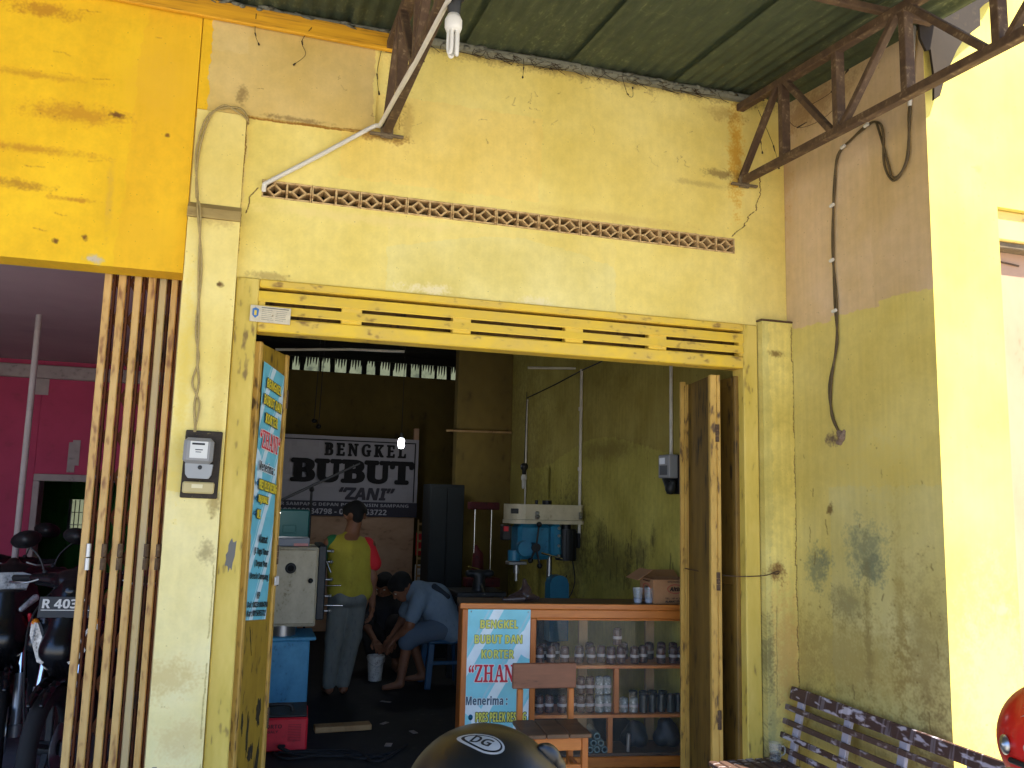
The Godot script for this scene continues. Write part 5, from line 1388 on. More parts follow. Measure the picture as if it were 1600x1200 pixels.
	for k in 11: bb(st, Vector3(0.0, 0.07 + k * 0.009, 0.0502), Vector3(0.075, 0.0735 + k * 0.009, 0.053), 0.0005)
	part(w, "louvres", st, mat(rgb(150, 26, 36), 0.6))
	letters(w, "lettering", "PORTO", false, Transform3D(Basis.IDENTITY, Vector3(-0.09, 0.155, 0.0505)), 0.11, 0.022, mat(rgb(60, 14, 20), 0.6))
	letters(w, "lettering", "GALY", false, Transform3D(Basis.IDENTITY, Vector3(-0.085, 0.125, 0.0505)), 0.06, 0.014, mat(rgb(60, 14, 20), 0.6))
	st = new_st()
	for k in 4: tube(st, spline([Vector3(0.22 + k * 0.03, 0.02, -1.42), Vector3(0.3 + k * 0.12, 0.016, -1.3 - k * 0.03), Vector3(0.6 + k * 0.06, 0.014, -1.36 + k * 0.07), Vector3(0.85 + k * 0.05, 0.014, -1.2 - k * 0.08)], 6), 0.008, 6)
	tube(st, spline([Vector3(0.28, 0.05, -1.43), Vector3(0.25, 0.06, -1.38), Vector3(0.33, 0.03, -1.34)], 4), 0.01, 6)
	lone("welding_leads", "black welding leads trailing over the dark floor beside the red welder", "cable", st, M.rubber)
	st = new_st(); cbox(st, Vector3.ZERO, Vector3(0.36, 0.035, 0.1), 0.004, Transform3D(Basis(Vector3.UP, 0.03), Vector3(0.665, 0.019, -1.9)))
	lone("wood_plank", "short pale wooden plank lying on the black floor", "plank", st, M.raw_wood)
	for q in [[0.95, -2.0, "right of the wooden plank"], [1.05, -2.6, "between the bucket and the plank"], [0.9, -1.5, "nearest the door, beyond the welding leads"], [1.1, -1.75, "just left of the counter's corner"]]:
		st = new_st(); cbox(st, Vector3.ZERO, Vector3(rng.randf_range(0.05, 0.1), 0.004, rng.randf_range(0.02, 0.05)), 0.001, Transform3D(Basis(Vector3.UP, rng.randf() * 3), Vector3(q[0], 0.004, q[1])))
		lone("scrap_piece", "small grey scrap lying on the black floor " + q[2], "scrap", st, M.grey_trim, "scraps on the workshop floor")
	# bucket
	var bu := thing("bucket", "white paint-spattered plastic bucket on the floor between the two men", "bucket", Vector3(1.075, 0, -3.36))
	st = new_st(); lathe(st, [Vector2(0.001, 0.002), Vector2(0.055, 0.002), Vector2(0.069, 0.19), Vector2(0.073, 0.19), Vector2(0.073, 0.2), Vector2(0.066, 0.2), Vector2(0.052, 0.012), Vector2(0.001, 0.012)], 22, Transform3D.IDENTITY, false); part(bu, "pail", st, grain(rgb(206, 204, 198), rgb(190, 188, 182), rgb(90, 84, 76), 6.0, 0.5, Vector2(1, 1), 0.0, 121, 0.2, 128))
	st = new_st(); tube(st, spline([Vector3(-0.073, 0.19, 0), Vector3(-0.06, 0.15, 0.05), Vector3(0, 0.12, 0.078), Vector3(0.06, 0.15, 0.05), Vector3(0.073, 0.19, 0)], 5), 0.003, 5); part(bu, "bail", st, M.steel)
	# drill press
	var d := thing("drill_press", "blue pillar drill with a long cream belt cover and black motor behind the counter", "drill press", Vector3(2.3, 0, -2.75))
	st = new_st()
	var cvp := PackedVector2Array()
	for k in 13:
		var a := PI / 2 + PI * k / 12
		cvp.append(Vector2(-0.2 + cos(a) * 0.13, sin(a) * 0.15))
	for k in 13:
		var a := -PI / 2 + PI * k / 12
		cvp.append(Vector2(0.27 + cos(a) * 0.06, sin(a) * 0.13))
	prism(st, cvp, 0.12, Transform3D(Basis(Vector3(1, 0, 0), Vector3(0, 0, -1), Vector3(0, 1, 0)), Vector3(0.0, 1.345, 0)))
	var bc := part(d, "belt_cover", st, M.cream)
	st = new_st(); prism(st, cvp, 0.03, Transform3D(Basis(Vector3(1.02, 0, 0), Vector3(0, 0, -1.03), Vector3(0, 1, 0)), Vector3(0.0, 1.312, 0))); part(bc, "cover_rim", st, M.cream)
	for x in [-0.12, 0.25]:
		st = new_st(); bb(st, Vector3(x, 1.35, 0.148), Vector3(x + 0.03, 1.41, 0.162), 0.004); ball(st, Vector3(x + 0.015, 1.37, 0.165), Vector3(0.02, 0.018, 0.01)); part(bc, "clasp", st, M.steel)
	st = new_st(); bb(st, Vector3(-0.305, 1.39, 0.09), Vector3(-0.235, 1.43, 0.135), 0.002); part(bc, "label", st, M.dark_metal)
	for x in [-0.06, 0.03]:
		st = new_st(); cyl(st, Vector3(x, 1.466, 0), Vector3(x, 1.5, 0), 0.03 + x * 0.3, 12); part(bc, "pulley_cap", st, M.black)
	st = new_st(); bb(st, Vector3(-0.24, 1.03, -0.12), Vector3(0.04, 1.31, 0.11), 0.03); part(d, "head", st, M.teal_paint)
	st = new_st(); bb(st, Vector3(0.041, 1.05, -0.1), Vector3(0.13, 1.31, 0.1), 0.02); part(d, "head_rear", st, M.teal_paint)
	st = new_st(); cyl(st, Vector3(-0.2, 1.12, 0.1), Vector3(-0.2, 1.12, 0.17), 0.06, 18); cyl(st, Vector3(-0.26, 1.1, 0.06), Vector3(-0.26, 1.02, 0.06), 0.05, 16); part(d, "feed_housing", st, M.teal_paint)
	st = new_st(); cyl(st, Vector3(-0.12, 1.13, 0.1), Vector3(-0.12, 1.13, 0.2), 0.035, 14)
	for q in [[0.06, 0.18], [-0.16, -0.1], [0.1, -0.14]]:
		tube(st, [Vector3(-0.12, 1.13, 0.19), Vector3(-0.12 + q[0] * 0.3, 1.13 + q[1], 0.2)], 0.008, 8)
		ball(st, Vector3(-0.12 + q[0] * 0.3, 1.13 + q[1], 0.2), Vector3.ONE * 0.022)
	part(d, "feed_handle", st, M.black)
	st = new_st(); tube(st, [Vector3(-0.08, 1.09, 0.2), Vector3(0.09, 1.045, 0.22)], 0.007, 8); part(d, "feed_lever", st, M.chrome)
	st = new_st(); bb(st, Vector3(-0.32, 0.99, 0.02), Vector3(-0.17, 1.015, 0.12), 0.004); cyl(st, Vector3(-0.235, 0.99, 0.05), Vector3(-0.235, 0.92, 0.05), 0.024, 14); cyl(st, Vector3(-0.235, 0.92, 0.05), Vector3(-0.235, 0.86, 0.05), 0.014, 12); part(d, "chuck", st, M.steel)
	st = new_st(); cyl(st, Vector3(0.06, 0.7, -0.0), Vector3(0.06, 1.05, 0.0), 0.022, 14); part(d, "column", st, M.steel)
	st = new_st()
	var tp := PackedVector2Array([Vector2(-0.08, 0.4), Vector2(0.08, 0.4), Vector2(0.08, 0.85)])
	for k in 9: tp.append(Vector2(cos(PI * k / 8) * 0.075, 0.85 + sin(PI * k / 8) * 0.06))
	tp.append(Vector2(-0.08, 0.85))
	prism(st, tp, 0.12, Transform3D(Basis.IDENTITY, Vector3(0.1, 0, 0.02)))
	part(d, "table_bracket", st, M.teal_paint)
	st = new_st(); bb(st, Vector3(-0.3, 0.0, -0.25), Vector3(0.25, 0.1, 0.25), 0.02); bb(st, Vector3(-0.05, 0.1, -0.1), Vector3(0.15, 0.7, 0.0), 0.02); part(d, "base", st, M.dark_metal)
	st = new_st(); cyl(st, Vector3(0.2, 1.02, 0.0), Vector3(0.2, 1.27, 0.0), 0.085, 22); cyl(st, Vector3(0.2, 1.27, 0), Vector3(0.2, 1.31, 0), 0.04, 14); bb(st, Vector3(0.285, 1.12, -0.04), Vector3(0.31, 1.24, 0.05), 0.004)
	for k in 10:
		var a := TAU * k / 10
		bb(st, Vector3(0.2 + cos(a) * 0.085 - 0.004, 1.03, sin(a) * 0.085 - 0.004), Vector3(0.2 + cos(a) * 0.085 + 0.004, 1.26, sin(a) * 0.085 + 0.004), 0.002)
	part(d, "motor", st, M.black)
	for y in [1.06, 1.14, 1.22, 1.28]:
		st = new_st(); cyl(st, Vector3(0.1, y, 0.1), Vector3(0.1, y, 0.115), 0.012, 8); part(d, "bolt", st, M.steel)
	st = new_st(); bb(st, Vector3(-0.37, 1.18, 0.02), Vector3(-0.3, 1.3, 0.1), 0.006); part(d, "switch_box", st, M.black)
	st = new_st(); bb(st, Vector3(-0.365, 1.25, 0.1), Vector3(-0.325, 1.29, 0.115), 0.005); part(d, "stop_button", st, M.red_paint)
	st = new_st(); tube(st, spline([Vector3(0.24, 1.03, 0.05), Vector3(0.26, 0.85, 0.06), Vector3(0.2, 0.72, 0.07), Vector3(0.15, 0.76, 0.05), Vector3(0.2, 0.9, 0.03)], 5), 0.005, 6); part(d, "cord", st, M.black)
	# hydraulic press
	var p := thing("hydraulic_press", "red hydraulic press frame in the dark behind the counter", "press", Vector3(2.09, 0, -3.85))
	var dred := grain(rgb(92, 16, 22), rgb(70, 13, 16), rgb(34, 11, 11), 3.0, 0.7, Vector2(1, 1), 0.0, 181, 0.3, 96)
	for x in [-0.08, 0.08]:
		st = new_st(); cyl(st, Vector3(x, 0.7, 0), Vector3(x, 1.46, 0), 0.008, 8); part(p, "guide_rod", st, M.chrome)
		st = new_st(); bb(st, Vector3(x - 0.03, 0.0, -0.05), Vector3(x + 0.03, 0.7, 0.05), 0.006); part(p, "leg", st, dred)
	st = new_st(); bb(st, Vector3(-0.14, 1.40, -0.06), Vector3(0.14, 1.47, 0.06), 0.008); part(p, "crosshead", st, dred)
	st = new_st(); bb(st, Vector3(-0.16, 0.70, -0.07), Vector3(0.16, 0.78, 0.07), 0.008); part(p, "bed", st, dred)
	st = new_st(); nets(st, [[Vector3(-0.04, 0.78, 0), Vector3(-0.04, 0.98, 0), 0.06, 0.05], [Vector3(-0.04, 0.98, 0), Vector3(-0.06, 1.06, 0), 0.03, 0.02]], 0.012, 0.02); part(p, "jack", st, dred)
	st = new_st(); tube(st, [Vector3(-0.04, 0.86, 0.05), Vector3(-0.16, 0.89, 0.1)], 0.008, 6); part(p, "pump_lever", st, M.chrome)
	# workbench under it with vice
	var vb := thing("workbench", "dark cluttered workbench with a vice beyond the counter", "workbench", Vector3(1.86, 0, -3.2))
	st = new_st(); bb(st, Vector3(-0.2, 0.7, -0.2), Vector3(0.22, 0.74, 0.2), 0.006); part(vb, "top", st, M.dark_metal)
	for q in [[-0.17, -0.17], [0.19, -0.17], [-0.17, 0.17], [0.19, 0.17]]:
		st = new_st(); bb(st, Vector3(q[0] - 0.02, 0, q[1] - 0.02), Vector3(q[0] + 0.02, 0.699, q[1] + 0.02), 0.004); part(vb, "leg", st, M.dark_metal)
	st = new_st(); nets(st, [[Vector3(0.02, 0.74, 0.05), Vector3(0.02, 0.86, 0.05), 0.06, 0.045], [Vector3(-0.07, 0.88, 0.05), Vector3(0.12, 0.88, 0.05), 0.03, 0.03]], 0.012, 0.02); part(vb, "vice", st, M.dark_metal)
	st = new_st(); tube(st, [Vector3(0.02, 0.8, 0.12), Vector3(0.03, 0.72, 0.2)], 0.008, 6); part(vb, "vice_handle", st, M.steel)
	# backbench clutter silhouettes
	var fe := thing("gas_bottle", "dark fire extinguisher hanging in shadow left of the red press", "fire extinguisher", Vector3(1.94, 1.26, -4.5))
	st = new_st(); lathe(st, [Vector2(0.001, 0), Vector2(0.045, 0.004), Vector2(0.05, 0.02), Vector2(0.05, 0.2), Vector2(0.02, 0.25), Vector2(0.015, 0.29), Vector2(0.001, 0.3)], 16); part(fe, "bottle", st, M.black)
	st = new_st(); bb(st, Vector3(-0.02, 0.29, -0.01), Vector3(0.05, 0.31, 0.01), 0.003); tube(st, spline([Vector3(0.03, 0.28, 0), Vector3(0.07, 0.2, 0.01), Vector3(0.06, 0.05, 0.02)], 4), 0.008, 6); part(fe, "valve_and_hose", st, M.steel)

# ---------------------------------------------------------------- counter and what stands on it
func counter():
	var c := thing("display_counter", "orange varnished wooden display counter with a glass front and open shelves", "counter", Vector3(1.2, 0, -0.95), -deg_to_rad(9.3))
	var st := new_st()
	var W := 1.40
	var D := 0.27
	st = new_st(); bb(st, Vector3(-0.012, 0.880, -D - 0.01), Vector3(W, 0.908, 0.012), 0.004); part(c, "top", st, M.wood_top)
	st = new_st(); bb(st, Vector3(-0.014, 0.878, 0.0121), Vector3(W, 0.909, 0.022), 0.003); part(c, "top_edge", st, M.wood_rail)
	for x in [0.0, W - 0.022]:
		st = new_st(); bb(st, Vector3(x, 0.0, -D), Vector3(x + 0.02, 0.879, -0.004), 0.003); part(c, "side_panel", st, M.wood)
	for q in [[0.0, 0.036, 0.0, 0.876], [0.394, 0.428, 0.0, 0.826], [W - 0.034, W, 0.0, 0.826]]:
		st = new_st(); bb(st, Vector3(q[0], q[2], -0.003), Vector3(q[1], q[3], 0.016), 0.004); part(c, "stile", st, M.wood)
	st = new_st(); bb(st, Vector3(0.037, 0.827, -0.003), Vector3(W, 0.876, 0.014), 0.004); part(c, "top_rail", st, M.wood_rail)
	st = new_st(); bb(st, Vector3(0.429, 0.816, -0.004), Vector3(W - 0.035, 0.826, 0.017), 0.002); part(c, "glazing_bead", st, M.wood_rail)
	st = new_st(); bb(st, Vector3(0.037, 0.0, -0.003), Vector3(0.393, 0.826, 0.006), 0.002); part(c, "front_panel", st, M.wood)
	st = new_st(); bb(st, Vector3(0.429, 0.0, -0.003), Vector3(W - 0.035, 0.06, 0.014), 0.004); part(c, "bottom_rail", st, M.wood_rail)
	st = new_st(); bb(st, Vector3(0.021, 0.05, -D), Vector3(W - 0.023, 0.07, -0.02), 0.002); part(c, "bottom_shelf", st, M.wood_top)
	for y in [0.542, 0.268]:
		st = new_st(); bb(st, Vector3(0.4, y, -D), Vector3(W - 0.023, y + 0.019, -0.006), 0.002); part(c, "shelf", st, M.wood_rail)
	for q in [[0.898, 0.288, 0.541], [0.862, 0.071, 0.267]]:
		st = new_st(); bb(st, Vector3(q[0], q[1], -0.06), Vector3(q[0] + 0.03, q[2], -0.02), 0.003); part(c, "divider", st, M.wood)
	for x in [0.74, 1.16]:
		st = new_st(); bb(st, Vector3(x, 0.071, -D - 0.035), Vector3(x + 0.055, 0.879, -D - 0.001), 0.003); part(c, "back_post", st, M.raw_wood)
	var pane := glass(Color(0.9, 0.95, 0.95), 0.02)
	pane.metallic_specular = 0.2
	st = new_st(); bb(st, Vector3(0.429, 0.061, 0.003), Vector3(W - 0.036, 0.8155, 0.006), 0.0005); part(c, "glass_pane", st, pane)
	# banner on the front panel
	var b := thing("counter_banner", "light blue banner with yellow, red and grey letters on the counter's front", "banner", Vector3(1.2, 0, -0.95), -deg_to_rad(9.3))
	st = new_st()
	poly(st, [Vector3(0.032, 0.14, 0.0185), Vector3(0.392, 0.14, 0.0185), Vector3(0.392, 0.875, 0.0185), Vector3(0.032, 0.875, 0.0185)], Vector3.BACK, [Vector2(0, 0.75), Vector2(1, 0.75), Vector2(1, 0), Vector2(0, 0)])
	part(b, "sheet", st, tex_mat(banner_picture(256, 740, 6, rgb(138, 214, 226), rgb(226, 240, 244)), 0.55))
	var yel := mat(rgb(222, 220, 100), 0.6)
	var drk := mat(rgb(40, 74, 84), 0.6)
	var red := mat(rgb(206, 34, 56), 0.6)
	var put := func(s, serif, x, y, w, h, m, out, f):
		var at := Transform3D(Basis.IDENTITY, Vector3(x, y, 0.0185))
		if out != null: letters(b, "letter_outline", s, serif, at, w, h, out, f, 0.0006)
		letters(b, "lettering", s, serif, at, w, h, m, 0.0008, 0.0014)
	put.call("BENGKEL", false, 0.212, 0.793, 0.215, 0.045, yel, drk, 0.003)
	put.call("BUBUT DAN", false, 0.21, 0.71, 0.272, 0.046, yel, drk, 0.003)
	put.call("KORTER", false, 0.208, 0.628, 0.185, 0.046, yel, drk, 0.003)
	put.call("“ZHANI“", true, 0.208, 0.522, 0.325, 0.094, red, mat(rgb(230, 236, 236), 0.6), 0.004)
	put.call("Menerima :", false, 0.152, 0.375, 0.235, 0.048, mat(rgb(70, 96, 116), 0.6), mat(rgb(226, 236, 238), 0.6), 0.003)
	put.call("PRES PELEK RESING", false, 0.235, 0.285, 0.285, 0.05, yel, mat(rgb(20, 24, 20), 0.6), 0.0045)
	put.call("RAJAWALI", false, 0.165, 0.205, 0.15, 0.046, yel, mat(rgb(20, 24, 20), 0.6), 0.0045)
	st = new_st()
	for y in [0.285, 0.205]: ball(st, Vector3(0.063, y, 0.0195), Vector3(0.013, 0.016, 0.0015))
	part(b, "bullet_dot", st, mat(rgb(48, 138, 186), 0.5))
	st = new_st()
	for x in [0.05, 0.378]: ball(st, Vector3(x, 0.862, 0.0195), Vector3(0.004, 0.004, 0.002), Basis.IDENTITY, 8)
	part(b, "pin", st, M.steel)
	# goods on the shelves
	var nth := ["first", "second", "third", "fourth", "fifth", "sixth", "seventh", "eighth", "ninth", "tenth", "eleventh", "twelfth", "thirteenth"]
	var at := func(x, y, z): return c.transform * Vector3(x, y, z)
	var wrap := grain(rgb(72, 38, 34), rgb(50, 27, 25), rgb(190, 180, 180), 24.0, 0.25, Vector2(1, 0.6), 0.0, 131, 0.26, 128, 2.6)  # pale flecks are the film's sparkle painted into the colour
	var silver := grain(rgb(104, 110, 106), rgb(140, 146, 142), rgb(226, 230, 228), 20.0, 0.25, Vector2(1, 0.6), 0.1, 132, 0.2, 128, 4.0)
	var pk := thing("liner_pack", "first wrapped brown cylinder liner from the left in the top shelf's front row", "cylinder liner", at.call(0.46, 0.562, -0.06), 0.0, "wrapped liners on the top shelf")
	pack_parts(pk, wrap, 0.1)
	var top := [[0.53, -0.07], [0.61, -0.06], [0.7, -0.08], [0.77, -0.065], [0.835, -0.09], [0.885, -0.05], [0.95, -0.07], [1.03, -0.06], [1.09, -0.09], [1.19, -0.06], [1.27, -0.07], [1.32, -0.06]]
	for k in top.size(): dup(pk, at.call(top[k][0], 0.562, top[k][1]), rng.randf() * TAU, nth[k + 1] + " wrapped brown cylinder liner from the left in the top shelf's front row", "liner_pack")
	dup(pk, at.call(0.93, 0.664, -0.08), 0.6, "wrapped brown cylinder liner standing on top of two others on the top shelf", "liner_pack").remove_meta("group")
	var rear := [[0.5, -0.18], [0.58, -0.19], [0.79, -0.2], [1.0, -0.2], [1.16, -0.2], [1.24, -0.21], [1.31, -0.2]]
	for k in rear.size(): dup(pk, at.call(rear[k][0], 0.562, rear[k][1]), rng.randf() * TAU, nth[k] + " wrapped liner from the left in the rear row of the top shelf", "liner_pack")
	var pm := thing("liner_pack", "wrapped brown cylinder liner on the middle shelf, leftmost, behind the chair back", "cylinder liner", at.call(0.465, 0.288, -0.06), 0.0, "wrapped liners on the middle shelf")
	pack_parts(pm, wrap, 0.1)
	for q in [[0.525, 0.288, -0.07], [0.6, 0.288, -0.06], [0.66, 0.288, -0.08], [0.71, 0.288, -0.06], [0.765, 0.288, -0.07], [0.71, 0.39, -0.065], [0.765, 0.39, -0.07]]:
		var up: bool = q[1] > 0.3
		dup(pm, at.call(q[0], q[1], q[2]), rng.randf() * TAU, ("%s wrapped brown liner of the upper layer on the middle shelf" % ("left" if q[0] < 0.75 else "right")) if up else (nth[[0.525, 0.6, 0.66, 0.71, 0.765].find(q[0]) + 1] + " wrapped brown liner from the left, standing on the middle shelf"), "liner_pack")
	var ps := thing("liner_pack", "silver wrapped liner at the bottom left of the four beside the divider", "cylinder liner", at.call(0.82, 0.288, -0.06), 0.0, "silver liners on the middle shelf")
	pack_parts(ps, silver, 0.1)
	for q in [[0.868, 0.288, -0.07], [0.82, 0.39, -0.062], [0.868, 0.39, -0.072]]: dup(ps, at.call(q[0], q[1], q[2]), rng.randf() * TAU, "silver wrapped liner at the %s %s of the four beside the divider" % ["top" if q[1] > 0.3 else "bottom", "right" if q[0] > 0.84 else "left"], "liner_pack")
	var pg := thing("liner_pack", "dull grey cylinder wrapped in clear film just right of the shelf divider", "cylinder liner", at.call(0.965, 0.288, -0.06), 0.0, "film-wrapped grey cylinders")
	pack_parts(pg, silver, 0.085)
	dup(pg, at.call(1.025, 0.288, -0.06), 1.0, "dull grey film-wrapped cylinder, second to the right of the shelf divider", "liner_pack")
	var ml := thing("metal_sleeve", "first bare dark metal sleeve from the left in the middle shelf's front row", "metal sleeve", at.call(1.085, 0.288, -0.06), 0.0, "bare metal sleeves on the middle shelf")
	st = new_st(); lathe(st, [Vector2(0.001, 0.0), Vector2(0.024, 0.0), Vector2(0.024, 0.085), Vector2(0.027, 0.086), Vector2(0.027, 0.098), Vector2(0.02, 0.1), Vector2(0.019, 0.06), Vector2(0.001, 0.06)], 20, Transform3D.IDENTITY, false); part(ml, "sleeve", st, mat(rgb(78, 82, 84), 0.3, 0.85))
	var sv := [[1.14, -0.06], [1.195, -0.07], [1.25, -0.06], [1.3, -0.07], [1.345, -0.06], [1.05, -0.16], [1.11, -0.15], [1.17, -0.16], [1.23, -0.15]]
	for k in sv.size(): dup(ml, at.call(sv[k][0], 0.288, sv[k][1]), rng.randf() * TAU, (nth[k + 1] + " bare dark metal sleeve from the left in the middle shelf's front row") if k < 5 else (nth[k - 5] + " bare metal sleeve from the left in the middle shelf's rear row"), "metal_sleeve")
	var tube_m := mat(rgb(96, 130, 138), 0.35, 0.5)
	var pl := ["bottom left", "bottom middle", "bottom right", "second layer left", "second layer right", "topmost"]
	var pn := -1
	for q in [[0.76, 0.09], [0.8, 0.092], [0.845, 0.09], [0.78, 0.127], [0.822, 0.128], [0.8, 0.165]]:
		st = new_st(); lathe(st, [Vector2(0.013, -0.1), Vector2(0.0185, -0.1), Vector2(0.0185, 0.1), Vector2(0.013, 0.1), Vector2(0.013, -0.1)], 14, Transform3D(Basis(Vector3.RIGHT, PI / 2), Vector3.ZERO), false)
		pn += 1
		var o := lone("pipe_offcut", "blue-grey pipe offcut, %s of the bundle on the bottom shelf" % pl[pn], "pipe", st, tube_m, "pipe offcuts on the bottom shelf")
		o.transform = Transform3D(Basis(Vector3.UP, c.rotation.y), at.call(q[0], q[1], -0.12))
	var dk := ["round dark machine casting in the middle of the counter's bottom shelf", "lumpy dark machine casting at the right of the counter's bottom shelf"]
	for k in 2:
		st = new_st()
		var o2: Vector3 = at.call(1.02 + 0.2 * k, 0.07, -0.15)
		nets(st, [[o2 + Vector3(0, 0.05, 0), o2 + Vector3(0.06, 0.08, -0.02), 0.05, 0.06], [o2 + Vector3(0.06, 0.05, 0.03), o2 + Vector3(0.03, 0.12, 0), 0.05, 0.03 + 0.02 * k]], 0.012, 0.02)
		lone("machine_casting", dk[k], "casting", st, M.dark_metal)
	st = new_st(); cyl(st, at.call(0.99, 0.071, -0.05), at.call(0.995, 0.17, -0.05), 0.011, 10)
	lone("steel_pin", "thin upright steel pin right of the lower divider on the bottom shelf", "pin", st, M.steel)
	# cups, carton, rag
	for k in 2:
		var cu := thing("plastic_cup", ["clear plastic cup on the counter, left of the pair by the carton", "clear plastic cup on the counter, right of the pair touching the carton"][k], "cup", at.call(1.045 + 0.07 * k, 0.909, -0.05 - 0.005 * k))
		st = new_st(); lathe(st, [Vector2(0.001, 0.001), Vector2(0.022, 0.001), Vector2(0.031, 0.085), Vector2(0.0335, 0.086), Vector2(0.0335, 0.09), Vector2(0.030, 0.09), Vector2(0.0215, 0.004), Vector2(0.001, 0.004)], 20, Transform3D.IDENTITY, false); part(cu, "cup_wall", st, glass(Color(0.75, 0.8, 0.86), 0.14, 0.05))
		st = new_st(); lathe(st, [Vector2(0.0225, 0.004), Vector2(0.0245, 0.03), Vector2(0.001, 0.031)], 18); part(cu, "dregs", st, glass(Color(0.75, 0.8, 0.9), 0.35, 0.05))
	var bx := thing("carton", "open brown cardboard carton with a red oval mark on the counter", "carton", at.call(1.25, 0.909, -0.14), -deg_to_rad(2.0))
	st = new_st()
	for q in [[-0.13, -0.1, 0.13, -0.096], [-0.13, 0.096, 0.13, 0.1], [-0.13, -0.096, -0.126, 0.096], [0.126, -0.096, 0.13, 0.096]]: bb(st, Vector3(q[0], 0.0, q[1]), Vector3(q[2], 0.14, q[3]), 0.001)
	bb(st, Vector3(-0.126, 0.001, -0.096), Vector3(0.126, 0.005, 0.096), 0.001)
	part(bx, "box", st, M.card)
	for q in [[-1, 0.55], [1, 0.2]]:
		st = new_st(); cbox(st, Vector3(0, 0, 0.0), Vector3(0.11, 0.003, 0.19), 0.001, Transform3D(Basis(Vector3.BACK, -q[0] * q[1]), Vector3(q[0] * 0.18, 0.165 if q[0] < 0 else 0.15, 0)))
		part(bx, "flap", st, M.card)
	st = new_st(); cbox(st, Vector3(0, 0, 0), Vector3(0.25, 0.003, 0.08), 0.001, Transform3D(Basis(Vector3.RIGHT, 0.5), Vector3(0, 0.158, -0.13))); part(bx, "flap", st, M.card)
	var inkr := mat(rgb(180, 40, 44), 0.7)
	var inkb := mat(rgb(40, 30, 30), 0.7)
	for f in 2:
		var base := Transform3D(Basis.IDENTITY, Vector3(0.01, 0.085, 0.1)) if f == 0 else Transform3D(Basis(Vector3.UP, -PI / 2), Vector3(-0.13, 0.085, 0.0))
		st = new_st()
		var ring := []
		for k in 25: ring.append(base * Vector3(cos(TAU * k / 24) * 0.05, sin(TAU * k / 24) * 0.025, 0.001))
		tube(st, ring, 0.0018, 5)
		part(bx, "oval_mark", st, inkr)
		letters(bx, "lettering", "Altis", false, base * Transform3D(Basis(Vector3(1, 0, 0), Vector3(0.2, 1, 0), Vector3.BACK), Vector3.ZERO), 0.066, 0.024, inkb, 0.001)
		letters(bx, "lettering", "TEL : 41 4 220 69", false, base * Transform3D(Basis.IDENTITY, Vector3(0.005, -0.055, 0)), 0.14, 0.01, inkb)
		letters(bx, "lettering", "MINUMAN AIR", false, base * Transform3D(Basis.IDENTITY, Vector3(0.0, 0.042, 0)), 0.1, 0.008, inkb)
		letters(bx, "lettering", "ALAMAT STASIUN", false, base * Transform3D(Basis.IDENTITY, Vector3(0.005, -0.072, 0)), 0.14, 0.011, inkb, 0.0006)
	st = new_st()
	var o3: Vector3 = at.call(0.34, 0.91, -0.16)
	nets(st, [[o3 + Vector3(-0.1, 0.006, 0.04), o3 + Vector3(0.02, 0.012, 0.05), 0.012, 0.022], [o3 + Vector3(0, 0.01, 0), o3 + Vector3(0.06, 0.05, -0.02), 0.03, 0.03], [o3 + Vector3(0.06, 0.05, -0.02), o3 + Vector3(0.05, 0.11, -0.03), 0.03, 0.012], [o3 + Vector3(0.06, 0.02, 0), o3 + Vector3(0.13, 0.008, 0.0), 0.03, 0.012], [o3 + Vector3(-0.04, 0.01, 0.0), o3 + Vector3(0.0, 0.03, 0.01), 0.02, 0.02]], 0.007, 0.012)
	lone("crumpled_bag", "crumpled dark brown plastic bag lying on the counter before the drill", "bag", st, grain(rgb(72, 56, 50), rgb(50, 38, 36), rgb(190, 176, 170), 12.0, 0.3, Vector2(1, 1), 0.0, 141, 0.4, 96))
	# little chair
	var ch := thing("wooden_chair", "small brown wooden chair in front of the counter, facing the yard", "chair", Vector3(1.545, 0, -0.5), -0.1)
	st = new_st(); bb(st, Vector3(-0.172, 0.52, -0.012), Vector3(0.172, 0.648, 0.012), 0.004); part(ch, "backrest", st, M.wood_brown)
	for x in [-0.145, 0.13]:
		st = new_st(); bb(st, Vector3(x, 0.0, -0.018), Vector3(x + 0.03, 0.519, 0.016), 0.003); part(ch, "back_post", st, M.wood)
		st = new_st(); bb(st, Vector3(x, 0.0, 0.25), Vector3(x + 0.032, 0.345, 0.284), 0.003); part(ch, "front_leg", st, M.wood)
	for k in 3:
		st = new_st(); bb(st, Vector3(-0.17 + k * 0.115, 0.346, 0.018), Vector3(-0.17 + k * 0.115 + 0.111, 0.366 + 0.001 * (k % 2), 0.31), 0.003); part(ch, "seat_board", st, M.wood_top)
	st = new_st(); bb(st, Vector3(-0.11, 0.28, 0.255), Vector3(0.13, 0.345, 0.277), 0.003); part(ch, "apron", st, M.wood_rail)
	st = new_st(); bb(st, Vector3(-0.115, 0.29, -0.01), Vector3(0.13, 0.345, 0.008), 0.003); part(ch, "apron", st, M.wood_rail)
	for x in [-0.14, 0.135]:
		st = new_st(); bb(st, Vector3(x, 0.15, 0.02), Vector3(x + 0.02, 0.18, 0.249), 0.003); part(ch, "stretcher", st, M.wood)
	st = new_st(); bb(st, Vector3(-0.11, 0.18, 0.257), Vector3(0.13, 0.215, 0.275), 0.003); part(ch, "stretcher", st, M.wood_rail)

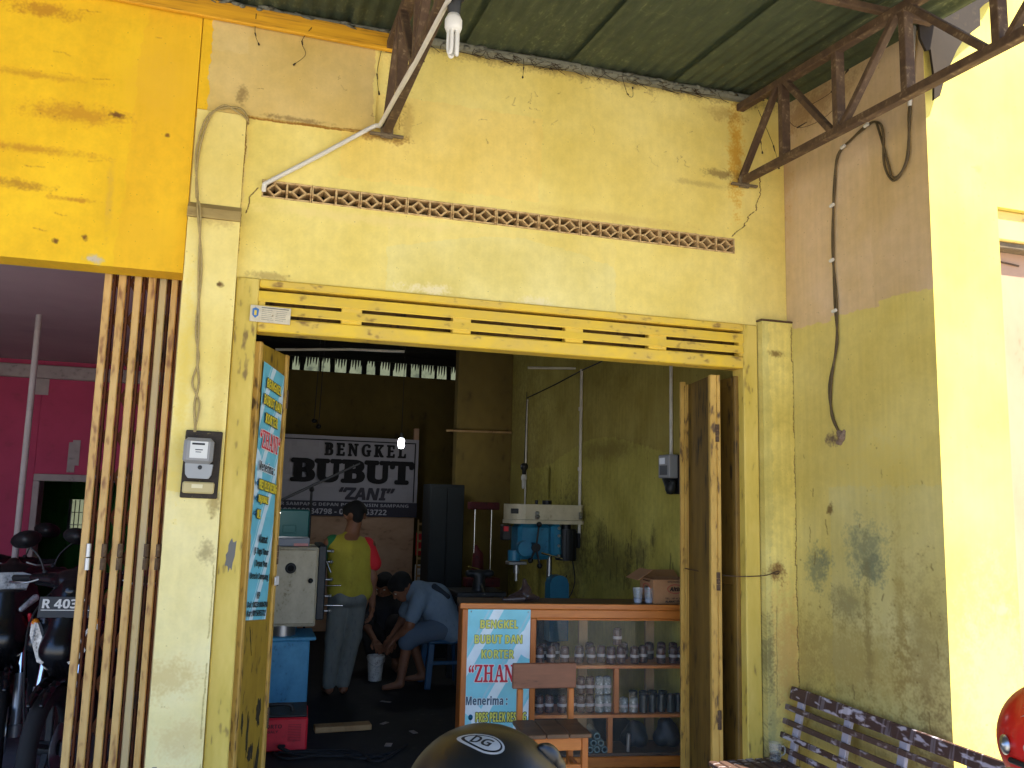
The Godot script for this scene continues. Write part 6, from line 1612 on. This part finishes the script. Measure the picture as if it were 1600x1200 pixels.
func pack_parts(t: Node3D, m: Material, h: float):
	var st := new_st()
	var prof := [Vector2(0.001, 0.0), Vector2(0.024, 0.001), Vector2(0.027, 0.008), Vector2(0.026, 0.03), Vector2(0.027, 0.05), Vector2(0.0265, 0.08), Vector2(0.024, 0.094), Vector2(0.012, 0.1), Vector2(0.001, 0.098)]
	lathe(st, prof.map(func(p): return Vector2(p.x, p.y * h / 0.1)), 14)
	part(t, "wrapped_body", st, m)
	st = new_st(); lathe(st, [Vector2(0.0275, h * 0.36), Vector2(0.0278, h * 0.44), Vector2(0.0275, h * 0.52)], 14); part(t, "paper_band", st, mat(rgb(168, 160, 156), 0.5))

# ---------------------------------------------------------------- people
func hand_bones(w: Vector3, d: Vector3, across: Vector3, palm: Vector3, side: float) -> Array:
	var out := [[w, w + d * 0.03, 0.02, 0.024]]
	var lens := [0.062, 0.07, 0.066, 0.052]
	for k in 4:
		var base := w + d * (0.07 + 0.004 * (1 if k == 1 or k == 2 else 0)) + across * (k - 1.5) * 0.019 * side
		out.append([w + d * 0.02 + across * (k - 1.5) * 0.012 * side, base, 0.013, 0.0105])
		var L: float = lens[k]
		var j1 := base + (d * 0.92 + palm * 0.35).normalized() * L * 0.45
		var j2 := j1 + (d * 0.7 + palm * 0.7).normalized() * L * 0.32
		var j3 := j2 + (d * 0.35 + palm * 0.9).normalized() * L * 0.25
		out.append([base, j1, 0.0095, 0.009]); out.append([j1, j2, 0.009, 0.0082]); out.append([j2, j3, 0.0082, 0.007])
	var th := w + d * 0.025 - across * 0.022 * side
	var t1 := th + (d * 0.7 - across * 0.6 * side + palm * 0.3).normalized() * 0.036
	var t2 := t1 + (d * 0.9 + palm * 0.4).normalized() * 0.03
	out.append([w + d * 0.015, th, 0.015, 0.012]); out.append([th, t1, 0.0115, 0.0105]); out.append([t1, t2, 0.01, 0.0085])
	return out

func head_parts(st: SurfaceTool, c: Vector3, f: Vector3, k: float):
	# skull, jaw, nose, ears on a fine grid; f is the way the face looks
	var up := Vector3.UP - f * f.y
	up = up.normalized()
	var r := f.cross(up).normalized()
	nets(st, [[c + up * 0.02 * k - f * 0.012, c + up * 0.015 * k + f * 0.012, 0.082 * k, 0.078 * k], [c - up * 0.03 * k + f * 0.03, c - up * 0.075 * k + f * 0.045, 0.058 * k, 0.036 * k],
		[c + f * 0.085 * k + up * 0.005, c + f * 0.1 * k - up * 0.025 * k, 0.009, 0.013], [c + f * 0.078 * k - up * 0.06 * k - r * 0.015, c + f * 0.078 * k - up * 0.06 * k + r * 0.015, 0.009, 0.009],
		[c + r * 0.085 * k + up * 0.01, c + r * 0.083 * k - up * 0.02, 0.014, 0.01], [c - r * 0.085 * k + up * 0.01, c - r * 0.083 * k - up * 0.02, 0.014, 0.01],
		[c + f * 0.075 * k + up * 0.02 + r * 0.03, c + f * 0.072 * k + up * 0.02 + r * 0.04, 0.01, 0.01], [c + f * 0.075 * k + up * 0.02 - r * 0.03, c + f * 0.072 * k + up * 0.02 - r * 0.04, 0.01, 0.01]], 0.006, 0.016)

func eyes(t: Node3D, c: Vector3, f: Vector3, k: float):
	var up := (Vector3.UP - f * f.y).normalized()
	var r := f.cross(up).normalized()
	var st := new_st()
	for s in [-1, 1]: ball(st, c + f * 0.079 * k + up * 0.006 + r * s * 0.032, Vector3(0.011, 0.007, 0.011), Basis.IDENTITY, 10)
	part(t, "eyes", st, M.white)

func hair_cap(t: Node3D, c: Vector3, f: Vector3, k: float):
	var up := (Vector3.UP - f * f.y).normalized()
	var r := f.cross(up).normalized()
	var st := new_st()
	nets(st, [[c + up * 0.045 * k - f * 0.03, c + up * 0.05 * k + f * 0.03, 0.076 * k, 0.062 * k], [c - f * 0.045 * k + up * 0.03, c - f * 0.05 * k - up * 0.03 * k, 0.062 * k, 0.045 * k], [c + r * 0.04 + up * 0.04 * k, c - r * 0.04 + up * 0.04 * k, 0.064 * k, 0.064 * k], [c + f * 0.05 * k + up * 0.075 * k, c + up * 0.09 * k, 0.025, 0.03]], 0.008, 0.02)
	part(t, "hair", st, M.hair)

func people():
	var st := new_st()
	var V := func(x, y, z): return Vector3(x, y, z)
	# standing, back to the yard
	var a := thing("person", "person standing with back turned in a yellow shirt with one red sleeve and grey jeans", "person", Vector3(0.765, 0, -2.9))
	var hc := Vector3(0.035, 1.345, -0.03)
	var f := Vector3(-0.25, -0.3, -1).normalized()
	var sl := Vector3(-0.145, 1.13, -0.01)
	var sr := Vector3(0.15, 1.115, 0.0)
	st = new_st()
	nets(st, [[V.call(0.0, 1.16, 0), hc + Vector3(0, -0.05, 0.01), 0.06, 0.056], [V.call(0.02, 0.82, 0), V.call(0.0, 1.1, 0), 0.10, 0.11], [sl, sr, 0.05, 0.05],
		[sr, V.call(0.185, 0.87, 0.015), 0.043, 0.036], [V.call(0.185, 0.87, 0.015), V.call(0.2, 0.65, -0.02), 0.036, 0.024],
		[sl, V.call(-0.22, 0.9, -0.08), 0.043, 0.036], [V.call(-0.22, 0.9, -0.08), V.call(-0.2, 0.93, -0.30), 0.036, 0.024],
		[V.call(-0.055, 0.78, 0), V.call(-0.085, 0.42, 0.0), 0.075, 0.05], [V.call(-0.085, 0.42, 0), V.call(-0.105, 0.07, 0.03), 0.048, 0.032], [V.call(0.075, 0.78, 0), V.call(0.06, 0.43, -0.01), 0.075, 0.05], [V.call(0.06, 0.43, -0.01), V.call(0.0, 0.07, 0.02), 0.048, 0.032],
		[V.call(-0.105, 0.045, 0.04), V.call(-0.13, 0.028, -0.12), 0.03, 0.022], [V.call(0.0, 0.045, 0.04), V.call(0.035, 0.028, -0.13), 0.03, 0.022]], 0.014, 0.03)
	head_parts(st, hc, f, 0.95)
	nets(st, hand_bones(Vector3(0.2, 0.65, -0.02), Vector3(-0.05, -1, -0.05).normalized(), Vector3(0, 0, 1), Vector3(-1, 0, 0), -1.0), 0.004, 0.006)
	nets(st, hand_bones(Vector3(-0.2, 0.93, -0.3), Vector3(0.2, 0.05, -1).normalized(), Vector3(1, 0, 0), Vector3(0, -1, 0), -1.0), 0.004, 0.006)
	part(a, "body", st, M.skin)
	hair_cap(a, hc, f, 0.95)
	eyes(a, hc, f, 0.95)
	st = new_st()
	nets(st, [[V.call(0.025, 0.79, 0), V.call(0.0, 1.07, 0), 0.128, 0.128], [V.call(-0.06, 0.8, 0), V.call(-0.075, 1.08, 0), 0.09, 0.1], [V.call(0.1, 0.8, 0), V.call(0.08, 1.07, 0), 0.085, 0.1], [V.call(0, 1.12, 0), V.call(0.0, 1.19, 0), 0.08, 0.055], [sl + Vector3(0.06, 0.0, 0), sr - Vector3(0.06, 0, 0), 0.066, 0.066], [V.call(-0.06, 0.775, 0.01), V.call(0.1, 0.775, 0.01), 0.092, 0.092], [V.call(0.0, 0.9, 0.03), V.call(0.05, 0.82, 0.05), 0.09, 0.075]], 0.012, 0.03)
	part(a, "shirt", st, grain(rgb(176, 164, 52), rgb(160, 148, 46), rgb(138, 126, 40), 5.0, 0.85, Vector2(1, 0.5), 0.0, 151, 0.4, 96))
	st = new_st(); nets(st, [[sr - Vector3(0.02, -0.005, 0), V.call(0.19, 0.98, 0.008), 0.064, 0.062]], 0.01, 0.02); nets(st, [[V.call(0.14, 0.98, 0.03), V.call(0.15, 0.84, 0.03), 0.03, 0.02]], 0.01, 0.01); part(a, "red_sleeve", st, mat(rgb(206, 34, 44), 0.8))
	st = new_st(); nets(st, [[sl + Vector3(0.02, 0.005, 0), V.call(-0.19, 1.0, -0.05), 0.064, 0.06]], 0.01, 0.02); part(a, "green_sleeve", st, mat(rgb(30, 104, 60), 0.8))
	st = new_st()
	nets(st, [[V.call(-0.055, 0.78, 0), V.call(-0.085, 0.42, 0.0), 0.09, 0.066], [V.call(-0.085, 0.42, 0), V.call(-0.108, 0.09, 0.03), 0.064, 0.05], [V.call(0.075, 0.78, 0), V.call(0.06, 0.43, -0.01), 0.09, 0.066], [V.call(0.06, 0.43, -0.01), V.call(0.0, 0.09, 0.02), 0.064, 0.05], [V.call(-0.05, 0.8, 0.01), V.call(0.08, 0.8, 0.01), 0.095, 0.095], [V.call(0.08, 0.72, 0.06), V.call(-0.05, 0.72, 0.06), 0.06, 0.06]], 0.013, 0.025)
	part(a, "jeans", st, grain(rgb(118, 122, 116), rgb(100, 104, 100), rgb(76, 78, 76), 4.0, 0.9, Vector2(1, 0.4), 0.0, 152, 0.36, 96))
	# bent forward on a stool
	var b := thing("person", "person in a light blue shirt sitting bent forward on a blue stool", "person", Vector3(1.42, 0, -3.1))
	hc = Vector3(-0.2, 0.775, 0.0)
	f = Vector3(-0.8, -0.75, 0.15).normalized()
	st = new_st()
	nets(st, [[V.call(0.17, 0.5, 0), V.call(0.06, 0.68, 0), 0.11, 0.115], [V.call(0.06, 0.68, 0), V.call(-0.07, 0.73, 0), 0.115, 0.09], [V.call(-0.08, 0.74, 0), hc + Vector3(0.04, -0.02, 0), 0.05, 0.046],
		[V.call(-0.07, 0.7, 0.13), V.call(-0.15, 0.5, 0.16), 0.042, 0.034], [V.call(-0.15, 0.5, 0.16), V.call(-0.25, 0.38, 0.08), 0.032, 0.023], [V.call(-0.07, 0.7, -0.13), V.call(-0.15, 0.5, -0.16), 0.042, 0.034], [V.call(-0.15, 0.5, -0.16), V.call(-0.25, 0.38, -0.08), 0.032, 0.023],
		[V.call(0.16, 0.46, 0.08), V.call(-0.15, 0.42, 0.12), 0.08, 0.055], [V.call(-0.15, 0.42, 0.12), V.call(-0.2, 0.06, 0.12), 0.05, 0.032], [V.call(0.16, 0.46, -0.08), V.call(-0.1, 0.42, -0.14), 0.08, 0.055], [V.call(-0.1, 0.42, -0.14), V.call(0.03, 0.06, -0.14), 0.05, 0.032],
		[V.call(-0.2, 0.04, 0.12), V.call(-0.33, 0.025, 0.14), 0.03, 0.022], [V.call(0.03, 0.04, -0.14), V.call(-0.1, 0.025, -0.15), 0.03, 0.022]], 0.014, 0.03)
	head_parts(st, hc, f, 0.95)
	nets(st, hand_bones(Vector3(-0.25, 0.38, 0.08), Vector3(-0.7, -0.7, -0.1).normalized(), Vector3(0, 0, 1), Vector3(-0.6, 0.6, 0).normalized() * -1, 1.0), 0.004, 0.006)
	nets(st, hand_bones(Vector3(-0.25, 0.38, -0.08), Vector3(-0.7, -0.7, 0.1).normalized(), Vector3(0, 0, 1), Vector3(-0.6, 0.6, 0).normalized() * -1, -1.0), 0.004, 0.006)
	part(b, "body", st, M.skin)
	hair_cap(b, hc, f, 1.0)
	eyes(b, hc, f, 0.95)
	st = new_st()
	nets(st, [[V.call(0.19, 0.47, 0), V.call(0.07, 0.66, 0), 0.14, 0.145], [V.call(0.07, 0.66, 0), V.call(-0.06, 0.72, 0), 0.145, 0.11], [V.call(-0.06, 0.71, 0.1), V.call(-0.13, 0.56, 0.15), 0.07, 0.06], [V.call(-0.06, 0.71, -0.1), V.call(-0.13, 0.56, -0.15), 0.07, 0.06], [V.call(0.1, 0.62, 0.05), V.call(0.2, 0.44, 0.08), 0.11, 0.11]], 0.013, 0.03)
	part(b, "shirt", st, grain(rgb(122, 142, 160), rgb(108, 128, 146), rgb(84, 102, 120), 4.0, 0.88, Vector2(1, 0.6), 0.0, 153, 0.36, 96))
	st = new_st()
	nets(st, [[V.call(0.17, 0.46, 0.08), V.call(-0.12, 0.42, 0.12), 0.1, 0.078], [V.call(0.17, 0.46, -0.08), V.call(-0.08, 0.42, -0.14), 0.1, 0.078], [V.call(-0.1, 0.41, 0.12), V.call(-0.16, 0.36, 0.12), 0.078, 0.07]], 0.013, 0.03)
	part(b, "shorts", st, mat(rgb(84, 100, 118), 0.9))
	st = new_st(); nets(st, [[V.call(0.05, 0.79, 0.1), V.call(0.16, 0.71, 0.12), 0.025, 0.02]], 0.01, 0.01); part(b, "shirt_print", st, mat(rgb(40, 50, 60), 0.9))
	# stool
	var s := thing("plastic_stool", "blue plastic stool under the person in light blue", "stool", Vector3(1.58, 0, -3.1))
	st = new_st(); bb(st, Vector3(-0.15, 0.345, -0.15), Vector3(0.15, 0.372, 0.15), 0.01); part(s, "seat", st, mat(rgb(22, 70, 104), 0.45))
	for q in [[-1, -1], [-1, 1], [1, -1], [1, 1]]:
		st = new_st(); bar(st, Vector3(q[0] * 0.12, 0.344, q[1] * 0.12), Vector3(q[0] * 0.15, 0.0, q[1] * 0.15), 0.05, 0.03, Vector3.BACK, 0.006); part(s, "leg", st, mat(rgb(22, 70, 104), 0.45))
	st = new_st(); bb(st, Vector3(-0.13, 0.18, 0.118), Vector3(0.13, 0.21, 0.134), 0.004); part(s, "brace", st, mat(rgb(22, 70, 104), 0.45))
	# squatting in the dark behind
	var c := thing("person", "person in dark clothes squatting in the shadow between the two others", "person", Vector3(1.12, 0, -3.75))
	hc = Vector3(0.06, 0.72, 0.0)
	f = Vector3(-0.5, -0.4, 0.8).normalized()
	st = new_st()
	nets(st, [[V.call(0.12, 0.26, -0.1), V.call(0.08, 0.55, -0.03), 0.11, 0.115], [V.call(0.08, 0.57, -0.03), hc - Vector3(0, 0.06, 0), 0.055, 0.046], [V.call(0.08, 0.23, -0.08), V.call(-0.1, 0.42, 0.1), 0.075, 0.055], [V.call(-0.1, 0.42, 0.1), V.call(0.0, 0.06, 0.04), 0.05, 0.032], [V.call(0.16, 0.23, -0.08), V.call(0.14, 0.42, 0.14), 0.075, 0.055], [V.call(0.14, 0.42, 0.14), V.call(0.18, 0.06, 0.04), 0.05, 0.032],
		[V.call(-0.03, 0.56, -0.0), V.call(-0.1, 0.4, 0.14), 0.04, 0.034], [V.call(-0.1, 0.4, 0.14), V.call(-0.04, 0.3, 0.26), 0.032, 0.024], [V.call(0.19, 0.56, 0), V.call(0.22, 0.4, 0.14), 0.04, 0.034], [V.call(0.22, 0.4, 0.14), V.call(0.1, 0.3, 0.26), 0.032, 0.024], [V.call(0.0, 0.04, 0.03), V.call(-0.04, 0.025, 0.16), 0.03, 0.022], [V.call(0.18, 0.04, 0.03), V.call(0.18, 0.025, 0.16), 0.03, 0.022]], 0.014, 0.03)
	head_parts(st, hc, f, 0.95)
	nets(st, hand_bones(Vector3(-0.04, 0.3, 0.26), Vector3(0.3, -0.5, 0.8).normalized(), Vector3(1, 0, 0), Vector3(0, -0.8, -0.5).normalized(), 1.0), 0.004, 0.006)
	nets(st, hand_bones(Vector3(0.1, 0.3, 0.26), Vector3(-0.3, -0.5, 0.8).normalized(), Vector3(1, 0, 0), Vector3(0, -0.8, -0.5).normalized(), -1.0), 0.004, 0.006)
	part(c, "body", st, M.skin)
	hair_cap(c, hc, f, 0.95)
	eyes(c, hc, f, 0.95)
	st = new_st()
	nets(st, [[V.call(0.12, 0.28, -0.1), V.call(0.08, 0.53, -0.03), 0.135, 0.135], [V.call(-0.02, 0.55, 0), V.call(-0.08, 0.44, 0.1), 0.06, 0.055], [V.call(0.18, 0.55, 0), V.call(0.21, 0.44, 0.1), 0.06, 0.055]], 0.014, 0.03)
	part(c, "shirt", st, mat(rgb(34, 34, 38), 0.9))
	st = new_st()
	nets(st, [[V.call(0.08, 0.23, -0.08), V.call(-0.1, 0.42, 0.1), 0.09, 0.072], [V.call(-0.1, 0.42, 0.1), V.call(-0.03, 0.16, 0.06), 0.068, 0.055], [V.call(0.16, 0.23, -0.08), V.call(0.14, 0.42, 0.14), 0.09, 0.072], [V.call(0.14, 0.42, 0.14), V.call(0.17, 0.16, 0.06), 0.068, 0.055]], 0.014, 0.03)
	part(c, "trousers", st, mat(rgb(44, 40, 38), 0.9))

# ---------------------------------------------------------------- yard: bench, glass, helmets
func yard():
	var st := new_st()
	var chip := grain(rgb(84, 60, 54), rgb(70, 50, 46), rgb(206, 200, 214), 0.8, 0.6, Vector2(0.28, 0.9), 0.0, 161, 0.13, 448, 6.0)
	var chip2 := grain(rgb(80, 60, 54), rgb(94, 72, 64), rgb(176, 168, 176), 0.8, 0.6, Vector2(0.3, 1.0), 0.0, 162, 0.3, 384, 8.0)
	var pale := grain(rgb(196, 190, 200), rgb(178, 172, 186), rgb(110, 98, 96), 3.0, 0.6, Vector2(1, 1), 0.0, 163, 0.45, 128)
	var b := thing("slatted_bench", "long slatted wooden bench along the side wall, brown paint peeling to pale lilac", "bench", Vector3(0, 0, 0))
	var L0 := 0.07
	var L1 := 1.62
	var back := func(y): return 2.60 + (y - 0.27) * 0.24
	st = new_st(); cbox(st, Vector3.ZERO, Vector3(0.022, 0.062, L1 - L0), 0.004, Transform3D(Basis(Vector3.BACK, -0.23), Vector3(back.call(0.575) - 0.012, 0.575, (L0 + L1) / 2))); part(b, "top_rail", st, chip)
	for y in [0.503, 0.437, 0.372, 0.312]:
		st = new_st(); cbox(st, Vector3.ZERO, Vector3(0.02, 0.026, L1 - L0 + 0.03), 0.003, Transform3D(Basis(Vector3.BACK, -0.23), Vector3(back.call(y) - 0.012, y, (L0 + L1) / 2 - 0.02))); part(b, "back_slat", st, chip2 if y > 0.4 else chip)
	for z in [0.13, 0.48, 0.83, 1.18, 1.53]:
		st = new_st(); bar(st, Vector3(back.call(0.12) + 0.012, 0.12, z), Vector3(back.call(0.56) + 0.012, 0.56, z), 0.045, 0.02, Vector3.BACK.cross(Vector3.UP)); part(b, "upright", st, pale)
	for k in 8:
		st = new_st(); var x := 2.2 + k * 0.05; bb(st, Vector3(x, 0.248, L0 - 0.02 + 0.006 * (k % 2)), Vector3(x + 0.042, 0.27, L1), 0.004); part(b, "seat_slat", st, chip2)
	for z in [0.13, 0.83, 1.53]:
		for x in [2.22, 2.54]:
			st = new_st(); bb(st, Vector3(x, -0.2, z - 0.02), Vector3(x + 0.045, 0.22, z + 0.025), 0.004); part(b, "leg", st, pale)
		st = new_st(); bb(st, Vector3(2.2, 0.221, z - 0.02), Vector3(2.6, 0.2475, z + 0.025), 0.003); part(b, "bearer", st, pale)
	# tea glass on the seat
	var g := thing("drinking_glass", "small glass mug with dark dregs on the far end of the bench seat", "glass", Vector3(2.525, 0.2705, 0.12))
	st = new_st(); lathe(st, [Vector2(0.001, 0.001), Vector2(0.028, 0.001), Vector2(0.032, 0.085), Vector2(0.029, 0.085), Vector2(0.0255, 0.008), Vector2(0.001, 0.008)], 22, Transform3D.IDENTITY, false); part(g, "glass_wall", st, glass(Color(0.95, 0.95, 0.9), 0.1, 0.03))
	st = new_st(); lathe(st, [Vector2(0.0252, 0.009), Vector2(0.027, 0.036), Vector2(0.001, 0.037)], 18); part(g, "coffee", st, mat(rgb(46, 24, 14), 0.2))
	st = new_st(); tube(st, spline([Vector3(0.03, 0.07, 0), Vector3(0.055, 0.06, 0), Vector3(0.053, 0.03, 0), Vector3(0.029, 0.02, 0)], 5), 0.004, 6); part(g, "handle", st, glass(Color(0.95, 0.95, 0.9), 0.3, 0.03))
	# helmets resting on the parked bikes
	var h1 := helmet("black glossy motorcycle helmet with a white ring logo at the bottom edge of the view", Vector3(0.37, 1.027, 2.584), 0.35, M.dusty_black, false)
	var rp := mat(rgb(214, 26, 12), 0.22); rp.clearcoat_enabled = true; rp.clearcoat = 0.5
	var h2 := helmet("red motorcycle helmet with white stickers at the right edge of the view", Vector3(1.628, 1.03, 2.494), -0.5, rp, true)

func on_shell(st: SurfaceTool, src: ArrayMesh, q: Basis, r: Vector3):
	# wraps a flat mesh (x, y) onto the helmet's crown along the direction q.z
	var a := src.surface_get_arrays(0)
	var vs: PackedVector3Array = a[Mesh.ARRAY_VERTEX]
	if vs.size() == 0: return
	var idx = a[Mesh.ARRAY_INDEX]
	var n: int = vs.size() if idx == null or idx.size() == 0 else idx.size()
	var p := func(i):
		var v: Vector3 = vs[i if idx == null or idx.size() == 0 else idx[i]]
		return (q * Vector3(v.x, v.y, 0.126)).normalized()
	var todo := []
	for i in range(0, n, 3): todo.append([p.call(i), p.call(i + 1), p.call(i + 2)])
	while todo.size() > 0:
		var d: Array = todo.pop_back()
		var lens := [d[0].distance_to(d[1]), d[1].distance_to(d[2]), d[2].distance_to(d[0])]
		if lens.max() > 0.09:
			var k := lens.find(lens.max())
			var mid: Vector3 = ((d[k] + d[(k + 1) % 3]) * 0.5).normalized()
			todo.append([d[k], mid, d[(k + 2) % 3]])
			todo.append([mid, d[(k + 1) % 3], d[(k + 2) % 3]])
			continue
		var cr: Vector3 = (d[1] - d[0]).cross(d[2] - d[0])
		if cr.length() < 1e-9: continue
		tri3(st, [d[0] * r, d[1] * r, d[2] * r], d, [Vector2.ZERO, Vector2.RIGHT, Vector2.ONE])

func mesh_of(tm: TextMesh) -> ArrayMesh:
	var f := new_st()
	f.append_from(tm, 0, Transform3D.IDENTITY)
	return f.commit()

func helmet(label: String, at: Vector3, turn: float, shell: Material, red: bool) -> Node3D:
	var t := thing("helmet", label, "helmet", at, turn)
	var r := Vector3(0.127, 0.128, 0.136)
	var st := new_st()
	# shell, face opening towards -z... left open low in front
	var n := 40
	var m := 22
	var pt := func(i, j):
		var a: float = TAU * i / n
		var e: float = PI / 2 - (PI / 2 + 0.75) * j / m
		return Vector3(cos(e) * cos(a), sin(e), cos(e) * sin(a))
	for i in n:
		for j in m:
			var d = [pt.call(i, j), pt.call(i + 1, j), pt.call(i + 1, j + 1), pt.call(i, j + 1)]
			var mid: Vector3 = (d[0] + d[2]).normalized()
			if mid.z > 0.42 and mid.y < (-0.2 if red else 0.30): continue
			quad4(st, [d[0] * r, d[1] * r, d[2] * r, d[3] * r], [d[0], d[1], d[2], d[3]])
	part(t, "shell", st, shell)
	st = new_st(); ball(st, Vector3(0, 0, 0), r * 0.93, Basis.IDENTITY, 24); part(t, "liner", st, M.rubber)
	var et := -0.2 if red else 0.36
	if not red:
		st = new_st()
		for i in 24:
			var a0 := 0.35 + (PI - 0.7) * i / 24
			var a1 := 0.35 + (PI - 0.7) * (i + 1) / 24
			for j in 6:
				var e0 := 0.34 - 0.62 * j / 6
				var e1 := 0.34 - 0.62 * (j + 1) / 6
				var d := []
				for q in [[a0, e0], [a1, e0], [a1, e1], [a0, e1]]: d.append(Vector3(cos(q[1]) * cos(q[0]), sin(q[1]), cos(q[1]) * sin(q[0])))
				quad4(st, [d[0] * r * 1.035, d[1] * r * 1.035, d[2] * r * 1.035, d[3] * r * 1.035], d)
		var vs := glass(Color(0.06, 0.07, 0.08), 0.8, 0.05)
		part(t, "visor", st, vs)
	st = new_st()
	var rim := []
	for i in 25:
		var a := 0.3 + (PI - 0.6) * i / 24
		rim.append(Vector3(cos(et) * cos(a), sin(et), cos(et) * sin(a)) * r * 1.03)
	tube(st, rim, 0.006, 6)
	part(t, "rim", st, M.black)
	for s in [-1, 1]:
		st = new_st(); ball(st, Vector3(s * 0.128, 0.0, 0.03), Vector3(0.008, 0.02, 0.02)); part(t, "visor_pivot", st, M.steel)
	var flat := new_st()
	var q: Basis
	if red:
		q = Basis.looking_at(-Vector3(-0.55, 0.55, 0.45).normalized(), Vector3.UP)
		for k in 2: prism(flat, PackedVector2Array([Vector2(-0.03, -0.02 + k * 0.02), Vector2(0.01, -0.004 + k * 0.02), Vector2(0.006, 0.004 + k * 0.02), Vector2(0.04, 0.02 + k * 0.012), Vector2(0.0, 0.01 + k * 0.02), Vector2(0.003, 0.002 + k * 0.02)]), 0.001)
		st = new_st(); on_shell(st, flat.commit(), q, r * 1.006); part(t, "white_flash", st, M.white)
		for w in [[Vector3(-0.35, 0.02, 0.93), "D"], [Vector3(-0.80, 0.05, 0.6), "o"]]:
			var q2 := Basis.looking_at(-(w[0] as Vector3).normalized(), Vector3.UP)
			flat = new_st()
			var o := PackedVector2Array()
			for k in 24: o.append(Vector2(cos(TAU * k / 24) * (0.022 if w[1] == "D" else 0.011), sin(TAU * k / 24) * 0.0105))
			prism(flat, o, 0.001)
			st = new_st(); on_shell(st, flat.commit(), q2, r * 1.006); part(t, "sticker", st, M.white)
			var tm := TextMesh.new(); tm.font = font_sans; tm.text = w[1]; tm.font_size = 32; tm.pixel_size = 0.0006; tm.depth = 0.0
			st = new_st(); on_shell(st, mesh_of(tm), q2, r * 1.009); part(t, "sticker_letter", st, M.black)
	else:
		q = Basis(Vector3.UP, 0.0)
		# white swoosh with a dark ring and two letters near the crown
		var back := Vector3(-0.12, 0.92, 0.40).rotated(Vector3.UP, -turn).normalized()
		var right := Vector3.UP.cross(back).normalized()
		q = Basis(right, back.cross(right), back).rotated(back, -0.42)
		var oval := func(rx, ry, tail):
			var o := PackedVector2Array()
			for k in 30:
				var a := TAU * k / 30
				var x: float = cos(a) * rx
				if x < 0: x *= tail
				o.append(Vector2(x, sin(a) * ry * (1.0 if cos(a) > 0 else 1.0 - 0.35 * absf(cos(a)))))
			return o
		var i := 0
		for lay in [["logo_field", 0.027, 0.019, 1.9, M.white], ["logo_ring", 0.0235, 0.0158, 1.8, M.black], ["logo_disc", 0.0205, 0.0132, 1.75, M.white]]:
			flat = new_st(); prism(flat, oval.call(lay[1], lay[2], lay[3]), 0.001)
			st = new_st(); on_shell(st, flat.commit(), q, r * (1.005 + 0.004 * i)); part(t, lay[0], st, lay[4])
			i += 1
		var tm := TextMesh.new(); tm.font = font_sans; tm.text = "DG"; tm.font_size = 32; tm.pixel_size = 0.00066; tm.depth = 0.0
		var f2 := new_st(); f2.append_from(tm, 0, Transform3D(Basis(Vector3(1.15, 0, 0), Vector3(0.3, 1, 0), Vector3.BACK), Vector3(-0.008, 0.0, 0)))
		st = new_st(); on_shell(st, f2.commit(), q, r * 1.0175); part(t, "logo_letters", st, M.black)
		st = new_st(); nets(st, [[Vector3(0.075, 0.09, 0.055), Vector3(0.095, 0.065, 0.05), 0.014, 0.018], [Vector3(0.06, 0.1, 0.06), Vector3(0.08, 0.085, 0.06), 0.008, 0.012]], 0.004, 0.01)
		part(t, "air_vent", st, M.dusty_black)
	return t
